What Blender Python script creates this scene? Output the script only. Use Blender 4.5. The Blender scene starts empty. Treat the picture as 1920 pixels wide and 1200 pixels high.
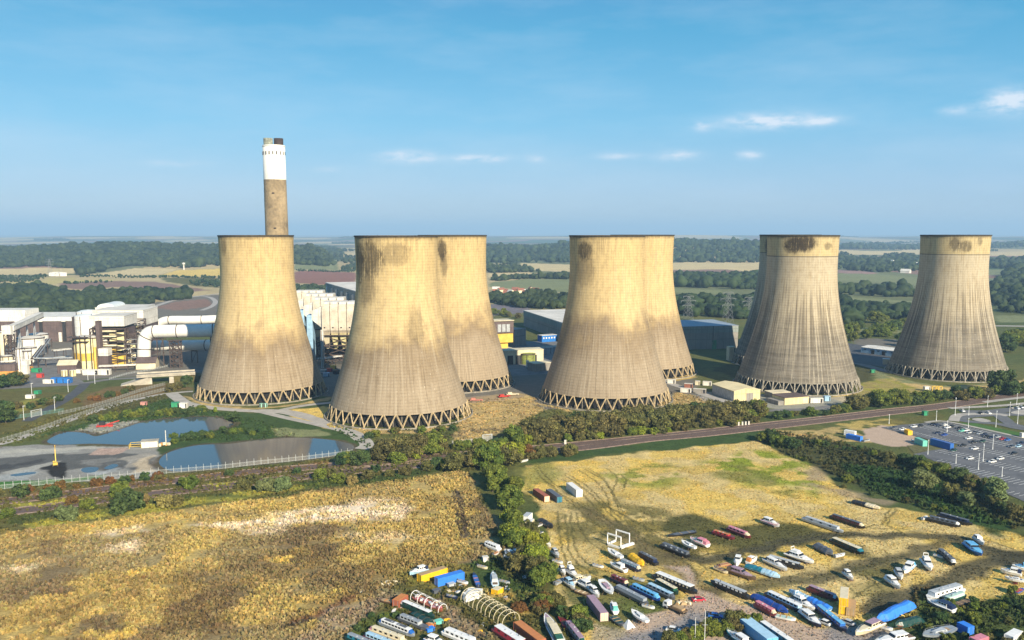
import bpy, math, random
import numpy as np
from mathutils import Vector, Matrix
R = math.radians
S = bpy.context.scene
COL = S.collection
rng = np.random.default_rng(7)
random.seed(7)

# ------------------------------------------------------------------ camera, sky, sun, exposure
CAM_H, PITCH, FPX, CX, CY = 116.0, 0.132, 1600.0, 960.0, 648.0
cam = bpy.data.cameras.new('camera'); camo = bpy.data.objects.new('camera', cam); COL.objects.link(camo)
camo.location = (0, 0, CAM_H); camo.rotation_euler = (math.pi/2 - PITCH, 0, 0)
cam.sensor_fit = 'HORIZONTAL'; cam.sensor_width = 36.0; cam.lens = FPX/1920*36.0
cam.shift_y = (CY-600)/1920
cam.clip_start = 1.0; cam.clip_end = 80000
S.camera = camo

SUN_AZ = 150.0      # degrees clockwise from +Y
SUN_EL = 26.0
W = bpy.data.worlds.new('World'); S.world = W; W.use_nodes = True
wn, wl = W.node_tree.nodes, W.node_tree.links
wn.clear()
def build_world():
    out = wn.new('ShaderNodeOutputWorld'); bg = wn.new('ShaderNodeBackground')
    sky = wn.new('ShaderNodeTexSky'); sky.sky_type = 'NISHITA'; sky.sun_disc = False
    sky.sun_elevation = R(SUN_EL); sky.sun_rotation = R(SUN_AZ)
    sky.altitude = 100; sky.air_density = 1.25; sky.dust_density = 0.1; sky.ozone_density = 2.2
    bg.inputs['Strength'].default_value = 0.10
    tcs = wn.new('ShaderNodeTexCoord'); sps = wn.new('ShaderNodeSeparateXYZ'); wl.new(tcs.outputs['Generated'], sps.inputs[0])
    cr = wn.new('ShaderNodeValToRGB'); wl.new(sps.outputs[2], cr.inputs[0])
    E = cr.color_ramp.elements
    E[0].position = 0.0; E[0].color = (1.4, 2.3, 3.25, 1); E[1].position = .34; E[1].color = (.0, .92, 2.35, 1)
    for q, c in ((.05, (1.1, 2.28, 3.75, 1)), (.12, (.42, 2.12, 3.65, 1)), (.22, (.0, 1.6, 3.0, 1))):
        e = E.new(q); e.color = c
    hs = wn.new('ShaderNodeMixRGB'); hs.inputs['Fac'].default_value = .84
    wl.new(sky.outputs[0], hs.inputs['Color1']); wl.new(cr.outputs[0], hs.inputs['Color2'])
    # small fair-weather clouds low over the horizon, laid out by direction
    geo = wn.new('ShaderNodeTexCoord')
    sep = wn.new('ShaderNodeSeparateXYZ'); wl.new(geo.outputs['Generated'], sep.inputs[0])
    def M(op, a, b=None, c=None):
        n = wn.new('ShaderNodeMath'); n.operation = op
        for i, v in enumerate((a, b, c)):
            if v is None: continue
            if isinstance(v, (int, float)): n.inputs[i].default_value = v
            else: wl.new(v, n.inputs[i])
        return n.outputs[0]
    az = M('ARCTAN2', sep.outputs[0], sep.outputs[1])
    el = M('ARCSINE', sep.outputs[2])
    cmb = wn.new('ShaderNodeCombineXYZ')
    wl.new(M('MULTIPLY', az, 1.0), cmb.inputs[0]); wl.new(M('MULTIPLY', el, 2.6), cmb.inputs[1])
    nz = wn.new('ShaderNodeTexNoise'); nz.inputs['Scale'].default_value = 34; nz.inputs['Detail'].default_value = 7
    nz.inputs['Roughness'].default_value = 0.62
    wl.new(cmb.outputs[0], nz.inputs['Vector'])
    total = None
    # (azimuth deg, elevation deg, half width, half height, strength)
    for a, e, w, h, s in ((-6.8, 4.85, 2.0, .40, .75), (-3.2, 4.8, 1.0, .26, .5), (-1.7, 4.8, 1.4, .26, .6), (1.55, 4.8, .6, .25, .5),
                          (6.9, 4.9, 1.4, .25, .4), (10.8, 4.9, 1.4, .34, .55), (15.2, 4.85, .8, .3, .5), (16.4, 6.85, 3.2, .48, .75), (12.2, 6.7, .6, .3, .5),
                          (19.5, 6.8, 1.2, .25, .4), (29.6, 7.3, 1.6, .72, .8), (27.0, 7.0, 1.0, .3, .35), (-20.8, 4.2, 2, .22, .25), (-12.0, 4.0, 1.2, .2, .25)):
        dx = M('DIVIDE', M('SUBTRACT', az, R(a)), R(w)); dy = M('DIVIDE', M('SUBTRACT', el, R(e)), R(h))
        r = M('ADD', M('MULTIPLY', dx, dx), M('MULTIPLY', dy, dy))
        g = M('MULTIPLY', M('EXPONENT', M('MULTIPLY', r, -1.3)), s)
        total = g if total is None else M('ADD', total, g)
    dens = M('MULTIPLY', total, M('MULTIPLY_ADD', nz.outputs['Fac'], 5.5, -1.75))
    # broad high veils
    cm2 = wn.new('ShaderNodeCombineXYZ'); wl.new(M('MULTIPLY', az, 1.6), cm2.inputs[0]); wl.new(M('MULTIPLY', el, 7.0), cm2.inputs[1])
    n2 = wn.new('ShaderNodeTexNoise'); n2.inputs['Scale'].default_value = 2.6; n2.inputs['Detail'].default_value = 6; n2.inputs['Roughness'].default_value = .6
    wl.new(cm2.outputs[0], n2.inputs['Vector'])
    veil = M('MULTIPLY', M('SMOOTH_MIN', M('MAXIMUM', M('SUBTRACT', n2.outputs['Fac'], .44), 0), .3, .1), 0.6)
    fac = M('MINIMUM', M('MAXIMUM', M('ADD', dens, veil), 0.0), 0.9)
    mix = wn.new('ShaderNodeMixRGB'); wl.new(fac, mix.inputs['Fac'])
    wl.new(hs.outputs[0], mix.inputs['Color1']); mix.inputs['Color2'].default_value = (4.0, 4.4, 4.9, 1)
    wl.new(mix.outputs[0], bg.inputs['Color']); wl.new(bg.outputs[0], out.inputs['Surface'])
build_world()
sl = bpy.data.lights.new('sun', 'SUN'); so = bpy.data.objects.new('sun', sl); COL.objects.link(so)
sl.energy = 4.5; sl.angle = R(0.5); sl.color = (1.0, 0.88, 0.67)
sd = Vector((math.sin(R(SUN_AZ))*math.cos(R(SUN_EL)), math.cos(R(SUN_AZ))*math.cos(R(SUN_EL)), math.sin(R(SUN_EL))))
so.rotation_euler = sd.to_track_quat('Z', 'Y').to_euler(); so.location = (300, -400, 400)
S.view_settings.view_transform = 'Standard'; S.view_settings.look = 'None'
S.view_settings.exposure = 1.04; S.view_settings.gamma = 1
S.render.engine = 'CYCLES'
S.cycles.use_denoising = True
S.cycles.max_bounces = 5; S.cycles.diffuse_bounces = 2; S.cycles.glossy_bounces = 2; S.cycles.transmission_bounces = 2
S.cycles.volume_bounces = 0; S.cycles.transparent_max_bounces = 4
S.cycles.use_adaptive_sampling = False

# ------------------------------------------------------------------ pixel (photo 1920x1200) <-> world
FW = np.array([0, math.cos(PITCH), -math.sin(PITCH)]); UP = np.array([0, math.sin(PITCH), math.cos(PITCH)])
def ray(px, py):
    return np.array([1., 0, 0])*((px-CX)/FPX) + FW - UP*((py-CY)/FPX)
def G(px, py, z=0.0):
    d = ray(px, py); t = (z-CAM_H)/d[2]
    return Vector((d[0]*t, d[1]*t, z))
def D(px, py, depth):
    d = ray(px, py)*depth
    return Vector((d[0], d[1], d[2]+CAM_H))
def Hpx(px, py, ptop):
    """height of something standing on ground pixel (px,py) whose top shows at row ptop"""
    g = G(px, py); d = ray(px, ptop); t = g.y/d[1]
    return CAM_H + d[2]*t

# ------------------------------------------------------------------ materials
MATS = {}
def nodes(name):
    m = bpy.data.materials.new(name); m.use_nodes = True
    n, l = m.node_tree.nodes, m.node_tree.links
    return m, n, l, n['Principled BSDF']
def mathn(n, l, op, a, b=None, c=None):
    x = n.new('ShaderNodeMath'); x.operation = op
    for i, v in enumerate((a, b, c)):
        if v is None: continue
        if isinstance(v, (int, float)): x.inputs[i].default_value = v
        else: l.new(v, x.inputs[i])
    return x.outputs[0]
def noise(n, l, scale, detail=4, vec=None, rough=.55, w=None):
    t = n.new('ShaderNodeTexNoise'); t.inputs['Scale'].default_value = scale
    t.inputs['Detail'].default_value = detail; t.inputs['Roughness'].default_value = rough
    if vec is not None: l.new(vec, t.inputs['Vector'])
    return t.outputs['Fac']
def mixc(n, l, f, a, b, blend='MIX'):
    x = n.new('ShaderNodeMixRGB'); x.blend_type = blend
    for i, v in zip(('Fac', 'Color1', 'Color2'), (f, a, b)):
        if isinstance(v, (int, float)): x.inputs[i].default_value = v
        elif isinstance(v, tuple): x.inputs[i].default_value = v if len(v) == 4 else v+(1,)
        else: l.new(v, x.inputs[i])
    return x.outputs[0]
def ramp(n, l, f, a, b):
    """clamped linear step of f from a to b"""
    x = n.new('ShaderNodeMapRange'); x.inputs[1].default_value = a; x.inputs[2].default_value = b
    l.new(f, x.inputs[0]); x.clamp = True
    return x.outputs[0]
def mat(name, col, rough=.6, var=.22, scale=.6, metal=0.0, bump=0.0, spec=.35, dirt=None, joints=0.0):
    """plain weathered surface: colour with two scales of grime"""
    key = (name,)
    if key in MATS: return MATS[key]
    m, n, l, p = nodes(name)
    tc = n.new('ShaderNodeTexCoord'); v = tc.outputs['Object']
    f1 = noise(n, l, scale, 5, v); f2 = noise(n, l, scale*7, 3, v)
    f = mathn(n, l, 'MULTIPLY_ADD', f1, .65, mathn(n, l, 'MULTIPLY', f2, .35))
    dk = dirt or tuple(c*(1-2.2*var) if c*(1-2.2*var) > 0 else 0 for c in col)
    lt = tuple(min(1, c*(1+var*.5)) for c in col)
    c = mixc(n, l, ramp(n, l, f, .32, .62), dk+(1,), lt+(1,))
    if joints:                                  # cladding joints and rain streaks below them
        sx = n.new('ShaderNodeSeparateXYZ'); l.new(v, sx.inputs[0])
        fr = mathn(n, l, 'FRACT', mathn(n, l, 'DIVIDE', mathn(n, l, 'ADD', sx.outputs[0], sx.outputs[1]), joints))
        fz = mathn(n, l, 'FRACT', mathn(n, l, 'DIVIDE', sx.outputs[2], joints*1.7))
        j = mathn(n, l, 'MAXIMUM', ramp(n, l, fr, .88, .97), ramp(n, l, fz, .90, .97))
        cv = n.new('ShaderNodeMapping'); cv.inputs['Scale'].default_value = (.9, .9, .06); l.new(v, cv.inputs[0])
        j = mathn(n, l, 'MAXIMUM', mathn(n, l, 'MULTIPLY', j, .5), mathn(n, l, 'MULTIPLY', ramp(n, l, noise(n, l, 1, 4, cv.outputs[0], .65), .52, .72), .55))
        c = mixc(n, l, j, c, mixc(n, l, 1.0, c, (.42, .36, .29, 1), 'MULTIPLY'))
    l.new(c, p.inputs['Base Color'])
    p.inputs['Roughness'].default_value = rough; p.inputs['Metallic'].default_value = metal
    p.inputs['Specular IOR Level'].default_value = spec
    if bump:
        b = n.new('ShaderNodeBump'); b.inputs['Strength'].default_value = bump; b.inputs['Distance'].default_value = .3
        l.new(f2, b.inputs['Height']); l.new(b.outputs[0], p.inputs['Normal'])
    MATS[key] = m
    return m

# ------------------------------------------------------------------ mesh building
class MB:
    def __init__(s): s.v = []; s.f = []
    def add(s, vs, fs):
        o = len(s.v); s.v += [tuple(x) for x in vs]; s.f += [tuple(i+o for i in f) for f in fs]
        return s
    def box(s, c, size, rz=0.0, taper=1.0):
        hx, hy, hz = size[0]/2, size[1]/2, size[2]/2
        ca, sa = math.cos(rz), math.sin(rz)
        vs = []
        for z, k in ((-hz, 1), (hz, taper)):
            for x, y in ((-hx, -hy), (hx, -hy), (hx, hy), (-hx, hy)):
                x *= k; y *= k
                vs.append((c[0]+x*ca-y*sa, c[1]+x*sa+y*ca, c[2]+z))
        return s.add(vs, [(3, 2, 1, 0), (4, 5, 6, 7), (0, 1, 5, 4), (1, 2, 6, 5), (2, 3, 7, 6), (3, 0, 4, 7)])
    def prism(s, poly, z0, z1):
        n = len(poly)
        vs = [(x, y, z0) for x, y in poly]+[(x, y, z1) for x, y in poly]
        return s.add(vs, [tuple(range(n))[::-1], tuple(range(n, 2*n))]+[(i, (i+1) % n, n+(i+1) % n, n+i) for i in range(n)])
    def loft(s, secs, cap=True, closed=True):
        n = len(secs[0]); vs = [p for q in secs for p in q]; fs = []
        for k in range(len(secs)-1):
            for i in range(n if closed else n-1):
                j = (i+1) % n
                fs.append((k*n+i, k*n+j, (k+1)*n+j, (k+1)*n+i))
        if cap: fs += [tuple(range(n))[::-1], tuple(range((len(secs)-1)*n, len(secs)*n))]
        return s.add(vs, fs)
    def tube(s, p0, p1, r0, r1=None, n=8, cap=True):
        r1 = r0 if r1 is None else r1
        p0, p1 = Vector(p0), Vector(p1); d = (p1-p0).normalized()
        a = d.orthogonal().normalized(); b = d.cross(a)
        secs = [[p+(a*math.cos(t)+b*math.sin(t))*r for t in [2*math.pi*i/n for i in range(n)]] for p, r in ((p0, r0), (p1, r1))]
        return s.loft(secs, cap)
    def path(s, pts, r, n=8):
        pts = [Vector(p) for p in pts]; secs = []
        a = None
        for i, p in enumerate(pts):
            d = (pts[min(i+1, len(pts)-1)]-pts[max(i-1, 0)]).normalized()
            if a is None: a = d.orthogonal().normalized()
            a = (a-d*a.dot(d)).normalized(); b = d.cross(a)
            rr = r[i] if isinstance(r, (list, tuple)) else r
            secs.append([p+(a*math.cos(t)+b*math.sin(t))*rr for t in [2*math.pi*k/n for k in range(n)]])
        return s.loft(secs)
    def lathe(s, prof, n=32, c=(0, 0, 0), cap=False):
        secs = [[(c[0]+r*math.cos(2*math.pi*i/n), c[1]+r*math.sin(2*math.pi*i/n), c[2]+z) for i in range(n)] for r, z in prof]
        return s.loft(secs, cap)
    def bar(s, p0, p1, w, h=None):
        h = h or w
        p0, p1 = Vector(p0), Vector(p1); d = (p1-p0).normalized()
        up = Vector((0, 0, 1)) if abs(d.z) < .95 else Vector((1, 0, 0))
        a = d.cross(up).normalized()*w/2; b = a.cross(d).normalized()*h/2
        return s.loft([[p+a+b, p-a+b, p-a-b, p+a-b] for p in (p0, p1)])
    def mesh(s, name):
        me = bpy.data.meshes.new(name); me.from_pydata(s.v, [], s.f); me.update()
        return me
    def build(s, name, m, parent=None, smooth=False):
        return link(name, s.mesh(name), m, parent, smooth)
def link(name, me, m=None, parent=None, smooth=False):
    if smooth:
        me.polygons.foreach_set('use_smooth', np.ones(len(me.polygons), dtype=bool))
    if m is not None and not me.materials: me.materials.append(m)
    o = bpy.data.objects.new(name, me); COL.objects.link(o)
    if parent is not None: o.parent = parent
    return o
def fastmesh(name, v, f, m, attr=None, smooth=False):
    """v (n,3) array, f (k,4) or (k,3) int array, attr = per-vertex rgb"""
    me = bpy.data.meshes.new(name); k = f.shape[1]
    me.vertices.add(len(v)); me.vertices.foreach_set('co', np.ascontiguousarray(v, np.float32).ravel())
    me.loops.add(f.size); me.loops.foreach_set('vertex_index', np.ascontiguousarray(f, np.int32).ravel())
    me.polygons.add(len(f)); me.polygons.foreach_set('loop_start', np.arange(0, f.size, k, dtype=np.int32))
    me.polygons.foreach_set('loop_total', np.full(len(f), k, np.int32))
    if smooth: me.polygons.foreach_set('use_smooth', np.ones(len(f), bool))
    me.update(calc_edges=True)
    if attr is not None:
        a = me.color_attributes.new('cover', 'FLOAT_COLOR', 'POINT')
        a.data.foreach_set('color', (attr if attr.shape[1] == 4 else np.concatenate([attr, np.ones((len(v), 1))], 1)).astype(np.float32).ravel())
    if m is not None: me.materials.append(m)
    return me
def tag(o, label=None, cat=None, group=None, kind=None):
    if label: o['label'] = label
    if cat: o['category'] = cat
    if group: o['group'] = group
    if kind: o['kind'] = kind
    return o
def thing(name, label, cat, loc=(0, 0, 0), rz=0.0, group=None):
    o = bpy.data.objects.new(name, None); COL.objects.link(o); o.empty_display_size = .5
    o.location = loc; o.rotation_euler = (0, 0, rz)
    return tag(o, label, cat, group)
def copy_tree(o, parent=None):
    c = o.copy(); COL.objects.link(c)
    if parent is not None: c.parent = parent
    for ch in o.children: copy_tree(ch, c)
    return c

# value noise for ground painting
_T = np.random.default_rng(3).random((256, 256)).astype(np.float32)
def vn(x, y, s, seed=0):
    x = x/s+seed*17.3; y = y/s+seed*9.7
    xi = np.floor(x).astype(int); yi = np.floor(y).astype(int); fx = x-xi; fy = y-yi
    fx = fx*fx*(3-2*fx); fy = fy*fy*(3-2*fy)
    g = lambda a, b: _T[a & 255, b & 255]
    return (g(xi, yi)*(1-fx)+g(xi+1, yi)*fx)*(1-fy)+(g(xi, yi+1)*(1-fx)+g(xi+1, yi+1)*fx)*fy
def fbm(x, y, s, seed=0, o=4):
    t = 0; a = .5; k = 0
    for i in range(o): t = t+a*vn(x, y, s/2**i, seed+i*3); k += a; a *= .55
    return t/k
def smooth(t): t = np.clip(t, 0, 1); return t*t*(3-2*t)
def sdist(P, X, Y):
    """signed distance to polygon, negative inside"""
    d = np.full(X.shape, 1e9); ins = np.zeros(X.shape, bool); n = len(P)
    for i in range(n):
        ax, ay = P[i]; bx, by = P[(i+1) % n]
        ex, ey = bx-ax, by-ay; L = ex*ex+ey*ey+1e-9
        t = np.clip(((X-ax)*ex+(Y-ay)*ey)/L, 0, 1)
        d = np.minimum(d, np.hypot(X-ax-ex*t, Y-ay-ey*t))
        c = (ay > Y) != (by > Y)
        with np.errstate(divide='ignore', invalid='ignore'):
            ins ^= c & (X < (bx-ax)*(Y-ay)/(by-ay+1e-12)+ax)
    return np.where(ins, -d, d)
def ldist(P, X, Y):
    d = np.full(X.shape, 1e9)
    for (ax, ay), (bx, by) in zip(P[:-1], P[1:]):
        ex, ey = bx-ax, by-ay; L = ex*ex+ey*ey+1e-9
        t = np.clip(((X-ax)*ex+(Y-ay)*ey)/L, 0, 1)
        d = np.minimum(d, np.hypot(X-ax-ex*t, Y-ay-ey*t))
    return d
def gp(pts, z=0.0): return [(G(x, y, z).x, G(x, y, z).y) for x, y in pts]
def curve(pts, k=6):
    """Catmull-Rom through 2-D points"""
    out = []; n = len(pts)
    for i in range(n-1):
        p0, p1, p2, p3 = pts[max(i-1, 0)], pts[i], pts[i+1], pts[min(i+2, n-1)]
        for j in range(k):
            t = j/k
            out.append(tuple(.5*((2*b)+(-a+c)*t+(2*a-5*b+4*c-d)*t*t+(-a+3*b-3*c+d)*t**3) for a, b, c, d in zip(p0, p1, p2, p3)))
    return out+[tuple(pts[-1])]
def closed(pts, k=4):
    n = len(pts); out = []
    for i in range(n):
        p0, p1, p2, p3 = pts[i-1], pts[i], pts[(i+1) % n], pts[(i+2) % n]
        for j in range(k):
            t = j/k
            out.append(tuple(.5*((2*b)+(-a+c)*t+(2*a-5*b+4*c-d)*t*t+(-a+3*b-3*c+d)*t**3) for a, b, c, d in zip(p0, p1, p2, p3)))
    return out

# ------------------------------------------------------------------ terrain
def ridge(X, Y, crest, depth, back, front, seed, amp=6):
    """hills from crest pixels [(px, row of bare crest)] standing at a given depth"""
    a = [D(x, y, depth) for x, y in crest]
    hx = np.interp(X*depth/np.maximum(Y, 50), [p.x for p in a], [p.z for p in a], left=a[0].z, right=a[-1].z)
    yy = a[0].y
    t = np.where(Y < yy, smooth(1-(yy-Y)/front), smooth(1-(Y-yy)/back))
    n = (fbm(X, Y, 900, seed)-.5)*amp
    return np.maximum(0, (hx+n)*t)
LEFT_CREST = [(-500, 480), (-150, 478), (0, 475), (60, 471), (120, 467), (200, 463), (300, 465), (400, 467), (480, 466), (545, 466), (590, 471), (612, 478), (640, 501), (700, 509), (2500, 509)]
MID_CREST = [(-600, 511), (800, 506), (880, 468), (930, 466), (1000, 467), (1060, 462), (1160, 456), (1270, 455), (1320, 458), (1350, 456), (1400, 457), (1440, 461), (1500, 469), (1560, 472), (1620, 486), (1700, 491), (3000, 496)]
FAR_CREST = [(-900, 448), (0, 446), (150, 443), (300, 443), (420, 444), (600, 445), (760, 443), (900, 444), (1000, 443), (1300, 441), (1500, 442), (1600, 445), (1750, 443), (1850, 445), (1960, 442), (3000, 444)]
RIGHT_CREST = [(-900, 474), (1500, 472), (1580, 463), (1650, 464), (1700, 467), (1760, 468), (1860, 462), (1920, 459), (2100, 456), (2600, 459)]
def terrain(X, Y):
    z = ridge(X, Y, LEFT_CREST, 3400, 900, 1000, 1)
    z = np.maximum(z, ridge(X, Y, MID_CREST, 4400, 1500, 1150, 2))
    z = np.maximum(z, ridge(X, Y, RIGHT_CREST, 6400, 1500, 1900, 5))
    z = np.maximum(z, ridge(X, Y, FAR_CREST, 13000, 6000, 4000, 4, 14))
    return z
def tz(x, y): return float(terrain(np.array([x*1.0]), np.array([y*1.0]))[0])

# ------------------------------------------------------------------ ground cover: what grows or lies where
C = dict(straw=(.56, .405, .125), dstraw=(.335, .255, .115), brown=(.21, .15, .078), pale=(.66, .52, .34), grass=(.105, .135, .032), dgrass=(.05, .085, .024),
         olive=(.125, .115, .035), dirt=(.33, .25, .165, .55), mud=(.105, .08, .055), grey=(.27, .26, .235, .6), gold=(.66, .47, .125), ygreen=(.27, .25, .05),
         ochre=(.50, .36, .15), plough=(.235, .145, .11), tan=(.57, .45, .23), fgreen=(.20, .215, .10), concrete=(.36, .34, .30, .4), dark=(.03, .028, .026),
         yellow=(.46, .38, .15), yard=(.46, .345, .26, .3), apron=(.24, .23, .23, .25), dolive=(.075, .075, .028), site=(.165, .15, .125, .6), sludge=(.11, .11, .105, .6), psludge=(.36, .35, .31, .6), algae=(.06, .17, .035), rust=(.22, .12, .06))
PAINT = []
def poly(pts, c, soft=3., warp=2., amt=1., speck=0.0, sscale=6.):
    P = gp(pts); xs = [p[0] for p in P]; ys = [p[1] for p in P]; m = soft+warp*2
    PAINT.append(('p', P, (min(xs)-m, max(xs)+m, min(ys)-m, max(ys)+m), C[c] if isinstance(c, str) else c, soft, warp, amt, speck, sscale))
def line(pts, w, c, soft=.8, warp=.5, amt=1.):
    P = gp(curve(pts, 5)); xs = [p[0] for p in P]; ys = [p[1] for p in P]; m = w+soft+warp*2
    PAINT.append(('l', P, (min(xs)-m, max(xs)+m, min(ys)-m, max(ys)+m), C[c] if isinstance(c, str) else c, soft, warp, amt, w, 0))
def cover(X, Y):
    A, B = X.ravel().astype(np.float64), Y.ravel().astype(np.float64)
    far = smooth((B-1100)/500)[:, None]
    n1 = fbm(A, B, 60, 1)[:, None]; n2 = fbm(A, B, 420, 5)[:, None]; n3 = vn(A, B*.55, 620, 8)[:, None]
    near = np.array(C['dgrass'])*(1-n1)+np.array(C['olive'])*1.25*n1
    fr = np.where(n3 > .62, np.array(C['tan'])*.8, np.where(n3 > .42, np.array(C['fgreen'])*.75, np.where(n3 > .3, np.array(C['plough']), np.array(C['dgrass']))))
    fr = fr*(.8+.4*n2)
    col = near*(1-far)+fr*far
    col = np.concatenate([col, np.ones((len(A), 1))], 1)
    for k, P, bb, c, soft, warp, amt, w, ss in PAINT:
        i = np.nonzero((A > bb[0]) & (A < bb[1]) & (B > bb[2]) & (B < bb[3]))[0]
        if not len(i): continue
        x, y = A[i], B[i]
        if warp:
            q = max(warp*4, 3)
            x, y = x+(vn(x, y, q, 11)-.5)*2*warp+(vn(x, y, q/3, 13)-.5)*warp, y+(vn(x, y, q, 21)-.5)*2*warp+(vn(x, y, q/3, 23)-.5)*warp
        if k == 'p':
            al = smooth((soft/2-sdist(P, x, y))/soft)
            if w: al = al*smooth((fbm(A[i], B[i], ss, 31, 3)-(.28+.3*w))/.16)
        else: al = smooth((w/2+soft/2-ldist(P, x, y))/soft)
        al = (al*amt)[:, None]
        col[i] = col[i]*(1-al)+np.array(tuple(c)+(1.,) if len(c) == 3 else c)*al
    return col

# -- far fields
for pts, c in (
    ([(-300, 508), (0, 507), (70, 506), (143, 507), (140, 513), (80, 515), (0, 516), (-300, 517)], 'tan'),
    ([(150, 519), (200, 511), (250, 507), (330, 508), (292, 516), (220, 519)], 'tan'),
    ([(290, 517.5), (330, 509), (412, 507), (470, 507), (470, 517), (340, 519)], 'gold'),
    ([(85, 521), (140, 520), (140, 524), (85, 525)], 'yellow'),
    ([(-300, 534), (0, 531), (40, 527), (110, 525), (212, 524), (212, 528), (120, 531), (60, 535), (0, 537), (-300, 541)], 'yellow'),
    ([(108, 531), (200, 527), (290, 528), (330, 534), (392, 544), (360, 547), (300, 544), (220, 538), (150, 543), (125, 541)], 'plough'),
    ([(300, 521), (370, 520), (412, 522), (412, 540), (360, 536), (310, 528)], 'olive'),
    ([(552, 479), (612, 476), (664, 476), (664, 482), (552, 486)], 'tan'),
    ([(552, 487), (632, 486), (634, 507), (552, 508)], 'fgreen'),
    ([(552, 510), (600, 508), (668, 511), (668, 533), (600, 534), (550, 530)], (.26, .12, .085)),
    ([(975, 493), (1070, 496), (1070, 510), (1010, 508), (980, 500)], 'tan'),
    ([(915, 513), (990, 511), (1070, 516), (1070, 519), (990, 517), (915, 520)], 'tan'),
    ([(918, 530), (1000, 521), (1070, 525), (1070, 549), (1000, 546), (918, 538)], 'fgreen'),
    ([(1258, 493), (1330, 490), (1430, 492), (1430, 512), (1360, 505), (1258, 506)], 'tan'),
    ([(1262, 541), (1350, 544), (1352, 552), (1262, 549)], 'fgreen'),
    ([(1570, 469), (1640, 472), (1735, 468), (1735, 476), (1650, 478), (1570, 475)], 'tan'),
    ([(1570, 506), (1610, 507), (1646, 512), (1640, 514), (1570, 512)], (.32, .2, .17)),
    ([(1570, 513), (1640, 514), (1725, 520), (1718, 536), (1640, 530), (1570, 528)], 'fgreen'),
    ([(1570, 556), (1640, 560), (1715, 565), (1712, 569), (1640, 566), (1570, 560)], 'fgreen'),
    ([(1850, 474), (1960, 472), (2100, 474), (2100, 480), (1850, 480)], 'tan'),
    ([(1850, 505), (1908, 505), (1890, 516), (1850, 516)], 'fgreen'), ([(1850, 522), (1890, 521), (1890, 528), (1850, 530)], 'fgreen'),
    ([(1865, 592), (1925, 592), (2100, 596), (2100, 606), (1865, 604)], 'fgreen'),
    ([(1600, 634), (1700, 636), (1700, 660), (1600, 658)], 'site'),
    ([(1590, 612), (1690, 618), (1690, 626), (1590, 622)], 'fgreen'),
): poly(pts, c, soft=10, warp=4)
# coal yard / bare red earth beyond the works
poly([(262, 572), (360, 556), (412, 552), (412, 600), (300, 600)], 'site', 4, 3)
poly([(285, 577), (330, 566), (385, 560), (398, 566), (392, 575), (330, 582)], 'plough', 4, 3)
poly([(920, 570), (985, 572), (1000, 585), (920, 592)], (.17, .15, .165), 6, 5)
# power station ground
poly([(-300, 640), (120, 640), (420, 640), (700, 640), (1060, 648), (1290, 690), (1330, 760), (950, 770), (560, 740), (330, 700), (60, 720), (-300, 720)], 'site', 6, 4)
poly([(1330, 690), (1480, 660), (1690, 650), (1690, 690), (1660, 700), (1600, 720), (1400, 720)], 'dolive', 6, 4)
poly([(-300, 735), (30, 735), (140, 735), (260, 728), (330, 740), (100, 800), (-300, 860)], 'olive', 4, 5)
poly([(18, 765), (60, 748), (120, 740), (135, 745), (90, 760), (40, 772), (22, 778)], 'ygreen', 4, 4, .8)
poly([(160, 742), (200, 728), (330, 715), (360, 728), (290, 742), (200, 760), (150, 768)], 'rust', 5, 6, .55)
poly([(180, 757), (330, 734), (362, 730), (362, 745), (250, 770), (190, 775)], 'dolive', 5, 5, .7)
poly([(330, 742), (370, 768), (470, 775), (560, 770), (660, 800), (700, 835), (660, 850), (500, 870), (320, 872), (270, 830), (120, 812), (50, 822), (200, 780)], 'dgrass', 4, 4)
poly([(215, 775), (340, 765), (345, 775), (260, 782)], 'straw', 4, 5, .6, .4)
poly([(110, 822), (170, 795), (260, 790), (265, 800), (200, 812), (150, 815)], 'psludge', 4, 4, .8)
poly([(505, 803), (600, 805), (625, 815), (560, 822), (520, 818)], 'fgreen', 3, 3)
# golden dry grass round the towers
for pts, c in (([(340, 742), (372, 760), (460, 768), (540, 762), (610, 752), (618, 744), (560, 757), (480, 765), (400, 760), (365, 748)], 'ochre'),
               ([(535, 770), (612, 762), (618, 795), (640, 806), (620, 805), (560, 786)], 'gold'),
               ([(612, 795), (690, 812), (800, 815), (900, 790), (985, 750), (1010, 760), (1090, 780), (1180, 788), (1260, 775), (1300, 760), (1310, 750), (1270, 735), (1260, 760), (1190, 778), (1100, 780),
                 (1010, 755), (990, 742), (960, 735), (880, 750), (890, 775), (870, 795), (760, 808), (650, 802)], 'ochre'),
               ([(880, 752), (985, 742), (1015, 770), (960, 800), (900, 830), (850, 830), (860, 805)], 'ochre'),
               ([(1240, 760), (1262, 738), (1290, 740), (1330, 752), (1300, 775), (1250, 780)], 'ochre'),
               ([(1240, 706), (1300, 703), (1310, 708), (1270, 714)], 'gold'),
               ([(1560, 745), (1610, 735), (1640, 720), (1650, 730), (1640, 745), (1580, 755)], 'gold'),
               ([(1640, 690), (1665, 705), (1760, 724), (1890, 718), (1960, 700), (1960, 725), (1820, 735), (1700, 735), (1640, 720)], 'fgreen'),
               ([(1660, 705), (1690, 718), (1780, 726), (1880, 722), (1930, 705), (1990, 710), (1900, 730), (1780, 733), (1690, 726)], 'ochre'),
               ([(1610, 720), (1660, 708), (1740, 735), (1760, 748), (1640, 758), (1600, 750)], 'ygreen')):
    poly(pts, c, 4, 3)
    poly(pts, 'dstraw', 3, 3, .6, .45, 9)
poly([(870, 745), (960, 738), (985, 742), (940, 752), (880, 756)], 'dirt', 2, 2, .7)
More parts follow.
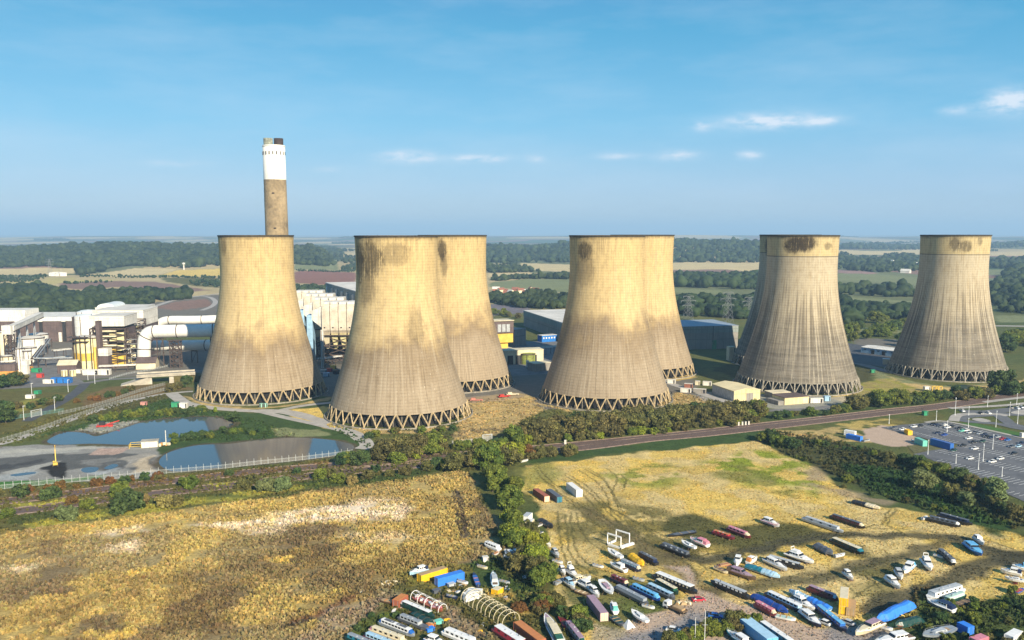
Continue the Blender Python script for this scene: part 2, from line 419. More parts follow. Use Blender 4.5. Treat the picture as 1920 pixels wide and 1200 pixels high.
poly([(860, 806), (985, 800), (1000, 812), (900, 822), (850, 820)], 'mud', 3, 3, .6, .3)
poly([(1300, 735), (1330, 735), (1560, 745), (1640, 738), (1660, 750), (1560, 768), (1470, 770), (1420, 762), (1320, 752)], 'concrete', 2, 1.5, .7)
poly([(1340, 748), (1420, 772), (1560, 772), (1700, 752), (1680, 762), (1500, 790), (1420, 790)], 'dgrass', 3, 3, .7)
# sludge beds on the near side of the ponds
poly([(-300, 860), (0, 838), (60, 834), (120, 836), (240, 836), (292, 838), (300, 880), (300, 895), (200, 900), (0, 912), (-300, 940)], 'grey', 2, 2)
poly([(-200, 872), (40, 858), (130, 850), (230, 848), (285, 856), (280, 876), (200, 884), (60, 876), (0, 888), (-200, 900)], 'sludge', 3, 4)
poly([(0, 884), (60, 874), (110, 866), (100, 876), (40, 888)], 'psludge', 2, 3)
poly([(-100, 852), (60, 838), (160, 842), (150, 848), (60, 853), (-100, 866)], 'psludge', 2, 3)
poly([(-100, 880), (40, 868), (90, 862), (80, 868), (20, 876), (-100, 892)], (.07, .07, .07, .6), 2, 3)
poly([(120, 868), (200, 858), (250, 860), (235, 868), (160, 876), (130, 880)], (.20, .195, .18, .6), 2, 4, .9, .3, 10)
poly([(0, 846), (120, 838), (240, 838), (270, 842), (200, 842), (80, 845), (0, 853)], (.42, .40, .34, .6), 2, 3, .9, .3, 9)
poly([(215, 860), (262, 850), (282, 852), (270, 866), (240, 876)], (.34, .31, .26, .6), 2, 3, .9)
poly([(165, 852), (185, 840), (230, 838), (240, 842), (215, 852)], (.42, .30, .24), 2, 2)
poly([(85, 876), (100, 868), (120, 868), (126, 880), (118, 896), (90, 896)], 'dark', 2, 2)
poly([(150, 880), (180, 876), (235, 866), (232, 880), (180, 892), (150, 890)], (.40, .42, .42), 2, 3, .7, .3, 8)
poly([(0, 892), (60, 880), (80, 886), (60, 896), (0, 900)], (.36, .38, .37), 2, 3, .7, .2, 8)
poly([(-200, 912), (0, 902), (100, 900), (190, 892), (192, 897), (100, 908), (0, 916), (-200, 930)], 'algae', 2, 2)
poly([(250, 862), (285, 852), (290, 885), (255, 888)], 'pale', 3, 3, .6)
line([(88, 828), (108, 815), (128, 810), (160, 812), (178, 818), (200, 813), (232, 803), (262, 793), (300, 787), (370, 782), (412, 784), (438, 795), (428, 801), (392, 809), (345, 818), (318, 828), (300, 833), (240, 834), (170, 832), (112, 834), (88, 828)], 6, 'mud', 3, 2, .8)
line([(298, 868), (303, 857), (320, 847), (352, 838), (382, 834), (430, 832), (480, 826), (540, 821), (590, 822), (640, 828), (664, 837), (655, 847), (630, 853), (560, 863), (480, 871), (400, 878), (330, 884), (308, 878), (298, 868)], 6, 'mud', 3, 2, .8)
# railway verges
poly([(-300, 985), (0, 918), (240, 900), (480, 876), (640, 858), (700, 846), (890, 830), (960, 838), (970, 862), (880, 884), (620, 918), (300, 960), (0, 1004), (-300, 1060)], 'olive', 3, 4)
poly([(-300, 975), (0, 932), (240, 906), (480, 882), (640, 864), (640, 868), (480, 890), (240, 914), (0, 942)], 'rust', 3, 4, .6)
for pts in ([(0, 952), (120, 938), (160, 934), (120, 946), (30, 958)], [(380, 908), (430, 904), (440, 908), (390, 914)], [(30, 985), (300, 940), (480, 922), (620, 905), (600, 916), (300, 958), (60, 992)]):
    poly(pts, (.33, .30, .055), 3, 4, .9)
poly([(0, 975), (240, 945), (420, 926), (470, 930), (300, 950), (100, 975), (0, 990)], 'dgrass', 4, 5, .6, .3, 12)
poly([(560, 905), (700, 892), (860, 872), (890, 878), (700, 905), (580, 920)], 'dgrass', 3, 4, .8)
poly([(980, 860), (1150, 838), (1300, 818), (1420, 806), (1450, 815), (1420, 826), (1150, 852), (1000, 868)], 'dgrass', 2, 3)
# ---- rough dry field left
LF = [(-500, 1100), (-200, 1035), (0, 1003), (140, 985), (300, 962), (450, 942), (620, 918), (740, 902), (850, 886), (880, 888), (902, 920), (925, 980), (948, 1030), (930, 1060), (860, 1075), (770, 1085), (735, 1115), (690, 1150), (640, 1210), (560, 1330), (-500, 1400)]
poly(LF, 'dstraw', 4, 3)
poly(LF, 'brown', 4, 3, .9, .55, 34)
poly(LF, 'straw', 4, 3, .7, .62, 22)
poly([(0, 1003), (300, 962), (620, 918), (860, 884), (900, 930), (880, 960), (600, 945), (300, 985), (0, 1030)], 'straw', 4, 5, .45)
poly([(140, 1090), (400, 1030), (700, 1010), (900, 1030), (880, 1075), (740, 1090), (660, 1160), (400, 1180), (200, 1150)], (.15, .095, .045), 20, 12, .5, .4, 18)
poly([(0, 1130), (240, 1120), (300, 1160), (200, 1230), (0, 1240)], (.19, .12, .05), 20, 10, .6, .2, 18)
for pts, a in (([(560, 962), (640, 948), (760, 944), (800, 955), (760, 975), (660, 985), (560, 985), (430, 992), (380, 986)], .95), ([(160, 1003), (260, 992), (262, 1004), (180, 1012)], .8), ([(180, 1035), (228, 1022), (230, 1042), (195, 1048)], .8),
               ([(600, 1015), (720, 1000), (820, 1000), (700, 1025)], .4), ([(0, 1060), (60, 1048), (70, 1055), (20, 1068)], .6)):
    poly(pts, (.78, .64, .46), 8, 7, a, .0); poly(pts, 'straw', 4, 4, .6, .55, 5)
for pts in ([(235, 1072), (275, 1062), (285, 1072), (245, 1080)], [(150, 1196), (250, 1172), (255, 1182), (190, 1205)], [(460, 1106), (490, 1098), (485, 1110)], [(505, 1052), (570, 1042), (560, 1056), (515, 1060)]):
    poly(pts, 'gold', 3, 3, .8, .2, 5)
line([(548, 1172), (580, 1160), (630, 1140), (660, 1122)], 3.5, 'rust', 2, 1.5)
line([(535, 1178), (600, 1160), (640, 1135)], 1.6, 'mud', 1, 1)
poly([(640, 1150), (700, 1118), (738, 1112), (745, 1135), (700, 1165), (650, 1210), (560, 1330), (500, 1330)], 'dirt', 6, 6, .85)
for o in (0, 16, 26):
    line([(848+o*.4, 922), (852+o*.6, 945), (858+o*.5, 975), (866+o*.4, 1010)], 1.0, 'mud', .8, .8)
# ---- golden field right
RF = [(985, 872), (1100, 862), (1160, 854), (1300, 838), (1420, 827), (1470, 850), (1530, 880), (1580, 915), (1640, 950), (1760, 968), (1850, 985), (1925, 1005), (2100, 1060), (2200, 1400), (1000, 1400), (1040, 1150), (1050, 1040), (1010, 960), (985, 920)]
poly(RF, 'straw', 3, 3)
poly(RF, 'gold', 3, 3, .9, .3, 30)
poly(RF, 'tan', 3, 3, .6, .5, 14)
poly([(1300, 870), (1350, 846), (1430, 850), (1500, 890), (1500, 935), (1420, 925), (1330, 905), (1280, 890)], (.25, .29, .03), 12, 16, .97, .26, 8)
poly([(1160, 880), (1240, 866), (1300, 880), (1280, 905), (1200, 905)], (.27, .28, .045), 14, 12, .9, .4, 9)
poly([(1330, 840), (1500, 890), (1560, 930), (1500, 935), (1380, 900)], (.2, .2, .045), 10, 12, .8, .45, 12)
poly([(1500, 860), (1540, 880), (1600, 925), (1660, 935), (1640, 950), (1570, 935), (1510, 895)], 'dirt', 6, 8, .7, .2, 14)
poly([(985, 875), (1040, 870), (1060, 900), (1020, 930), (990, 920)], (.25, .24, .06), 8, 8, .8, .3, 9)
poly([(1080, 960), (1180, 940), (1260, 985), (1330, 1040), (1240, 1050), (1130, 1010), (1060, 1000)], 'olive', 10, 9, .8, .3, 9)
# marina: bands of worn green between the moored hulls
poly([(1250, 970), (1300, 965), (1360, 980), (1440, 975), (1500, 990), (1600, 1000), (1560, 1012), (1450, 1020), (1380, 1025), (1290, 1010), (1230, 995)], (.085, .085, .028), 6, 5, .95)
poly([(1240, 1010), (1330, 1000), (1480, 1005), (1400, 1040), (1330, 1050), (1250, 1040)], 'olive', 6, 5, .7, .3, 8)
poly([(1040, 1060), (1120, 1070), (1220, 1090), (1260, 1130), (1240, 1160), (1150, 1180), (1090, 1160)], (.085, .10, .028), 5, 5, .85)
poly([(1130, 1095), (1230, 1100), (1260, 1140), (1200, 1160), (1150, 1140)], 'grass', 5, 5, .7, .25, 7)
poly([(1040, 1060), (1120, 1078), (1150, 1075), (1230, 1068), (1240, 1078), (1150, 1092), (1050, 1080)], 'straw', 4, 4, .8, .3, 8)
poly([(1540, 1015), (1600, 1010), (1640, 1040), (1700, 1045), (1680, 1080), (1620, 1085), (1560, 1062)], 'dolive', 8, 8, .75, .25, 9)
poly([(1580, 1060), (1700, 1050), (1660, 1110), (1620, 1150), (1570, 1120)], 'olive', 8, 8, .7, .4, 8)
poly([(1720, 1100), (1800, 1140), (1930, 1110), (2100, 1120), (2100, 1400), (1650, 1400), (1680, 1190), (1700, 1150)], 'dgrass', 6, 6, .95)
poly([(1800, 1085), (1920, 1075), (2000, 1090), (1900, 1125), (1820, 1130), (1790, 1110)], 'straw', 5, 6, .6, .2, 8)
poly([(1620, 1150), (1640, 1128), (1680, 1120), (1700, 1135), (1690, 1160)], 'mud', 4, 4, .8)
MUDC = (.075, .07, .042)
line([(1260, 1040), (1330, 1050), (1420, 1030), (1500, 1012), (1560, 1003), (1640, 1005), (1740, 1003), (1800, 1010), (1860, 1030), (1960, 1060)], 7, MUDC, 4, 2, .9)
line([(1330, 1110), (1380, 1104), (1450, 1095), (1520, 1085), (1580, 1070), (1640, 1055), (1720, 1035), (1780, 1010)], 7, MUDC, 4, 2, .8)
line([(1640, 1140), (1700, 1112), (1760, 1095), (1830, 1070), (1880, 1048), (1930, 1040)], 8, MUDC, 4, 2.5, .9)
poly([(1810, 1015), (1870, 1030), (1960, 1050), (1960, 1075), (1870, 1060), (1830, 1045)], MUDC, 6, 4, .85)
line([(1100, 960), (1150, 985), (1200, 1020), (1260, 1055), (1330, 1110)], 9, (.15, .12, .06), 5, 2, .75)
# wheel marks
for k, pts in enumerate(([(1098, 878), (1130, 896), (1158, 940), (1180, 985), (1230, 1030)], [(1058, 900), (1095, 930), (1150, 985), (1200, 1025)], [(1030, 905), (1060, 935), (1110, 975), (1150, 1010)], [(1048, 970), (1050, 1010), (1062, 1050), (1100, 1080)], [(1080, 960), (1088, 990), (1110, 1020), (1140, 1035)], [(1180, 1000), (1230, 1025), (1280, 1050), (1310, 1080)], [(1300, 1045), (1380, 1030), (1460, 1018), (1550, 1000)], [(1330, 1115), (1420, 1100), (1500, 1090), (1600, 1068), (1700, 1040)], [(1610, 1120), (1580, 1090), (1560, 1075)], [(1660, 1110), (1630, 1085), (1600, 1070)], [(1590, 1130), (1640, 1095), (1720, 1075)], [(1900, 1030), (1840, 1010), (1790, 1000)], [(1085, 882), (1120, 905), (1140, 935), (1150, 970), (1190, 1010)], [(1095, 880), (1130, 900), (1152, 935), (1165, 975)], [(1065, 895), (1100, 920), (1140, 960), (1180, 995)], [(1073, 893), (1110, 920), (1160, 970)],
           [(1003, 878), (1020, 900), (1050, 925), (1110, 960), (1180, 1000)], [(1010, 876), (1035, 905), (1070, 930)], [(1060, 965), (1064, 1000), (1070, 1040), (1110, 1075), (1160, 1085), (1250, 1082)], [(1070, 960), (1073, 1000), (1085, 1040), (1120, 1068), (1180, 1078)],
           [(1045, 960), (1050, 990), (1080, 1010), (1100, 1015)], [(1655, 985), (1662, 965), (1672, 955)], [(1663, 985), (1672, 965), (1682, 955)], [(1700, 1005), (1660, 985), (1620, 990)], [(1480, 1000), (1560, 990), (1700, 992)],
           [(1135, 878), (1152, 890), (1156, 905), (1145, 925)], [(1165, 890), (1174, 900), (1170, 915)], [(1190, 950), (1215, 955), (1225, 985)], [(1120, 940), (1200, 985), (1270, 1030), (1330, 1070)], [(1140, 950), (1215, 990), (1290, 1030)])):
    line(pts, .8, (.11, .10, .035), .7, .5, .75)
# stony yard
poly([(1240, 1060), (1290, 1058), (1300, 1090), (1340, 1120), (1420, 1140), (1480, 1160), (1560, 1185), (1640, 1178), (1680, 1195), (1660, 1330), (1100, 1330), (1140, 1210), (1180, 1180), (1230, 1150), (1270, 1135), (1310, 1110)], 'yard', 3, 3, .97)
poly([(1210, 1170), (1290, 1145), (1370, 1150), (1390, 1160), (1330, 1180), (1240, 1205), (1150, 1215)], 'apron', 6, 4, .9)
poly([(1130, 1160), (1200, 1180), (1170, 1210), (1120, 1210)], (.34, .29, .22), 4, 4, .7)
poly([(1550, 1180), (1640, 1165), (1690, 1185), (1640, 1215), (1560, 1210)], 'apron', 5, 3, .8)
# ground round the foreground left yard
poly([(690, 1150), (740, 1115), (770, 1085), (860, 1075), (940, 1045), (985, 1080), (1020, 1110), (1060, 1150), (1110, 1240), (600, 1330), (640, 1210)], 'olive', 4, 4)
poly([(820, 1120), (860, 1135), (900, 1170), (930, 1200), (880, 1205), (850, 1165)], 'dirt', 4, 3, .8)
poly([(860, 1060), (930, 1040), (1000, 1110), (990, 1130), (930, 1110), (870, 1090)], 'dgrass', 4, 4, .9)
poly([(900, 1100), (990, 1120), (1010, 1150), (960, 1165)], 'straw', 4, 4, .7, .2, 5)
poly([(660, 1170), (720, 1140), (760, 1140), (700, 1190), (650, 1215)], 'grass', 4, 4, .9)
poly([(760, 1075), (880, 1060), (900, 1075), (800, 1105), (770, 1100)], (.22, .19, .05), 4, 3, .8)
# strip of scrub between field and car park
poly([(1420, 815), (1440, 808), (1560, 820), (1700, 870), (1800, 905), (1960, 975), (2200, 1060), (2200, 1110), (1930, 990), (1860, 985), (1760, 965), (1640, 925), (1540, 880), (1470, 850)], 'dolive', 4, 5, .9)
poly([(1580, 870), (1720, 885), (1800, 935), (1920, 990), (1900, 1010), (1780, 962), (1660, 925), (1600, 905)], (.035, .075, .02), 6, 6, .9)
poly([(1440, 808), (1560, 800), (1620, 805), (1640, 830), (1560, 825), (1480, 820)], 'ochre', 3, 4, .8, .2, 8)
poly([(1560, 795), (1660, 785), (1720, 795), (1690, 805), (1610, 806)], 'straw', 3, 3, .7, .2, 8)
poly([(1618, 806), (1650, 798), (1690, 802), (1730, 828), (1722, 838), (1660, 836), (1625, 826)], 'yard', 2, 2)
poly([(1700, 835), (1790, 832), (1800, 838), (1710, 850)], 'olive', 2, 2)
poly([(1640, 790), (1760, 775), (1780, 790), (1740, 800), (1680, 798)], 'olive', 3, 3, .8)

def build_ground():
    ys = [130.0]
    while ys[-1] < 1150: ys.append(ys[-1]*1.0026)
    while ys[-1] < 40000: ys.append(ys[-1]*1.012)
    ys = np.array([-400., 0., 70.]+ys)
    t = np.linspace(-1.15, 1.15, 1700)
    Y = np.repeat(ys[:, None], 1700, 1); X = t[None, :]*(np.maximum(Y, 0)*.72+130)
    # denser where the camera looks: squeeze columns
    Z = terrain(X, Y)
    Z[-1] -= 200
    col = cover(X, Y)
    n, k = Y.shape
    i = np.arange(n*k).reshape(n, k)
    f = np.stack([i[:-1, :-1], i[:-1, 1:], i[1:, 1:], i[1:, :-1]], -1).reshape(-1, 4)
    m, nn, l, p = nodes('ground_cover')
    at = nn.new('ShaderNodeAttribute'); at.attribute_name = 'cover'
    tc = nn.new('ShaderNodeNewGeometry'); v = tc.outputs['Position']
    a = noise(nn, l, .9, 5, v, .7); b = noise(nn, l, .16, 5, v, .6); c = noise(nn, l, .012, 4, v)
    s = mathn(nn, l, 'MULTIPLY_ADD', ramp(nn, l, a, .3, .7), .75, .50)
    s = mathn(nn, l, 'MULTIPLY', s, mathn(nn, l, 'MULTIPLY_ADD', ramp(nn, l, b, .3, .7), .5, .82))
    s = mathn(nn, l, 'MULTIPLY', s, mathn(nn, l, 'MULTIPLY_ADD', c, .4, .8))
    s = mathn(nn, l, 'MULTIPLY_ADD', mathn(nn, l, 'SUBTRACT', s, 1.0), at.outputs['Alpha'], 1.0)
    mu = nn.new('ShaderNodeVectorMath'); mu.operation = 'SCALE'; l.new(at.outputs['Color'], mu.inputs[0]); l.new(s, mu.inputs['Scale'])
    l.new(mu.outputs[0], p.inputs['Base Color']); p.inputs['Roughness'].default_value = .95; p.inputs['Specular IOR Level'].default_value = .1
    bp = nn.new('ShaderNodeBump'); bp.inputs['Strength'].default_value = .8; bp.inputs['Distance'].default_value = .6
    l.new(a, bp.inputs['Height']); l.new(bp.outputs[0], p.inputs['Normal'])
    me = fastmesh('ground', np.stack([X, Y, Z], -1).reshape(-1, 3), f, m, col, smooth=True)
    tag(link('ground', me), kind='structure')
build_ground()

# sheets laid on the ground
LAYER = [0.03]
def sheet(name, pts, m, kind='structure', z=None, world=False, smoothk=0):
    P = pts if world else gp(closed(pts, smoothk) if smoothk else pts)
    if z is None: z = LAYER[0]; LAYER[0] += .004
    import mathutils
    me = bpy.data.meshes.new(name)
    tri = mathutils.geometry.tessellate_polygon([[Vector((x, y, 0)) for x, y in P]])
    me.from_pydata([(x, y, z) for x, y in P], [], [tuple(t) for t in tri]); me.update()
    # make every face look up
    for pl in me.polygons:
        if pl.normal.z < 0: pl.flip()
    o = link(name, me, m)
    return tag(o, kind=kind)
def strip(name, pts, w, m, z=None, kind='structure', world=False, offs=0.0):
    P = pts if world else gp(curve(pts, 6))
    if z is None: z = LAYER[0]; LAYER[0] += .004
    vs = []
    for i, (x, y) in enumerate(P):
        ax, ay = P[max(i-1, 0)]; bx, by = P[min(i+1, len(P)-1)]
        L = math.hypot(bx-ax, by-ay) or 1; nx, ny = -(by-ay)/L, (bx-ax)/L
        ww = w[i*(len(w)-1)//max(1, len(P)-1)] if isinstance(w, (list, tuple)) else w
        for s in (1, -1): vs.append((x+nx*(s*ww/2+offs), y+ny*(s*ww/2+offs), z))
    fs = [(2*i+1, 2*i+3, 2*i+2, 2*i) for i in range(len(P)-1)]
    b = MB(); b.add(vs, fs); me = b.mesh(name)
    for pl in me.polygons:
        if pl.normal.z < 0: pl.flip()
    o = link(name, me, m)
    return tag(o, kind=kind) if kind else o

# ------------------------------------------------------------------ cooling towers
def shell_mat(name, ribbed, seed, split, stains, top=None):
    """concrete of one tower: weathering bands by height, run-off streaks, sooty patches (azimuth deg, height, half width deg, half height, strength)"""
    m, n, l, p = nodes(name)
    uv = n.new('ShaderNodeUVMap'); sp = n.new('ShaderNodeSeparateXYZ'); l.new(uv.outputs[0], sp.inputs[0])
    u, z = sp.outputs[0], sp.outputs[1]           # u in degrees, z in metres
    def vec(su, sz, off=0.0):
        c = n.new('ShaderNodeCombineXYZ'); l.new(mathn(n, l, 'MULTIPLY', u, su), c.inputs[0]); l.new(mathn(n, l, 'MULTIPLY', z, sz), c.inputs[1])
        c.inputs[2].default_value = seed*3.7+off
        return c.outputs[0]
    big = noise(n, l, 1, 5, vec(.035, .045), .6)
    mid = noise(n, l, 1, 5, vec(.18, .22, 2), .65)
    fine = noise(n, l, 1, 3, vec(1.1, 1.3, 4), .6)
    streak = noise(n, l, 1, 4, vec(.55, .022, 6), .6)
    streak2 = noise(n, l, 1, 3, vec(1.6, .03, 8), .55)
    # height of the weathering line wanders round the tower
    zz = mathn(n, l, 'MULTIPLY_ADD', mathn(n, l, 'SUBTRACT', big, .5), 60, z)
    zz = mathn(n, l, 'MULTIPLY_ADD', mathn(n, l, 'SUBTRACT', streak, .5), 9, zz)
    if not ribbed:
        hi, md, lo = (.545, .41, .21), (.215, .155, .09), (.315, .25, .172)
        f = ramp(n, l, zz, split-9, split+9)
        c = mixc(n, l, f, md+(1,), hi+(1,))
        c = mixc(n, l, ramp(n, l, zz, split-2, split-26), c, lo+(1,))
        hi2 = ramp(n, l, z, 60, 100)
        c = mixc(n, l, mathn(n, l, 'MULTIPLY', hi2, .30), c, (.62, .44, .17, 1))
    else:
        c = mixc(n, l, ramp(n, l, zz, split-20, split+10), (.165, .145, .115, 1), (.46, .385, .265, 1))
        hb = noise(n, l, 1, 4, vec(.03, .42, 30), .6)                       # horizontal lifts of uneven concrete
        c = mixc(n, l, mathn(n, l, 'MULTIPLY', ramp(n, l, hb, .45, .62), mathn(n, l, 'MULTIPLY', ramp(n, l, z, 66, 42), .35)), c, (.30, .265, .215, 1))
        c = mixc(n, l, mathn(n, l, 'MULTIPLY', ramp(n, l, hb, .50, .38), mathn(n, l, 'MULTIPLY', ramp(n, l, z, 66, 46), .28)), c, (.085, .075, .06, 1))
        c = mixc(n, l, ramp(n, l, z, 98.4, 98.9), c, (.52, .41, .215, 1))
    mask = ramp(n, l, z, 100, 75) if not ribbed else ramp(n, l, z, 99, 97)
    # dark run-off and pale lime streaks
    dk = mathn(n, l, 'MULTIPLY', ramp(n, l, streak, .50, .60), ramp(n, l, streak2, .45, .58))
    low = ramp(n, l, z, 95, 40) if not ribbed else ramp(n, l, mathn(n, l, 'ABSOLUTE', mathn(n, l, 'SUBTRACT', z, 52)), 40, 8)
    c = mixc(n, l, mathn(n, l, 'MULTIPLY', mathn(n, l, 'MULTIPLY', dk, low), .45 if not ribbed else .85), c, (.10, .07, .04, 1))
    pl = mathn(n, l, 'MULTIPLY', ramp(n, l, noise(n, l, 1, 3, vec(.8, .018, 27), .5), .54, .64), ramp(n, l, mid, .3, .6))
    c = mixc(n, l, mathn(n, l, 'MULTIPLY', pl, .26 if not ribbed else .42), c, (.60, .53, .40, 1))
    wsp = mathn(n, l, 'MULTIPLY', ramp(n, l, noise(n, l, 1, 2, vec(.9, .5, 12)), .70, .76), ramp(n, l, z, 62, 45))
    c = mixc(n, l, mathn(n, l, 'MULTIPLY', wsp, .6), c, (.72, .66, .55, 1))
    c = mixc(n, l, mathn(n, l, 'MULTIPLY', ramp(n, l, mid, .45, .7), .25), c, (.14, .10, .06, 1))
    up = mathn(n, l, 'MULTIPLY', ramp(n, l, noise(n, l, 1, 4, vec(.35, .09, 40), .65), .48, .66), ramp(n, l, z, 30, 70))
    c = mixc(n, l, mathn(n, l, 'MULTIPLY', up, .34), c, (.30, .215, .11, 1))
    # soot streaks under the lip
    so_ = mathn(n, l, 'MULTIPLY', ramp(n, l, noise(n, l, 1, 3, vec(1.3, .06, 15), .6), .50, .66), ramp(n, l, z, 84, 110))
    c = mixc(n, l, mathn(n, l, 'MULTIPLY', so_, .5), c, (.09, .06, .03, 1))
    c = mixc(n, l, mathn(n, l, 'MULTIPLY', ramp(n, l, mathn(n, l, 'MULTIPLY_ADD', mid, 2.4, z), 112.2, 113.8), .6), c, (.08, .06, .035, 1))
    for a, h, wa, wh, s in stains:
        du = mathn(n, l, 'DIVIDE', mathn(n, l, 'SUBTRACT', u, a), wa); dz = mathn(n, l, 'DIVIDE', mathn(n, l, 'SUBTRACT', z, h), wh)
        r = mathn(n, l, 'ADD', mathn(n, l, 'MULTIPLY', du, du), mathn(n, l, 'MULTIPLY', dz, dz))
        st = mathn(n, l, 'MULTIPLY_ADD', noise(n, l, 1, 3, vec(1.25, .045, 19), .55), .7, mathn(n, l, 'MULTIPLY', noise(n, l, 1, 4, vec(.5, .4, 23), .7), .45))
        body = ramp(n, l, mathn(n, l, 'MULTIPLY_ADD', mathn(n, l, 'SUBTRACT', noise(n, l, 1, 4, vec(.25, .25, 25), .7), .5), 1.6, r), 1.25, .35)
        c = mixc(n, l, mathn(n, l, 'MULTIPLY', mathn(n, l, 'MULTIPLY', body, ramp(n, l, mathn(n, l, 'MULTIPLY_ADD', body, .16, st), .56, .68)), s), c, (.05, .038, .024, 1))
    if ribbed:                                   # long dark runs starting half way up, pale leached ones between
        rn = noise(n, l, 1, 3, vec(.42, .012, 50), .5); rn2 = noise(n, l, 1, 3, vec(1.1, .03, 52), .6)
        band = mathn(n, l, 'MULTIPLY', ramp(n, l, mathn(n, l, 'MULTIPLY_ADD', mathn(n, l, 'SUBTRACT', rn2, .5), 50, z), 82, 66), ramp(n, l, z, 12, 40))
        c = mixc(n, l, mathn(n, l, 'MULTIPLY', mathn(n, l, 'MULTIPLY', ramp(n, l, rn, .54, .60), band), .6), c, (.10, .08, .055, 1))
        c = mixc(n, l, mathn(n, l, 'MULTIPLY', mathn(n, l, 'MULTIPLY', ramp(n, l, rn, .46, .40), band), .45), c, (.50, .43, .31, 1))
    # lifts of the climbing formwork and the vertical board joints
    def grid(x, per, wdt):
        fr = mathn(n, l, 'FRACT', mathn(n, l, 'DIVIDE', x, per))
        return ramp(n, l, mathn(n, l, 'ABSOLUTE', mathn(n, l, 'SUBTRACT', fr, .5)), .5-wdt, .5)
    g = mathn(n, l, 'MAXIMUM', grid(z, 1.85, .20), mathn(n, l, 'MULTIPLY', grid(u, 360/96, .12), .8))
    g = mathn(n, l, 'MULTIPLY', g, mathn(n, l, 'MULTIPLY_ADD', mid, 1.0, -.1))
    c = mixc(n, l, mathn(n, l, 'MULTIPLY', g, .58), c, mixc(n, l, 1.0, c, (.30, .27, .23, 1), 'MULTIPLY'))
    if ribbed:
        c = mixc(n, l, mathn(n, l, 'MULTIPLY', mathn(n, l, 'MULTIPLY', grid(z, 114*2, .0009), 1), 1.0), c, c)
        rb = ramp(n, l, mathn(n, l, 'ABSOLUTE', mathn(n, l, 'SUBTRACT', z, 98.5)), .5, .2)
        c = mixc(n, l, mathn(n, l, 'MULTIPLY', rb, .7), c, (.08, .07, .05, 1))
    c = mixc(n, l, mathn(n, l, 'MULTIPLY', ramp(n, l, fine, .35, .65), .18), c, mixc(n, l, 1.0, c, (.45, .42, .38, 1), 'MULTIPLY'))
    l.new(c, p.inputs['Base Color']); p.inputs['Roughness'].default_value = .9; p.inputs['Specular IOR Level'].default_value = .15
    b = n.new('ShaderNodeBump'); b.inputs['Strength'].default_value = .35; b.inputs['Distance'].default_value = .25
    l.new(mathn(n, l, 'MULTIPLY_ADD', g, -.8, fine), b.inputs['Height']); l.new(b.outputs[0], p.inputs['Normal'])
    return m
def shell_r(z): return math.sqrt(25.4**2+(.422**2 if z < 92 else .055)*(z-92)**2)
def shell_mesh():
    NA, zs = 144, [8.0+106.0*i/64 for i in range(65)]
    out = [[(shell_r(z), z) for z in zs], ]
    inner = [(shell_r(z)-.7, z) for z in zs[::-4]]
    prof = [(shell_r(z), z) for z in zs]+inner+[(shell_r(8)-.7, 8.0)]
    prof.append((shell_r(8.0), 8.0))
    v = []; f = []; uv = []
    for j, (r, z) in enumerate(prof):
        for i in range(NA+1):
            a = math.pi/2+2*math.pi*i/NA     # seam on the far side (+y)
            v.append((r*math.cos(a), r*math.sin(a), z)); uv.append((360*i/NA, z))
    k = NA+1
    for j in range(len(prof)-1):
        for i in range(NA): f.append((j*k+i, j*k+i+1, (j+1)*k+i+1, (j+1)*k+i))
    me = bpy.data.meshes.new('shell'); me.from_pydata(v, [], f)
    ul = me.uv_layers.new(name='UVMap')
    li = np.zeros(len(me.loops), np.int32); me.loops.foreach_get('vertex_index', li)
    ul.data.foreach_set('uv', np.array(uv, np.float32)[li].ravel())
    me.polygons.foreach_set('use_smooth', np.array([True]*len(me.polygons)))
    me.update()
    return me
M_rim = mat('rim_soot', (.055, .045, .035), .9, .3)
M_leg = mat('leg_concrete', (.43, .33, .19), .9, .25, .8)
M_leg2 = mat('leg_grey_concrete', (.38, .34, .27), .9, .3, .8)
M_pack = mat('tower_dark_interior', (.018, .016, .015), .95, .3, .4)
M_kerb = mat('basin_concrete', (.30, .27, .22), .9, .3, .5)
RB, NL = 45.8, 36
def leg_meshes(ribbed):
    rt = shell_r(8.0)-.2; w = .72 if not ribbed else .5
    half = math.pi/NL
    b1, b2, b3 = MB(), MB(), MB()
    P = lambda r, a, z: (r*math.sin(a), -r*math.cos(a), z)
    b1.bar(P(RB, -.12*half, 0), P(rt, half*.92, 8.3), w, w)
    b2.bar(P(RB, .12*half, 0), P(rt, -half*.92, 8.3), w, w)
    b3.bar(P(RB+.3, 0, 0), P(rt+.5, 0, 8.2),   .8, .8)
    return b1.mesh('leg'), b2.mesh('leg'), b3.mesh('post')
SHELL = shell_mesh()
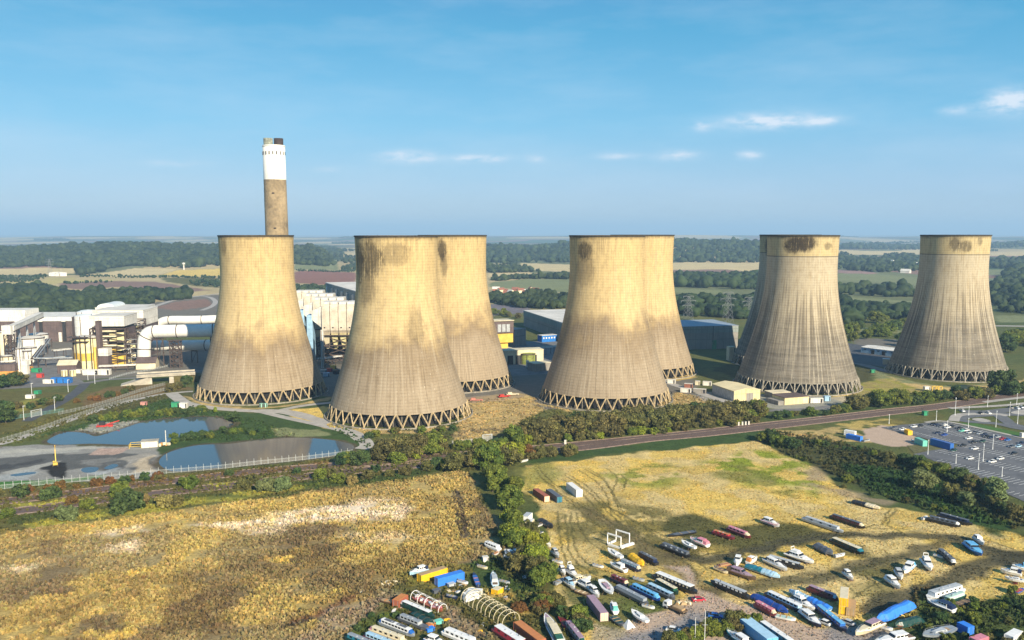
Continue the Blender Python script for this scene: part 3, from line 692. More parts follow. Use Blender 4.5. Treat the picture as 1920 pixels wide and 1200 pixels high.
def tower(label, loc, sm, ribbed, rot=0.0):
    t = thing('cooling_tower', label, 'cooling tower', (loc[0], loc[1], 0), rot, 'cooling towers of the power station')
    me = SHELL.copy(); link('shell', me, sm, t)
    b = MB(); b.lathe([(shell_r(114)-.85, 114.02), (shell_r(114)+.35, 114.02), (shell_r(114)+.35, 113.1), (shell_r(114)+.02, 113.1)], 96)
    b.build('rim', M_rim, t)
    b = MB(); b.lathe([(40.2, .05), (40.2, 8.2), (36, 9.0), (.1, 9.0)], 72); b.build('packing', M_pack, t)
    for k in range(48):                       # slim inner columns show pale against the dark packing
        a = 2*math.pi*(k+.3)/48
        o = MB().bar((40.6*math.cos(a), 40.6*math.sin(a), 0), (40.6*math.cos(a), 40.6*math.sin(a), 8), .28).build('column', M_leg2, t)
    b = MB(); b.lathe([(47.6, .02), (47.6, .8), (46.9, .8), (46.9, .02)], 96); b.build('basin_kerb', M_kerb, t)
    l1, l2, l3 = LEGS[ribbed]
    for k in range(NL):
        for me, nm in ((l1, 'leg'), (l2, 'leg')) + (((l3, 'post'),) if ribbed else ()):
            o = link(nm, me, M_leg2 if ribbed else M_leg, t); o.rotation_euler[2] = 2*math.pi*k/NL
    return t
LEGS = {False: leg_meshes(False), True: leg_meshes(True)}
# azimuths below: 180 faces the camera side (-y), smaller = towards the west (photo left)
TW = [('cooling tower with plain ochre top standing before the tall chimney', (-182.3, 612.9), False, 1, 44, [(138, 106, 9, 7, .55)]),
      ('foremost cooling tower with many black streaks below its rim, beside the pond', (-72.8, 540.9), False, 2, 50, [(124, 98, 14, 16, .75), (148, 100, 24, 13, .8), (185, 103, 26, 8, .45), (142, 82, 18, 12, .5), (210, 60, 12, 13, .4)]),
      ('cooling tower behind the pond-side streaked tower, dark patch beside the overlap', (D(848.5, 440, 650).x, D(848.5, 440, 650).y), False, 3, 52, [(166, 103, 9, 9, .85), (169, 93, 7, 11, .55)]),
      ('cooling tower behind the railway trees with square black patch at top corner', (65.5, 592.3), False, 4, 54, [(138, 104, 16, 8, .8), (138, 91, 20, 13, .4)]),
      ('cooling tower half hidden behind the one with the square black patch', (D(1204.5, 440, 705).x, D(1204.5, 440, 705).y), False, 5, 48, []),
      ('grey streaked cooling tower behind the beige shed with blackened top band', (218.4, 645.7), True, 6, 52, [(148, 107, 20, 7, .95), (164, 108, 22, 6.5, .98), (205, 106, 10, 3, .5)]),
      ('shadowed cooling tower almost wholly hidden behind the blackened grey tower', (D(1482, 440, 750).x, D(1482, 440, 750).y), True, 7, 50, [(120, 104, 14, 10, .9)]),
      ('grey streaked cooling tower standing alone beyond the car park', (361.2, 700.8), True, 8, 54, [(152, 107, 9, 7, .7), (170, 105, 14, 5, .7), (196, 109, 6, 4, .5)])]
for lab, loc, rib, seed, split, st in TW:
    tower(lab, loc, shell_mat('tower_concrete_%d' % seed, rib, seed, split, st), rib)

# ------------------------------------------------------------------ chimney
def chimney():
    p = D(519.3, 440, 830); q = D(512, 275, 830)
    ztop = q.z; rt = 22.0*830/1600; rb = 21.75*830/1600
    t = thing('power_station_chimney', 'tall chimney with white top half above brown concrete, twin flue ends', 'chimney', (p.x, p.y, 0))
    mw = mat('chimney_white', (.80, .77, .68), .75, .10, .05); mb = mat('chimney_brown', (.33, .245, .14), .9, .28, .06, bump=.2)
    zs = D(515, 338, 830).z
    r = lambda z: 10.9+(114-z)*.0062+.0
    MB().lathe([(r(z), z) for z in (0, 40, 80, 114, zs)], 48).build('shaft', mb, t, True)
    MB().lathe([(r(zs), zs), (r(ztop)+.05, ztop-.02), (r(ztop)-.6, ztop), (.1, ztop)], 48).build('white_top', mw, t, True)
    md = mat('flue_dark', (.045, .03, .025), .8); mg = mat('flue_pale', (.30, .31, .24), .8, .4, .3)
    h = 6.6
    for dx, mm, rr in ((-4.9, mg, 4.3), (4.6, md, 4.4)):
        MB().lathe([(rr, 0), (rr, h), (rr-.4, h), (rr-.4, h-4), (.1, h-4)], 28, (dx, -1.5 if dx < 0 else .5, ztop)).build('flue', mm, t, True)
    for k in range(10):                                  # dark vent slots below the lip
        a = -math.pi/2+(k-4.5)*.34
        b = MB().bar((r(ztop)*math.cos(a), r(ztop)*math.sin(a), ztop-9.2), (r(ztop)*math.cos(a), r(ztop)*math.sin(a), ztop-6), .9, .9).build('vent_slot', md, t)
    MB().lathe([(r(ztop)+.4, ztop-1.2), (r(ztop)+.4, ztop-.5), (r(ztop), ztop-.5)], 40).build('lip_ring', mw, t)
    for zz, a in ((zs-13, -1.5), (120, -1.45)):
        MB().box((r(zz)*math.cos(a), r(zz)*math.sin(a), zz), (2.2, 1.2, 1.0)).build('hatch', md, t)
chimney()

# ------------------------------------------------------------------ roads, railway, water
M_asph = mat('asphalt', (.075, .078, .085), .85, .2, .25)
M_asph2 = mat('worn_asphalt', (.17, .165, .16), .9, .2, .15)
M_conc = mat('road_concrete', (.40, .37, .33), .9, .15, .2)
M_mark = mat('road_paint', (.75, .75, .72), .7, .15, .8)
M_ball = mat('ballast', (.20, .125, .09), .95, .35, .5, bump=.6)
M_cess = mat('ballast_shoulder', (.46, .32, .23), .95, .3, .5, bump=.4)
M_rail = mat('rail_steel', (.30, .26, .24), .35, .2, 1, metal=.6)
M_slee = mat('sleeper_concrete', (.13, .085, .068), .9, .2, 1)
def water_mat():
    m, n, l, p = nodes('pond_water')
    p.inputs['Base Color'].default_value = (.065, .085, .10, 1); p.inputs['Roughness'].default_value = .05
    p.inputs['IOR'].default_value = 1.33; p.inputs['Specular IOR Level'].default_value = .9
    g = n.new('ShaderNodeNewGeometry'); f = noise(n, l, .5, 4, g.outputs['Position'])
    b = n.new('ShaderNodeBump'); b.inputs['Strength'].default_value = .06; b.inputs['Distance'].default_value = .25
    l.new(f, b.inputs['Height']); l.new(b.outputs[0], p.inputs['Normal'])
    return m
M_water = water_mat()
POND1 = [(88, 828), (108, 815), (128, 810), (160, 812), (178, 818), (200, 813), (232, 803), (262, 793), (300, 787), (370, 782), (412, 784), (438, 795), (428, 801), (392, 809), (345, 818), (318, 828), (300, 833), (240, 834), (170, 832), (112, 834)]
POND2 = [(298, 868), (303, 857), (320, 847), (352, 838), (382, 834), (430, 832), (480, 826), (540, 821), (590, 822), (640, 828), (664, 837), (655, 847), (630, 853), (560, 863), (480, 871), (400, 878), (330, 884), (308, 878)]
sheet('pond_water', POND1, M_water, smoothk=4)
sheet('pond_water', POND2, M_water, smoothk=4)
for p in ([(152, 880), (165, 876), (185, 877), (178, 885), (158, 886)], [(195, 878), (212, 870), (222, 873), (208, 880)], [(20, 890), (60, 885), (66, 888), (30, 893)]):
    sheet('puddle', p, M_water, smoothk=3)
# paths and roads
strip('track', [(-80, 850), (0, 832), (35, 822), (70, 810), (150, 781), (240, 753), (300, 740), (345, 735), (362, 734)], [7, 6, 5, 5], M_conc)
strip('access_road', [(322, 738), (334, 747), (352, 757), (400, 765), (460, 770), (510, 771), (545, 774), (600, 789), (645, 805), (676, 820), (688, 834), (676, 842)], [9, 8, 11, 9, 8, 7], M_conc)
strip('access_road', [(520, 771), (560, 762), (600, 757), (650, 752)], 6, M_conc)
strip('access_road', [(490, 772), (540, 784), (600, 797), (650, 810), (676, 826)], 6, M_conc)
strip('works_road', [(-60, 733), (30, 727), (100, 723), (150, 720), (200, 712), (262, 708), (330, 700), (430, 690)], 8, M_asph2)
strip('works_road', [(160, 719), (145, 734), (118, 752), (85, 770), (50, 790)], [8, 8, 7, 6], M_asph)
strip('works_road', [(420, 690), (440, 640), (450, 600), (460, 580)], 8, M_asph2)
strip('yard_road', [(1235, 712), (1300, 733), (1345, 748), (1375, 758)], 7, M_conc)
strip('yard_road', [(1420, 770), (1500, 768), (1560, 762), (1650, 752), (1720, 745), (1780, 740)], 7, M_asph2)
strip('yard_road', [(1590, 675), (1640, 690), (1680, 700)], 10, M_asph2)
sheet('works_yard', [(0, 655), (135, 655), (130, 700), (160, 718), (40, 728), (0, 728)], M_asph2)
sheet('works_yard', [(930, 640), (1055, 640), (1050, 700), (960, 705)], M_asph2)
sheet('yard', [(1570, 640), (1660, 655), (1690, 665), (1670, 690), (1600, 680)], M_asph)
strip('access_road', [(280, 578), (330, 562), (390, 553), (440, 548)], 9, M_conc)
strip('access_road', [(378, 582), (396, 575), (404, 566), (395, 558), (380, 556)], 8, M_conc)
strip('country_road', [(1860, 611), (1930, 612), (2050, 616)], 12, M_conc)

TA = [(-260, 970), (-100, 954), (25, 938), (130, 926), (250, 910), (360, 898), (480, 884), (656, 871), (720, 866), (780, 859), (880, 851), (976, 843), (1115, 830), (1315, 810), (1440, 796), (1560, 783), (1660, 771), (1750, 762), (1830, 751), (1930, 736), (2050, 716)]
TB = [(-260, 1000), (-100, 978), (0, 963), (100, 950), (210, 936), (300, 925), (400, 914), (480, 904), (656, 884), (740, 876), (816, 869), (900, 859), (982, 851), (1115, 837), (1215, 824), (1315, 815), (1440, 801), (1560, 787), (1660, 775), (1750, 765), (1830, 754), (1930, 739), (2050, 719)]
for k, T in enumerate((TA, TB)):
    strip('railway_shoulder', T, 11.5, M_cess); strip('railway_ballast', T, 8.6, M_ball)
def rails():
    for T in (TA, TB):
        P = gp(curve(T, 6))
        for c in (-1.75, 1.75):
            strip('railway_sleepers', P, 2.5, M_slee, world=True, offs=c)
            for g in (-.75, .75): strip('rail', P, .16, M_rail, world=True, offs=c+g)
rails()

# fences: one thing each, with a child per post and per bay
M_fence = mat('fence_galvanised', (.46, .48, .47), .5, .15, 1, metal=.15)
M_fgrey = mat('fence_grey_mesh', (.28, .29, .27), .7, .2, 1)
M_fgreen = mat('fence_green_mesh', (.11, .22, .19), .7, .2, 1)
def fence(name, label, pts, h, step, m, pales, tall=1.25, maxn=95, pw=.10, top=True):
    P = [Vector((x, y, 0)) for x, y in gp(curve(pts, 8))]
    seg = [0]
    for a, b in zip(P[:-1], P[1:]): seg.append(seg[-1]+(b-a).length)
    L = seg[-1]; n = min(maxn, max(2, round(L/step))); st = L/n
    def at(s):
        s = min(max(s, 0), L-1e-6); i = max(j for j in range(len(seg)-1) if seg[j] <= s)
        return P[i].lerp(P[i+1], (s-seg[i])/(seg[i+1]-seg[i]+1e-9))
    t = thing(name, label, 'fence', P[0])
    pm = MB().box((0, 0, h*tall/2), (.16, .16, h*tall)).mesh('post')
    bay = MB(); np_ = max(3, int(st/pales))
    for i in range(np_):
        x = (i+.5)/np_*st; bay.box((x, 0, h/2+.1), (pw, .04, h-.1))
    for z in (.35, h*.85): bay.box((st/2, 0, z), (st-.1, .06, .08))
    bmsh = bay.mesh('pale_bay')
    for i in range(n):
        a, b = at(i*st), at((i+1)*st); d = b-a
        o = link('post', pm, m, t); o.location = a-P[0]
        q = link('pale_bay', bmsh, m, t); q.location = a-P[0]; q.rotation_euler[2] = math.atan2(d.y, d.x); q.scale[0] = d.length/st
    return t
fence('palisade_fence', 'pale palisade fence with tall posts between the sludge beds, the pond and the railway', [(-40, 922), (0, 918), (120, 906), (240, 896), (300, 889), (400, 881), (480, 872), (560, 864), (640, 854), (662, 850)], 2.3, 3.4, M_fence, .45, 1.5, pw=.08)
fence('palisade_fence', 'short pale palisade fence by the white gate frame above the railway hedge', [(848, 836), (880, 832), (905, 829), (918, 827)], 2.6, 3.0, M_fence, .32)
fence('mesh_fence', 'grey mesh fence beside the pale track that climbs to the road bridge', [(-20, 838), (0, 830), (60, 812), (150, 780), (240, 751), (312, 732)], 2.4, 3.0, M_fgrey, .4, 1.1)
fence('mesh_fence', 'grey fence along the far side of the siding below the road bridge', [(110, 778), (180, 762), (262, 735), (310, 722)], 2.2, 3.0, M_fgrey, .4, 1.1)
fence('mesh_fence', 'green mesh fence beside the white gate posts near the sludge beds', [(-10, 795), (40, 784), (75, 779), (120, 772)], 2.4, 3.0, M_fgreen, .3, 1.1)
fence('boundary_fence', 'low white fence following the works road below the steel frames', [(205, 712), (240, 702), (280, 695), (312, 688), (316, 684)], 1.6, 3.0, M_fence, .5, 1.1)
def gate(label, p0, p1, h):
    a, b = G(*p0), G(*p1); d = b-a; L = d.length
    t = thing('gate', label, 'gate', a, math.atan2(d.y, d.x))
    for x in (0, L): MB().box((x, 0, h/2), (.5, .5, h)).build('gate_post', M_fence, t)
    MB().box((L/2, 0, h-.2), (L-.5, .3, .4)).build('top_beam', M_fence, t)
    b_ = MB()
    for i in range(12): b_.box(((i+.5)*L/12, 0, h*.42), (.16, .06, h*.7))
    b_.box((L/2, 0, .5), (L-.6, .1, .15)); b_.box((L/2, 0, h*.75), (L-.6, .1, .15)); b_.build('gate_leaf', M_fence, t)
gate('white framed gate in the short palisade fence above the hedge', (905, 829), (922, 827), 4.2)
gate('white four post gate beside the green mesh fence', (59, 783), (78, 779), 4.5)
gate('small white gate at the end of the pale pond-side road', (700, 848), (712, 846), 3.5)

# ------------------------------------------------------------------ vegetation
def leaf_mat(name, c, dark, hue=.02):
    m, n, l, p = nodes(name)
    at = n.new('ShaderNodeAttribute'); at.attribute_name = 'cover'
    oi = n.new('ShaderNodeObjectInfo')
    s = n.new('ShaderNodeSeparateXYZ'); l.new(at.outputs['Color'], s.inputs[0])
    cc = mixc(n, l, s.outputs[0], dark+(1,), c+(1,))
    hs = n.new('ShaderNodeHueSaturation'); l.new(cc, hs.inputs['Color'])
    l.new(mathn(n, l, 'MULTIPLY_ADD', oi.outputs['Random'], hue*2, .5-hue), hs.inputs['Hue'])
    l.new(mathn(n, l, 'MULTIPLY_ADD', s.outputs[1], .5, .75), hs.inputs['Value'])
    l.new(hs.outputs[0], p.inputs['Base Color']); p.inputs['Roughness'].default_value = .7; p.inputs['Specular IOR Level'].default_value = .2
    tr = n.new('ShaderNodeBsdfTranslucent'); l.new(hs.outputs[0], tr.inputs['Color'])
    mx = n.new('ShaderNodeMixShader'); mx.inputs[0].default_value = .25
    l.new(p.outputs[0], mx.inputs[1]); l.new(tr.outputs[0], mx.inputs[2]); l.new(mx.outputs[0], n['Material Output'].inputs['Surface'])
    return m
LEAF = dict(green=leaf_mat('leaf_green', (.205, .235, .036), (.065, .098, .017)), olive=leaf_mat('leaf_olive', (.205, .185, .055), (.07, .07, .024)), dark=leaf_mat('leaf_dark', (.095, .145, .042), (.03, .058, .02)),
            lime=leaf_mat('leaf_lime', (.30, .33, .032), (.13, .165, .022)), bronze=leaf_mat('leaf_bronze', (.24, .13, .035), (.10, .06, .02)), silver=leaf_mat('leaf_silver', (.21, .25, .095), (.10, .125, .045)),
            wood=leaf_mat('leaf_wood', (.060, .088, .030), (.012, .025, .012)), straw=leaf_mat('leaf_dry', (.38, .31, .10), (.18, .14, .05)))
M_bark = mat('bark', (.11, .085, .06), .95, .3, 1.5)
def ico(sub):
    import bmesh
    b = bmesh.new(); bmesh.ops.create_icosphere(b, subdivisions=sub, radius=1)
    v = np.array([p.co[:] for p in b.verts]); f = np.array([[x.index for x in q.verts] for q in b.faces]); b.free()
    return v, f
ICO1, ICO2, ICO3 = ico(1), ico(2), ico(3)
def leaf_quads(c, nrm, size, r):
    """small quads at points c facing roughly nrm"""
    n = len(c)
    d = nrm+r.normal(0, .55, (n, 3)); d /= np.linalg.norm(d, axis=1)[:, None]+1e-9
    a = np.cross(d, r.normal(0, 1, (n, 3))); a /= np.linalg.norm(a, axis=1)[:, None]+1e-9
    b = np.cross(d, a)
    s = (size*(.6+.8*r.random(n)))[:, None]
    v = np.stack([c+a*s+b*s*.2, c+b*s*.8, c-a*s-b*s*.1, c-b*s*.75], 1).reshape(-1, 3)
    return v, np.arange(4*n).reshape(n, 4)
def crown_mesh(seed, kind='round', nc=26, per=80, leaf=.055):
    """unit-height tree crown: leaf clumps spread through an uneven volume"""
    r = np.random.default_rng(seed); V = []; F = []; A = []; o = 0
    rx = {'round': .46, 'tall': .27, 'bush': .62, 'spread': .60}[kind]; z0, z1 = {'round': (.16, 1.), 'tall': (.10, 1.), 'bush': (.0, 1.0), 'spread': (.14, 1.)}[kind]
    for k in range(nc):
        t = (k+.5)/nc; ang = k*2.4+r.random()*.8; zc = z0+(z1-z0)*(.12+.74*r.random())
        rel = (zc-z0)/(z1-z0); prof = math.sin(math.pi*min(1, .14+.84*rel))**.6
        rad = rx*prof*(.35+.65*r.random()**.5)*(1+.25*math.sin(2*ang+seed))
        c = np.array([math.cos(ang)*rad, math.sin(ang)*rad, zc]); cr = (.13+.10*r.random())*(1.25 if kind in ('bush', 'spread') else 1)*(.75 if kind == 'tall' else 1)
        d = r.normal(0, 1, (per, 3)); d[:, 2] = d[:, 2]*.9+.25; d /= np.linalg.norm(d, axis=1)[:, None]
        q = c+d*np.array([1, 1, .8])*(cr*(.75+.4*r.random(per)))[:, None]; q[:, 2] = np.maximum(q[:, 2], .02)
        v, f = leaf_quads(q, d, np.full(per, leaf), r)
        tone = np.clip(.5+.5*r.normal()*.7+0*v[:, 0], 0, 1); V.append(v); F.append(f+o); o += len(v)
        A.append(np.stack([tone, np.repeat(r.random(per), 4), tone*0], 1))
        w = ICO1[0]*np.array([1, 1, .8])*cr*.78+c; w[:, 2] = np.maximum(w[:, 2], .0)  # unseen core added inside each clump to block light, toned dark like inner shade
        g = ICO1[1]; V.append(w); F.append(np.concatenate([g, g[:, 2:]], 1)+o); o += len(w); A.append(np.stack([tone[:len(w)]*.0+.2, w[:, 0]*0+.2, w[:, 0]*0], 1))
    return np.concatenate(V), np.concatenate(F), np.concatenate(A)
def trunk_mesh(seed, kind):
    r = np.random.default_rng(seed+99); b = MB()
    b.path([(0, 0, -.02), (.01, 0, .2), (.0, .015, .42), (.01, 0, .62)], [.030, .024, .016, .006], 7)
    for k in range(6):
        a = k*1.05+r.random()*.6; z = .18+.06*k
        b.path([(0, 0, z), (.10*math.cos(a), .10*math.sin(a), z+.10), (.24*math.cos(a), .24*math.sin(a), z+.24)], [.013, .009, .003], 5)
    return b.mesh('trunk')
CROWNS = {}; TRUNKS = {}
for kd, cnt in (('round', 4), ('tall', 2), ('bush', 4), ('spread', 3)):
    for i in range(cnt):
        v, f, a = crown_mesh(11*i+len(kd), kd, 30 if kd != 'tall' else 24, 85, .042 if kd != 'bush' else .06)
        CROWNS[kd, i] = (v, f, a); TRUNKS[kd, i] = trunk_mesh(i, kd)
_cm = {}
def crown(kd, i, col):
    if (kd, i, col) not in _cm:
        v, f, a = CROWNS[kd, i]; _cm[kd, i, col] = fastmesh('crown', v, f, LEAF[col], a)
    return _cm[kd, i, col]
NV = dict(round=4, tall=2, bush=4, spread=3)
def tree(px, py, h, kd, col, label, group, world=None, wide=1.0):
    p = world if world is not None else G(px, py)
    z = tz(p[0], p[1]) if p[1] > 2000 else 0
    i = random.randrange(NV[kd]); low = kd == 'bush'
    t = thing('shrub' if low else 'tree', label, 'shrub' if low else 'tree', (p[0], p[1], z), random.random()*6.28, group)
    c = link('foliage' if low else 'crown', crown(kd, i, col), None, t); w = wide*random.uniform(.88, 1.12)
    c.scale = (h*w, h*w, h)
    k = link('stem' if low else 'trunk', TRUNKS[kd, i], M_bark, t); k.scale = (h, h, h)
    return t
def trees_along(pts, n, hs, kds, cols, label, group, spread=3.0, wide=1.0):
    """n trees jittered along a pixel polyline"""
    P = [Vector((x, y, 0)) for x, y in gp(pts)]
    seg = [0]
    for a, b in zip(P[:-1], P[1:]): seg.append(seg[-1]+(b-a).length)
    for k in range(n):
        s = (k+.5+random.uniform(-.35, .35))/n*seg[-1]; i = max(j for j in range(len(P)-1) if seg[j] <= max(s, 0))
        p = P[i].lerp(P[i+1], min(1, max(0, (s-seg[i])/(seg[i+1]-seg[i]+1e-9))))
        p = (p.x+random.gauss(0, spread), p.y+random.gauss(0, spread))
        tree(0, 0, random.uniform(*hs), random.choice(kds), random.choice(cols), label, group, world=p, wide=wide)
random.seed(21)
# belt of trees between the black-patched tower and the railway
LB = 'olive green tree in the thick belt between the cooling towers and the railway'
trees_along([(965, 832), (1010, 826), (1100, 816), (1200, 806), (1300, 796), (1400, 786), (1432, 782)], 30, (9.5, 13), ['round', 'spread'], ['olive', 'olive', 'olive', 'green'], LB, 'trees in the belt beside the railway', 3)
trees_along([(985, 824), (1080, 812), (1200, 800), (1300, 788), (1390, 780)], 20, (9, 12), ['round', 'spread'], ['olive', 'olive', 'dark'], LB, 'trees in the belt beside the railway', 3)
trees_along([(960, 834), (1100, 824), (1250, 810), (1420, 791)], 26, (2.5, 5), ['bush'], ['green', 'olive', 'olive', 'lime'], 'low shrub at the foot of the olive tree belt beside the railway', 'shrubs at the foot of the tree belt', 1.5)
trees_along([(1445, 785), (1500, 780), (1560, 774), (1600, 770)], 12, (3.5, 5.5), ['bush', 'round'], ['green', 'dark', 'olive'], 'bushy tree on the railway bank before the grey streaked tower', 'trees on the bank before the grey tower', 2)
trees_along([(1605, 768), (1640, 763), (1680, 757), (1700, 755)], 9, (8, 11), ['round', 'spread'], ['olive', 'green'], 'rounded tree in the clump right of the grey tower beside the railway', 'clump of trees beside the railway right of the grey tower', 3)
trees_along([(1700, 757), (1760, 752), (1830, 745), (1920, 735)], 16, (5, 9), ['round', 'bush'], ['green', 'dark', 'olive'], 'dark tree in the row between the lone tower and the car park', 'row of trees behind the car park', 3)
trees_along([(1855, 738), (1895, 735)], 2, (17, 18), ['tall'], ['dark'], 'tall dark conifer-like tree beyond the car park lamps', 'tall trees beyond the car park', 1)
trees_along([(1900, 742), (1990, 730)], 5, (8, 11), ['round'], ['dark', 'green'], 'dark tree at the end of the road past the car park', 'trees at the road past the car park', 3)
# clump by the pond-side tower
trees_along([(725, 858), (765, 858), (800, 855), (838, 850)], 8, (9, 12), ['round', 'spread'], ['olive', 'olive', 'green'], 'olive tree in the clump between the streaked tower and the railway', 'trees between the streaked tower and the railway', 3)
trees_along([(640, 872), (680, 867), (700, 864)], 6, (5, 7), ['bush', 'round'], ['green', 'dark'], 'dark green bush at the corner of the pond beside the railway', 'bushes at the pond corner', 2)
trees_along([(850, 842), (930, 838), (950, 840)], 7, (4, 6), ['bush'], ['dark', 'green'], 'dark bush below the short palisade fence', 'bushes below the palisade fence', 2)
trees_along([(690, 820), (760, 812), (880, 806)], 9, (2, 4), ['bush'], ['dark', 'green', 'olive'], 'low bush at the foot of the streaked cooling tower', 'bushes at the foot of the streaked tower', 2)
tree(778, 857, 6, 'bush', 'lime', 'bright lime bush against the olive clump by the railway', None)
tree(745, 868, 5.5, 'bush', 'green', 'dense green bush standing between the two railway lines by the clump', None)
tree(725, 862, 4.5, 'bush', 'olive', 'small olive bush just left of the lime bush by the railway', None)
# hedge line that divides the two fields
HL = 'big green tree in the hedge line between the rough field and the golden field'
trees_along([(884, 882), (905, 874), (940, 868), (968, 868)], 12, (8.5, 12.5), ['round', 'spread'], ['green', 'lime', 'olive', 'green'], HL, 'trees in the hedge between the fields', 3.5)
trees_along([(943, 905), (945, 930), (950, 958)], 9, (7.5, 10), ['round', 'tall', 'round'], ['green', 'lime', 'green'], HL, 'trees in the hedge between the fields', 3)
trees_along([(955, 985), (966, 1010), (982, 1035), (1000, 1062), (1012, 1085), (1022, 1105)], 16, (5, 7.5), ['round', 'spread', 'bush'], ['green', 'olive', 'lime', 'green'], 'tree in the hedge behind the moored cruisers', 'trees in the hedge behind the cruisers', 2.5)
trees_along([(1030, 1118), (1048, 1140), (1072, 1158), (1100, 1190)], 12, (3, 5), ['bush', 'round'], ['olive', 'green', 'olive', 'dark'], 'olive bush in the hedge by the mauve container', 'bushes by the mauve container', 2)
trees_along([(960, 1150), (1000, 1150), (1020, 1130)], 7, (2.5, 4), ['bush'], ['straw', 'olive', 'bronze'], 'dry yellowish bush beside the hoop frame', 'dry bushes beside the hoop frame', 2)
tree(961, 985, 6, 'bush', 'lime', 'yellow green bush leaning over the white cabins in the hedge', None)
tree(985, 1012, 4.5, 'bush', 'bronze', 'orange brown bush in the hedge beside the white shed', None)
tree(989, 858, 6.5, 'bush', 'bronze', 'orange autumn bush at the hedge end beside the railway', None)
trees_along([(978, 860), (1010, 857), (1050, 852), (1090, 848)], 10, (3.5, 5.5), ['bush'], ['olive', 'dark', 'olive'], 'olive hedge bush along the railway beside the orange bush', 'hedge bushes beside the orange bush', 1.5)
trees_along([(820, 875), (850, 872), (880, 870)], 6, (4, 6), ['bush'], ['olive', 'dark', 'lime'], 'hedge bush where the two railway lines reach the big hedge', 'bushes where the lines reach the hedge', 2)
# line-side bushes on the left
BL = [(15, 970, 4, 'green'), (225, 930, 6, 'green'), (240, 958, 9, 'dark'), (267, 945, 4.5, 'straw'), (310, 950, 5, 'straw'), (330, 948, 4.5, 'olive'), (355, 915, 6, 'green'), (430, 892, 3, 'dark'), (475, 905, 4, 'olive'), (500, 922, 6, 'silver'), (530, 920, 6, 'silver'), (455, 914, 4, 'olive'),
      (600, 898, 5, 'green'), (620, 893, 4, 'olive'), (705, 884, 3.5, 'dark'), (557, 888, 3, 'dark'), (125, 975, 6, 'silver'), (165, 955, 4.5, 'green'), (95, 935, 5, 'dark'), (40, 930, 5, 'dark'), (136, 945, 3.5, 'bronze'), (635, 905, 4.5, 'green'), (660, 908, 4, 'straw'), (690, 899, 5, 'olive'), (760, 890, 4.5, 'olive'), (800, 882, 4.5, 'olive'), (835, 880, 5, 'lime'), (730, 893, 3.5, 'olive')]
NAMES = dict(green='leafy green bush on the railway verge near the rough field', dark='dark green bush on the railway verge near the rough field', straw='pale dry bush on the railway verge near the rough field', olive='olive bush on the railway verge near the rough field', silver='greyish half bare bush on the railway verge near the rough field', bronze='reddish brown bush beside the railway verge', lime='yellow green bush at the railway verge by the rough field corner')
for x, y, h, c in BL: tree(x, y, h, 'bush', c, NAMES[c], 'bushes along the railway verge, '+c)
trees_along([(30, 925), (200, 908), (330, 896)], 16, (2, 4), ['bush'], ['dark', 'olive', 'bronze'], 'low scrub bush between the palisade fence and the railway', 'scrub between fence and railway', 1.5)
# round the ponds and works road
trees_along([(5, 728), (15, 725), (28, 722)], 5, (8, 11), ['round', 'spread'], ['olive', 'dark'], 'brownish tree at the road corner before the orange shed', 'trees at the road corner by the orange shed', 3)
trees_along([(-6, 795), (6, 792)], 3, (11, 14), ['round'], ['dark'], 'dark tree cut by the edge of the view beside the green fence', 'dark trees beside the green fence', 2)
trees_along([(40, 768), (70, 760), (110, 752)], 9, (3, 5), ['bush'], ['dark', 'olive'], 'dark scrub bush on the grass beside the works road junction', 'scrub beside the works road junction', 3)
trees_along([(150, 755), (190, 748), (240, 738), (250, 730)], 12, (2.5, 4.5), ['bush'], ['dark', 'olive', 'bronze'], 'dark bush on the bank below the road bridge', 'bushes on the bank below the bridge', 3)
trees_along([(175, 790), (210, 785), (240, 781), (300, 778), (340, 776), (380, 775)], 18, (3, 5), ['bush'], ['dark', 'green'], 'green bush on the far bank of the upper pond', 'bushes on the far bank of the upper pond', 2)
trees_along([(330, 832), (360, 822), (400, 814), (450, 812), (500, 812)], 24, (2.2, 4), ['bush'], ['dark', 'green', 'dark'], 'low bush on the bank between the two ponds', 'bushes on the bank between the ponds', 2.5)
trees_along([(320, 735), (345, 722), (362, 715)], 6, (3, 6), ['bush'], ['dark', 'olive'], 'dark bush beside the concrete road bridge', 'bushes beside the road bridge', 2)
tree(438, 792, 7, 'round', 'dark', 'rounded dark tree at the tip of the upper pond', None)
tree(404, 774, 4, 'tall', 'lime', 'small yellowish poplar beside the pale road at the upper pond', None)
tree(326, 824, 4, 'round', 'green', 'small pointed green tree at the inner bank of the upper pond', None)
# strip between golden field and car park
SC = 'dark green tree in the scrub strip between the golden field and the car park'
trees_along([(1425, 828), (1450, 833), (1480, 842)], 7, (5, 8), ['bush', 'round'], ['dark', 'green'], 'dark bush at the tip of the scrub strip beside the golden field', 'bushes at the tip of the scrub strip', 2)
trees_along([(1480, 826), (1540, 836), (1590, 846), (1650, 854)], 12, (2, 3.6), ['bush', 'round'], ['dark', 'green', 'dark'], SC, 'trees of the scrub strip', 2.5)
trees_along([(1655, 862), (1700, 872), (1740, 885), (1780, 898), (1830, 917), (1880, 936)], 15, (4, 7), ['round', 'spread'], ['dark', 'green', 'olive', 'green'], SC, 'trees of the scrub strip', 3)
trees_along([(1850, 945), (1900, 962), (1960, 990)], 6, (3.5, 6), ['round', 'bush'], ['dark', 'green', 'olive'], SC, 'trees of the scrub strip', 4)
tree(1730, 918, 9, 'spread', 'silver', 'broad pale green bush standing clear in the dark scrub', None, wide=.8)
tree(1810, 950, 6.5, 'round', 'silver', 'smaller pale green bush below the broad pale one in the scrub', None)
tree(1866, 942, 11, 'tall', 'silver', 'tall pale willow-like tree at the lower edge of the car park', None, wide=1.5)
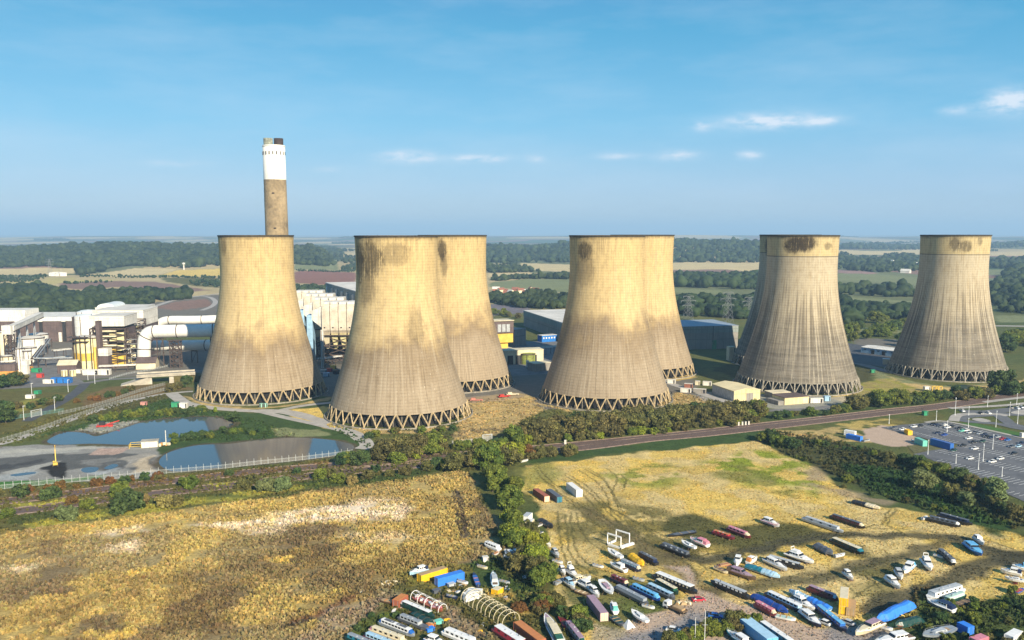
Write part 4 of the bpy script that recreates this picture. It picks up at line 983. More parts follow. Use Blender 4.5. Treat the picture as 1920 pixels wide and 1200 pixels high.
tree(1785, 940, 8, 'round', 'olive', 'olive tree between the two pale green bushes in the scrub', None)
trees_along([(1600, 920), (1680, 935), (1760, 955), (1840, 972), (1910, 990)], 20, (.9, 2.0), ['bush'], ['green', 'dark', 'olive'], 'low dark shrub at the field edge of the scrub strip', 'low shrubs at the field edge of the scrub strip', 4)
trees_along([(1580, 900), (1620, 905)], 4, (2.5, 4), ['bush'], ['green', 'dark'], 'low green bush on the worn ground at the field corner', 'bushes on the worn field corner', 2)
trees_along([(1760, 1160), (1830, 1158), (1880, 1140), (1940, 1120)], 20, (1.2, 3.0), ['bush'], ['dark', 'green', 'dark', 'green'], 'dark bush in the thicket behind the long grey boat and blue box', 'bushes of the boatyard thicket', 4)
trees_along([(1745, 1212), (1800, 1208), (1850, 1205), (1930, 1195)], 12, (1.8, 3), ['bush'], ['olive', 'green', 'dark'], 'olive bush in the thicket along the bottom of the boatyard', 'bushes along the bottom of the boatyard', 3)
trees_along([(1255, 1206), (1300, 1196), (1350, 1184), (1395, 1174), (1412, 1168)], 13, (3, 4.2), ['bush'], ['green', 'olive', 'green'], 'bush in the hedge beside the stony yard behind the pale blue cabins', 'hedge bushes beside the stony yard', 1.2)
trees_along([(700, 1165), (740, 1148), (670, 1190)], 8, (1.2, 2.2), ['bush'], ['green', 'dark'], 'low green weed bush beside the white and blue narrowboat', 'weed bushes beside the white and blue narrowboat', 2)
# around the works, behind the towers
trees_along([(1600, 640), (1640, 628), (1680, 640), (1700, 650)], 8, (9, 12), ['round', 'spread'], ['dark', 'green'], 'tree behind the white and blue building', 'trees behind the white and blue building', 5)
tree(1645, 606, 15, 'spread', 'green', 'large domed green tree beyond the white and blue building', None)
trees_along([(1590, 628), (1610, 618), (1660, 622), (1690, 615)], 9, (9, 13), ['round', 'spread'], ['dark', 'green'], 'tree in the group by the domed tree beyond the white building', 'trees by the domed tree', 6)
trees_along([(1885, 660), (1910, 640), (1950, 650), (1990, 660)], 10, (12, 17), ['round', 'spread'], ['dark', 'dark', 'green'], 'dark tree right of the lone grey tower', 'trees right of the lone grey tower', 5)
trees_along([(930, 588), (960, 596), (970, 598)], 6, (7, 9), ['round', 'spread'], ['green', 'olive'], 'green tree behind the yellow panelled building', 'trees behind the yellow panelled building', 4)
# woods too far or dense to count
def wood(name, label, polys, spacing, hs, col, seed, hi=False, group=None):
    r = np.random.default_rng(seed); V = []; F = []; A = []; o = 0
    bv, bf = (ICO2 if not hi else ICO3)
    bv = bv.copy()
    for pts in polys:
        P = gp(pts) if not isinstance(pts, tuple) else pts[1]
        xs = [p[0] for p in P]; ys = [p[1] for p in P]
        n = int((max(xs)-min(xs))*(max(ys)-min(ys))/spacing**2)
        X = r.uniform(min(xs), max(xs), n); Y = r.uniform(min(ys), max(ys), n)
        k = sdist(P, X+(fbm(X, Y, 60, seed)-.5)*spacing*2.5, Y) < 0; X, Y = X[k], Y[k]
        Z = terrain(X, Y)
        for x, y, z in zip(X, Y, Z):
            h = r.uniform(*hs)*(1.35 if r.random() < .12 else 1)*(.6+.75*float(vn(np.array([x]), np.array([y]), 70, seed)[0])); w = h*r.uniform(.36, .70)
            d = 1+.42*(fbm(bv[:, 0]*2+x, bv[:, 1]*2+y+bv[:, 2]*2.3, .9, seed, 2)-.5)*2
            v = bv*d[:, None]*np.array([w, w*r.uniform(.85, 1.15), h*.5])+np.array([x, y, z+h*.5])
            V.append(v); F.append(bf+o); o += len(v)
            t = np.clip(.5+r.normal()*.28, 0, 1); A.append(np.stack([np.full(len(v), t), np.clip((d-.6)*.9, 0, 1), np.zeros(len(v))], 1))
    if not V: return
    me = fastmesh(name, np.concatenate(V), np.concatenate(F), LEAF[col], np.concatenate(A))
    tag(link(name, me), label, None, group, 'stuff')
wood('wood', 'dark wood covering the long ridge beyond the works', [[(-420, 508), (0, 506), (60, 505), (145, 507), (150, 517), (200, 509), (250, 505), (330, 507), (412, 505), (560, 480), (640, 478), (640, 472), (620, 466), (-420, 466)]], 17, (14, 19), 'wood', 1)
def ridge_wood(label, px0, px1, d0, d1, sp, hs, seed):
    a, b = (px0-CX)/FPX, (px1-CX)/FPX
    wood('wood', label, [('w', [(a*d0, d0), (b*d0, d0), (b*d1, d1), (a*d1, d1)])], sp, hs, 'wood', seed)
ridge_wood('dark wood on the crest of the long ridge beyond the works', -420, 622, 2750, 3600, 19, (13, 19), 2)
ridge_wood('hazy blue wood on the ridge behind the middle towers', 890, 1460, 3300, 4700, 27, (15, 22), 3)
ridge_wood('hazy wood on the hills behind the lone tower', 1540, 2100, 5700, 6900, 50, (18, 28), 4)
wood('wood', 'dense dark wood behind the white works buildings', [[(-300, 546), (0, 545), (60, 541), (105, 546), (125, 554), (165, 555), (160, 549), (250, 551), (300, 555), (345, 557), (352, 562), (290, 566), (270, 590), (100, 596), (-300, 600)]], 12.5, (9, 14), 'wood', 5, True)
wood('wood', 'line of trees between the fields behind the works', [[(-300, 519), (0, 517), (80, 517), (88, 522), (60, 528), (0, 531), (-300, 533)], [(120, 531), (200, 528), (215, 529), (130, 533)], [(215, 519), (300, 519), (412, 519), (412, 523), (330, 521), (215, 522)], [(355, 528), (412, 526), (412, 540), (370, 537)], [(150, 517), (290, 517), (292, 519), (150, 520)]], 12, (3, 6), 'wood', 6)
wood('wood', 'wood between the ploughed red field and the boiler house', [[(552, 542), (615, 540), (672, 543), (672, 548), (552, 553)]], 12, (9, 13), 'wood', 7, True)
wood('wood', 'hedgerow trees round the fields behind the tall chimney', [[(552, 486), (640, 484), (664, 484), (664, 487), (552, 488)], [(640, 502), (670, 492), (670, 509), (640, 509)], [(552, 508), (665, 509), (665, 511), (552, 510)]], 12, (3, 6), 'wood', 8)
wood('wood', 'belt of trees behind the grey warehouse', [[(918, 560), (1000, 557), (1070, 560), (1070, 580), (1000, 580), (940, 572), (918, 570)], [(918, 503), (960, 499), (992, 506), (1010, 509), (960, 512), (918, 512)], [(950, 521), (1010, 519), (1070, 521), (1070, 524), (990, 523), (918, 528), (918, 525)]], 14, (9, 13), 'wood', 9, True)
wood('wood', 'wide belt of woods between the striped fields behind the pylons', [[(1258, 517), (1360, 516), (1432, 521), (1432, 545), (1350, 541), (1258, 539)]], 19, (11, 16), 'wood', 10)
wood('wood', 'trees round the pylons beyond the long grey shed', [[(1265, 560), (1350, 561), (1432, 558), (1432, 592), (1390, 600), (1280, 592)]], 13, (9, 14), 'wood', 11, True)
wood('wood', 'woods and hedges behind the lone tower', [[(1565, 484), (1650, 486), (1740, 484), (1740, 506), (1660, 512), (1565, 505)], [(1565, 539), (1640, 541), (1722, 546), (1718, 557), (1640, 557), (1565, 554)]], 24, (12, 18), 'wood', 12)
wood('wood', 'woods between the lone tower and the white building', [[(1575, 572), (1640, 577), (1715, 580), (1708, 606), (1660, 598), (1610, 606), (1582, 612)]], 14, (9, 14), 'wood', 13, True)
wood('wood', 'woods right of the lone tower', [[(1850, 488), (2100, 488), (2100, 503), (1850, 504)], [(1890, 508), (1930, 490), (2100, 495), (2100, 545), (1850, 545), (1880, 525)], [(1862, 550), (2100, 550), (2100, 590), (1866, 590)]], 19, (11, 17), 'wood', 14, True)

def far_hedges():
    """thin hedge lines and copses scattered over the far fields"""
    P = []
    r = random.Random(5)
    for k in range(90):
        px = r.uniform(-300, 2200); py = r.uniform(449, 500); ln = r.uniform(30, 150); s = r.uniform(-.03, .03)
        if 880 < px < 1450 and py > 470: continue
        P.append([(px, py), (px+ln, py+ln*s), (px+ln, py+ln*s+.5+(py-445)*.012), (px, py+.5+(py-445)*.012)])
    wood('hedgerow', 'thin hedgerows and copses dotted over the hazy far fields', P, 30, (10, 16), 'wood', 20)
far_hedges()

# ------------------------------------------------------------------ the works
M_white = mat('white_cladding', (.72, .69, .62), .6, .14, .12, joints=4.2)
M_cream = mat('cream_cladding', (.66, .58, .40), .7, .15, .15)
M_beige = mat('beige_cladding', (.62, .52, .29), .7, .12, .15, joints=3)
M_brown = mat('brown_cladding', (.125, .09, .085), .75, .2, .1, joints=3.4)
M_steel = mat('brown_steel', (.085, .06, .05), .7, .3, .4)
M_galv = mat('galvanised_steel', (.40, .42, .43), .5, .2, .5, metal=.2)
M_yel = mat('yellow_lagging', (.66, .44, .07), .6, .15, .2)
M_pyel = mat('pale_yellow_lagging', (.74, .66, .36), .6, .18, .2)
M_grey = mat('grey_cladding', (.27, .25, .225), .8, .12, .06, joints=6)
M_ggreen = mat('grey_green_cladding', (.24, .275, .26), .8, .12, .06, joints=6)
M_lroof = mat('pale_roof', (.66, .62, .55), .7, .15, .05)
M_bglass = mat('dark_glazing', (.03, .035, .04), .2, .2, .4)
M_green = mat('green_paint', (.03, .25, .12), .5, .15, .4)
M_blue = mat('blue_paint', (.02, .16, .50), .45, .15, .4)
M_lblue = mat('pale_blue_cladding', (.30, .47, .62), .6, .15, .3)
M_orange = mat('orange_cladding', (.62, .28, .06), .6, .15, .3)
M_red = mat('red_paint', (.50, .045, .035), .5, .15, .4)
M_duct = mat('duct_lagging', (.72, .70, .64), .45, .10, .12, metal=.0)
M_darkp = mat('dark_paint', (.03, .03, .032), .6, .2, .5)
M_concw = mat('weathered_concrete', (.42, .38, .31), .9, .2, .2)
M_tile = mat('red_roof', (.30, .12, .08), .85, .2, .4)
def frame(name, label, cat, pl, pr, group=None):
    """Empty on the ground at pixel pl whose x axis runs towards pixel pr, y away from the camera"""
    a, b = G(*pl), G(*pr); d = b-a
    t = thing(name, label, cat, a, math.atan2(d.y, d.x), group)
    return t, d.length
def building(name, label, cat, pl, pr, dep, h, wall, roof=None, pitch=0.0, group=None, over=.3):
    t, L = frame(name, label, cat, pl, pr, group)
    if pitch:                                   # ridge along x
        MB().loft([[(x, 0, 0), (x, dep, 0), (x, dep, h), (x, dep/2, h+pitch), (x, 0, h)] for x in (0, L)]).build('wall', wall, t)
        b = MB()
        b.loft([[(x, -over, h+.05), (x, dep/2, h+pitch+.08), (x, dep/2, h+pitch+.4), (x, -over, h+.35)] for x in (-over, L+over)])
        b.loft([[(x, dep+over, h+.05), (x, dep+over, h+.35), (x, dep/2, h+pitch+.4), (x, dep/2, h+pitch+.08)] for x in (-over, L+over)])
        b.build('roof', roof or wall, t)
    else:
        MB().box((L/2, dep/2, h/2), (L, dep, h)).build('wall', wall, t)
        MB().box((L/2, dep/2, h+.15), (L+2*over, dep+2*over, .3)).build('roof', roof or wall, t)
    return t, L
def panel(t, name, m, x, z, w, h, y=-.06, d=.12): return MB().box((x, y, z), (w, d, h)).build(name, m, t)
def lattice(t, name, m, x0, x1, y0, y1, z0, z1, nz, w=.5, xb=True):
    b = MB()
    for x in (x0, x1):
        for y in (y0, y1): b.bar((x, y, z0), (x, y, z1), w*1.3)
    for k in range(nz):
        a, c = z0+(z1-z0)*k/nz, z0+(z1-z0)*(k+1)/nz
        for y in (y0, y1):
            b.bar((x0, y, c), (x1, y, c), w)
            if xb: b.bar((x0, y, a), (x1, y, c), w*.6); b.bar((x1, y, a), (x0, y, c), w*.6)
        for x in (x0, x1):
            b.bar((x, y0, c), (x, y1, c), w)
            if xb: b.bar((x, y0, a), (x, y1, c), w*.6)
    return b.build(name, m, t)
# coal store with brown wall and white eaves
t, L = building('coal_store', 'long brown clad store with white parapet behind the storage tanks', 'industrial building', (-120, 642), (137, 640), 60, 26, M_brown, M_white)
panel(t, 'parapet', M_white, L/2, 24.2, L+.6, 4.4, -.5, 1.0)
for k in range(9):
    x = L-8-k*24
    if x > 2: panel(t, 'pilaster', M_darkp, x, 11, 3.2, 21.5, -.6, 1.2); panel(t, 'vent_cap', M_white, x, 22.3, 4.2, 1.6, -1.3, 1.4)
for k in range(4): panel(t, 'downpipe_housing', M_white, L-12-k*24, 5, 3, 10, -1.7, 1.5)
o = MB().box((L-75, 18, 29), (52, 30, 9)).build('roof_house', M_white, t)
# conveyor gallery
def conveyor():
    a, b = D(20, 616, 770), D(76, 590, 860)
    t = thing('conveyor_gallery', 'white sloping conveyor gallery rising to the brown coal store', 'conveyor', (a.x, a.y, 0))
    A, B = Vector((0, 0, a.z)), b-Vector((a.x, a.y, 0))
    MB().bar(A, B, 5.5, 4.2).build('gallery', M_white, t)
    MB().bar(A+Vector((0, 0, -2.6)), B+Vector((0, 0, -2.6)), 6, .8).build('truss', M_steel, t)
    MB().bar(A+Vector((0, 0, 2.3)), B+Vector((0, 0, 2.3)), 6, .4).build('roof', M_lroof, t)
    for f in (.25, .5, .75):
        p = A.lerp(B, f); MB().bar((p.x-2, p.y, 0), (p.x, p.y, p.z-3), .7).bar((p.x+2, p.y, 0), (p.x, p.y, p.z-3), .7).build('trestle', M_galv, t)
    MB().box((-2, 0, a.z-1), (8, 8, 8)).build('transfer_tower', M_white, t)
    lattice(t, 'tower_frame', M_steel, -5, 1, -3, 3, 0, a.z-5, 4, .6)
conveyor()
def tank(label, px, w, ybase, ytop, m, lid=None, name='storage_tank', cat='tank', band=None, dome=.05, ring=True):
    g = G(px, ybase); r = w/2*(g.y)/FPX*1.02; h = Hpx(px, ybase, ytop)
    g = g+Vector((0, r, 0))
    t = thing(name, label, cat, g)
    MB().lathe([(r, 0), (r, h), (r*.98, h+.02)], 28).build('shell', m, t, True)
    MB().lathe([(r*.985, h), (r*.6, h+r*dome*1.4), (.05, h+r*dome*2)], 28).build('roof', lid or m, t, True)
    if ring: MB().lathe([(r+.45, h-.9), (r+.45, h-.1), (r, h-.1)], 28).build('walkway', M_steel, t)
    for k in range(3):
        a = -2.6+k*.9; MB().bar((r*1.03*math.cos(a), r*1.03*math.sin(a), 0), (r*1.03*math.cos(a), r*1.03*math.sin(a), h), .45).build('ladder', M_steel, t)
    if band: MB().lathe([(r+.06, h*band[0]), (r+.06, h*band[1])], 28).build('band', band[2], t, True)
    return t, r, h
for lab, px, w, yb, yt, m in (('large white tank with dark rim in front of the coal store', 47, 46, 668, 635, M_white), ('white tank behind the large dark rimmed tank', 62, 36, 652, 628, M_white), ('white tank with brown lid ring below the large tank', 50, 24, 680, 652, M_white),
                              ('squat white tank left of the slender white column', 18, 28, 676, 657, M_white), ('small white tank right of the slender white column', 47, 16, 684, 658, M_white), ('cream tank cut by the edge of the view', 2, 18, 666, 623, M_cream),
                              ('narrow pale tank next to the sloping pipe bridge', 72, 9, 656, 634, M_white), ('low white tank at the front of the tank group', 8, 20, 688, 668, M_cream)):
    tank(lab, px, w, yb, yt, m, M_lroof)
t, r, h = tank('slender white column with ladder beside the orange shed', 35, 11, 702, 653, M_white)
MB().box((r+2, 0, h*.25), (5, 4, h*.5)).build('side_vessel', M_white, t)
# pipe bridge in front of the tanks
def pipe_bridge():
    a, b = G(66, 690), G(92, 652); t = thing('pipe_bridge', 'grey pipe bridge slanting back between the tanks and the absorbers', 'pipe bridge', a)
    e = b-a
    for k in range(4): MB().bar((k*1.3-2, 0, 9), (e.x+k*1.3-2, e.y, 9), .9).build('pipe', M_galv if k % 2 else M_steel, t)
    for f in (0, .33, .66, 1): p = e*f; MB().bar((p.x-3, p.y, 0), (p.x-3, p.y, 9), .6).bar((p.x+3, p.y, 0), (p.x+3, p.y, 9), .6).bar((p.x-3, p.y, 8.3), (p.x+3, p.y, 8.3), .6).build('trestle', M_steel, t)
    MB().bar((0, 0, 8.6), (34, 4, 8.6), 3, .8).build('walkway', M_galv, t)
pipe_bridge()
# absorbers
t, r, h = tank('big white domed absorber tower above the yellow banded vessel', 158, 45, 672, 594, M_white, mat('dome_white', (.62, .66, .66), .5, .1, .2), 'absorber_tower', 'absorber', dome=.10, ring=False)
t, r, h = tank('second white domed absorber tower further back', 160, 40, 650, 586, M_white, mat('dome_white', (.62, .66, .66), .5, .1, .2), 'absorber_tower', 'absorber', dome=.10, ring=False)
t, r, h = tank('broad white vessel with yellow band and brown vertical pipes', 156, 50, 694, 634, M_pyel, M_white, 'process_vessel', 'vessel', band=(.28, .52, M_yel))
for k in range(5):
    a = -2.35+k*.35; MB().tube((r*1.06*math.cos(a), r*1.06*math.sin(a), 0), (r*1.06*math.cos(a), r*1.06*math.sin(a), h+2), .55).build('riser_pipe', M_steel, t)
for zz, k in ((h+.4, 1.0), (h-3, 1.08)): MB().box((-r*.3, -r*.75, zz), (r*1.5*k, r*.9, .5)).build('platform', M_steel, t)
t, r, h = tank('bright yellow vessel tucked beside the broad banded one', 178, 11, 693, 652, M_yel, M_yel, 'process_vessel', 'vessel', ring=False)
# desulphurisation house
t, L = building('scrubber_house', 'white flat roofed scrubber house on a brown steel frame with yellow lower panels', 'industrial building', (172, 690), (238, 689), 34, 1.0, M_brown, M_brown)
H = Hpx(205, 690, 594)
MB().box((L/2, 17, H*.905), (L, 34, H*.19)).build('upper_wall', M_white, t)
MB().box((L/2, 17, H+.2), (L+.6, 34.6, .5)).build('upper_roof', M_lroof, t)
MB().box((L*.5, 22, H*.38), (L*.9, 20, H*.74)).build('lower_wall', M_brown, t)
lattice(t, 'steel_frame', M_steel, 0, L, 1, 8, .5, H*.76, 6, .8)
for x, z, w, hh, m in ((.62, .58, .18, .16, M_pyel), (.84, .58, .2, .2, M_pyel), (.30, .52, .30, .14, M_white), (.62, .16, .16, .22, M_yel), (.84, .15, .22, .24, M_yel), (.83, .38, .2, .10, M_pyel), (.36, .15, .2, .2, M_pyel), (.60, .36, .2, .08, M_yel), (.4, .70, .3, .06, M_pyel)):
    MB().box((L*x, 3.5, H*z), (L*w, 3, H*hh)).build('cladding_panel', m, t)
for z in (.62, .72, .44): MB().box((L*.45, 0, H*z), (L*.6, 2.5, 1.2)).build('gantry', M_cream, t)
t2, L2 = building('stair_tower', 'narrow brown stair tower in front of the scrubber house', 'tower', (184, 693), (191, 693), 5, Hpx(187, 693, 603), M_brown)
t2, L2 = building('switch_house', 'small white box on a brown base beside the stair tower', 'hut', (187, 694), (204, 694), 7, Hpx(195, 694, 668), M_brown)
h2 = Hpx(195, 694, 668); MB().box((L2/2, 3.5, h2+3.4), (L2+.6, 7.6, 6.2)).build('upper_box', M_white, t2)
t, L = building('scrubber_house', 'tall white scrubber house with curved roof ends further back', 'industrial building', (178, 672), (273, 671), 40, 30, M_brown, M_brown)
H = Hpx(205, 672, 583); MB().box((L/2, 20, H*.84), (L, 40, H*.32)).build('upper_wall', M_white, t); MB().box((L/2, 20, H+.2), (L+.5, 40.5, .5)).build('upper_roof', M_lroof, t)
lattice(t, 'steel_frame', M_steel, L*.62, L, -3, -.8, .5, H*.7, 7, .7)
for k in range(3): MB().box((L*.82, -1.9, H*(.25+.17*k)), (L*.26, 1.2, 3.6)).build('cladding_panel', (M_pyel, M_cream, M_yel)[k], t)
t, L = building('absorber_house', 'rear white house with rounded roof next to the far scrubber', 'industrial building', (183, 650), (273, 649), 36, Hpx(200, 650, 577), M_white, M_lroof)
hh = Hpx(200, 650, 577)
for x in (.2, ):
    MB().loft([[(L*x+8.5*math.cos(a), y, hh+4.0*math.sin(a)) for a in [math.pi*i/12 for i in range(13)]] for y in (2, 34)], closed=True).build('curved_roof', mat('dome_white', (.62, .66, .66), .5, .1, .2), t, False)
# gas ducts
def duct(label, pts, r, dm):
    P = [D(*q) for q in pts]; o = Vector((P[0].x, P[0].y, 0)); t = thing('gas_duct', label, 'duct', o)
    C3 = [Vector(p) for p in curve([tuple(p-o) for p in P], 6)]
    MB().path(C3, r, 20).build('pipe', M_duct, t, True)
    for k in range(6, len(C3)-2, 7):
        d = (C3[k+1]-C3[k]).normalized(); MB().tube(C3[k]-d*.35, C3[k]+d*.35, r+.3, r+.3, 20).build('joint_ring', M_steel, t)
    for k in range(10, len(C3)-2, 12):
        p = C3[k]; zz = p.z-r+.3
        if zz > 3: MB().bar((p.x-2.6, p.y, 0), (p.x-2.6, p.y, zz), .7).bar((p.x+2.6, p.y, 0), (p.x+2.6, p.y, zz), .7).bar((p.x-2.6, p.y, 0), (p.x+2.6, p.y, zz), .4).bar((p.x-2.6, p.y, zz-.6), (p.x+2.6, p.y, zz-.6), .8).build('trestle', M_steel, t)
    return t
duct('fat white gas duct with elbow running behind the chimney-side tower', [(270, 676, 740), (270, 655, 740), (272, 634, 740), (283, 623, 740), (310, 621, 740), (360, 620, 742), (420, 618, 746), (480, 612, 770)], 5.6, M_duct)
duct('lower white gas duct carried on a steel trestle tower', [(288, 648, 765), (330, 648, 764), (380, 647, 763), (420, 646, 763), (480, 640, 775)], 4.7, M_duct)
duct('upper white gas duct behind the fat elbowed one', [(292, 628, 850), (296, 611, 850), (312, 601, 850), (360, 600, 850), (420, 598, 852), (490, 594, 850)], 4.2, M_duct)
t, L = frame('trestle_tower', 'brown lattice trestle tower under the gas ducts', 'lattice tower', (320, 690), (337, 690)); lattice(t, 'lattice', M_steel, 0, L, 0, 6, 0, Hpx(330, 690, 640), 6, .6)
MB().box((L/2, 3, Hpx(330, 690, 640)+.4), (L+3, 8, .6)).build('platform', M_steel, t)
t, L = building('pump_house', 'brown roofed pump house with cream base below the duct elbow', 'industrial building', (255, 693), (292, 692), 14, 5.0, M_cream, M_brown, 4.5)
# small sheds, containers and boxes along the works road
t, L = building('gabled_shed', 'dark brown gabled shed in front of the banded vessel', 'shed', (108, 701), (144, 700), 13, 7, M_brown, M_cream, 3.2)
t, L = building('orange_shed', 'orange and brown shed at the edge of the view beside the tanks', 'shed', (-30, 707), (29, 705), 12, 4.2, M_orange, M_brown)
MB().box((L/2, 6, 7), (L, 12, 5.4)).build('upper_wall', M_brown, t)
for k, px in enumerate((118, 134)): tank('cream silo tank, one of the two before the dark gabled shed', px, 11, 706, 695, M_pyel, M_white, 'small_tank', 'tank', ring=False)[0]['group'] = 'two cream tanks before the gabled shed'
def crate(name, label, cat, p, L, w, h, rz, m, group=None, lid=None):
    g = G(*p); t = thing(name, label, cat, g, rz, group)
    MB().box((0, 0, h/2+.1), (L, w, h-.2)).build('body', m, t); MB().box((0, 0, h), (L+.15, w+.15, .16)).build('lid', lid or m, t)
    MB().box((L*.36, -w/2-.04, h*.5), (L*.16, .08, h*.8)).build('door', M_darkp, t)
    for s in (-1, 1): MB().box((s*L*.36, 0, .06), (.6, w*.9, .14)).build('skid', M_steel, t)
    return t
for px in (104, 117, 128): crate('blue_tank', 'blue cube tank in the row of three beside the works road', 'tank', (px, 718), 5, 4.5, 4.2, .05, M_blue, 'three blue cube tanks')
crate('container', 'white site container left of the three blue cube tanks', 'container', (92, 719), 8, 2.8, 3.2, .05, M_white)
crate('container', 'green skip-like container before the pipe bridge', 'container', (69, 698), 7.5, 3, 3.4, .05, M_green)
crate('container', 'long white cabin in front of the yellow banded vessel', 'cabin', (172, 703), 13, 4, 4.5, .03, M_white)
crate('container', 'white cabin in front of the scrubber house frames', 'cabin', (197, 703), 9, 4, 4.8, .03, M_white)
crate('container', 'small white cabin behind the long white cabin', 'cabin', (150, 700), 5, 3, 3.4, .03, M_white)
crate('container', 'orange crate at the foot of the slender white column', 'crate', (56, 695), 4.5, 3, 3.6, .03, M_orange)
t = crate('container', 'red tank vehicle body parked beside the works road', 'container', (76, 708), 5, 2.6, 3.2, .2, M_red)
crate('hut', 'white roofed hut on the grass by the road junction', 'hut', (57, 747), 5.5, 3.2, 2.6, .15, M_white, lid=M_lroof)
crate('hut', 'small green hut behind the white roofed hut', 'hut', (71, 739), 4.2, 3, 2.6, .1, M_green)
crate('hut', 'pinkish hut near the upper pond', 'hut', (270, 760), 4, 2.4, 2.4, .1, mat('pink_hut', (.55, .26, .22), .7, .2))
crate('hut', 'green shed beside a white tank at the pond head', 'hut', (329, 763), 5, 4, 3.2, .3, M_green)
crate('hut', 'white slatted tank house next to the green shed', 'hut', (345, 765), 5, 4, 3.6, .1, M_white)
for px in (489, 497): tank('pale green water tank, one of the pair at the foot of the chimney-side tower', px, 7, 764, 757, mat('pale_green_tank', (.25, .52, .42), .5, .1), None, 'water_tank', 'tank', ring=False)[0]['group'] = 'pair of pale green tanks'
# dump of machinery between the ponds
t, L = building('pump_station', 'white walled pump station with yellow railings between the ponds', 'pump station', (265, 840), (296, 838), 5, 3.2, M_white, M_concw)
lattice(t, 'railing', M_yel, -6, 0, 0, 5, 0, 2.2, 2, .2, False)
for k in range(5): MB().box((L+1+k*1.1, 1+k % 2, .8+.3*(k % 3)), (1.2, 1.6, 1.4), k).build('pallet_stack', M_orange if k % 2 else M_cream, t)
MB().tube((L+4, 2, 0), (L+4, 2, 8.5), .22).build('mast', M_white, t)
# floating digger barge in the upper pond
g = G(197, 800); t = thing('dredger', 'small rust red dredger aground on the mud of the upper pond', 'dredger', g, .3)
MB().loft([[(x, -2*k, z) for x, k, z in ()] or [(x, -1.8, .2), (x, 1.8, .2), (x, 2.0, 1.2), (x, -2.0, 1.2)] for x in (-4.5, 4.5)]).build('hull', M_red, t)
MB().box((-1.5, 0, 2.2), (3, 2.6, 2)).build('cabin', M_darkp, t); MB().bar((1, 0, 1.4), (8, .3, 3.2), .5).build('arm', M_red, t)
# yellow excavator in the sludge bed
def excavator():
    g = G(104, 873.5); t = thing('excavator', 'yellow long reach excavator digging in the dark sludge bed', 'excavator', g, R(118)); t.scale = (.75,)*3
    for s in (-1, 1):
        MB().loft([[(x, s*1.5-.4, z), (x, s*1.5+.4, z)][::1]+[(x, s*1.5+.4, z+.001)] for x, z in ()]) if False else None
        MB().path([(-2.2, s*1.5, .5), (2.2, s*1.5, .5)], .52, 10).box((0, s*1.5, .5), (4.2, .8, .95)).build('crawler_track', M_darkp, t)
    MB().box((-.6, 0, 1.2), (3.6, 2.6, .5)).box((-1.1, 0, 2.0), (3.4, 2.9, 1.5), 0, .94).build('engine_body', M_yel, t)
    c = MB().box((1.1, .85, 2.25), (1.6, 1.2, 2.0), 0, .9).build('cab', M_yel, t)
    MB().box((1.2, .85, 2.65), (1.62, 1.24, .8)).build('window', M_bglass, c)
    bm = MB().bar((1.2, -.3, 1.9), (6.2, -.3, 9.6), .6, .7).build('boom', M_yel, t)
    MB().bar((6.2, -.3, 9.6), (11.5, -.3, 11.5), .4, .45).build('stick', M_yel, t)
    MB().bar((1.9, -.3, 1.4), (4.4, -.3, 5.6), .28).build('hydraulic_ram', M_galv, t)
    MB().loft([[(11.0, -1, 10.2), (11.0, .5, 10.2), (11.3, .5, 11.8), (11.3, -1, 11.8)], [(12.1, -.9, 10.6), (12.1, .4, 10.6), (12.2, .4, 11.4), (12.2, -.9, 11.4)]]).build('bucket', M_steel, t)
excavator()
# road bridge over the siding
def bridge():
    t, L = frame('road_bridge', 'pale concrete road bridge over the siding by the chimney-side tower', 'bridge', (262, 722), (362, 716))
    MB().box((L/2, 6, 6.2), (L*1.1, 12, 1.3)).build('deck', M_concw, t)
    for y in (0, 12): MB().box((L/2, y, 7.4), (L*1.1, .5, 1.2)).build('parapet', M_concw, t)
    for x in (.18, .60): MB().box((L*x, 6, 2.8), (4, 11, 5.6), 0, .85).build('abutment', M_concw, t)
    MB().loft([[(x, 0, 0), (x, 12, 0), (x, 12, z), (x, 0, z)] for x, z in ((-L*.35, .1), (L*.16, 5.5))]).build('ramp', M_concw, t)
    MB().loft([[(x, 0, 0), (x, 12, 0), (x, 12, z), (x, 0, z)] for x, z in ((L*.64, 5.5), (L*1.4, 4.5))]).build('embankment', mat('bank_grass', (.12, .10, .035), .95, .3, .4), t)
    MB().box((L/2, 6, 6.9), (L*1.12, 7, .12)).build('carriageway', M_asph, t)
bridge()
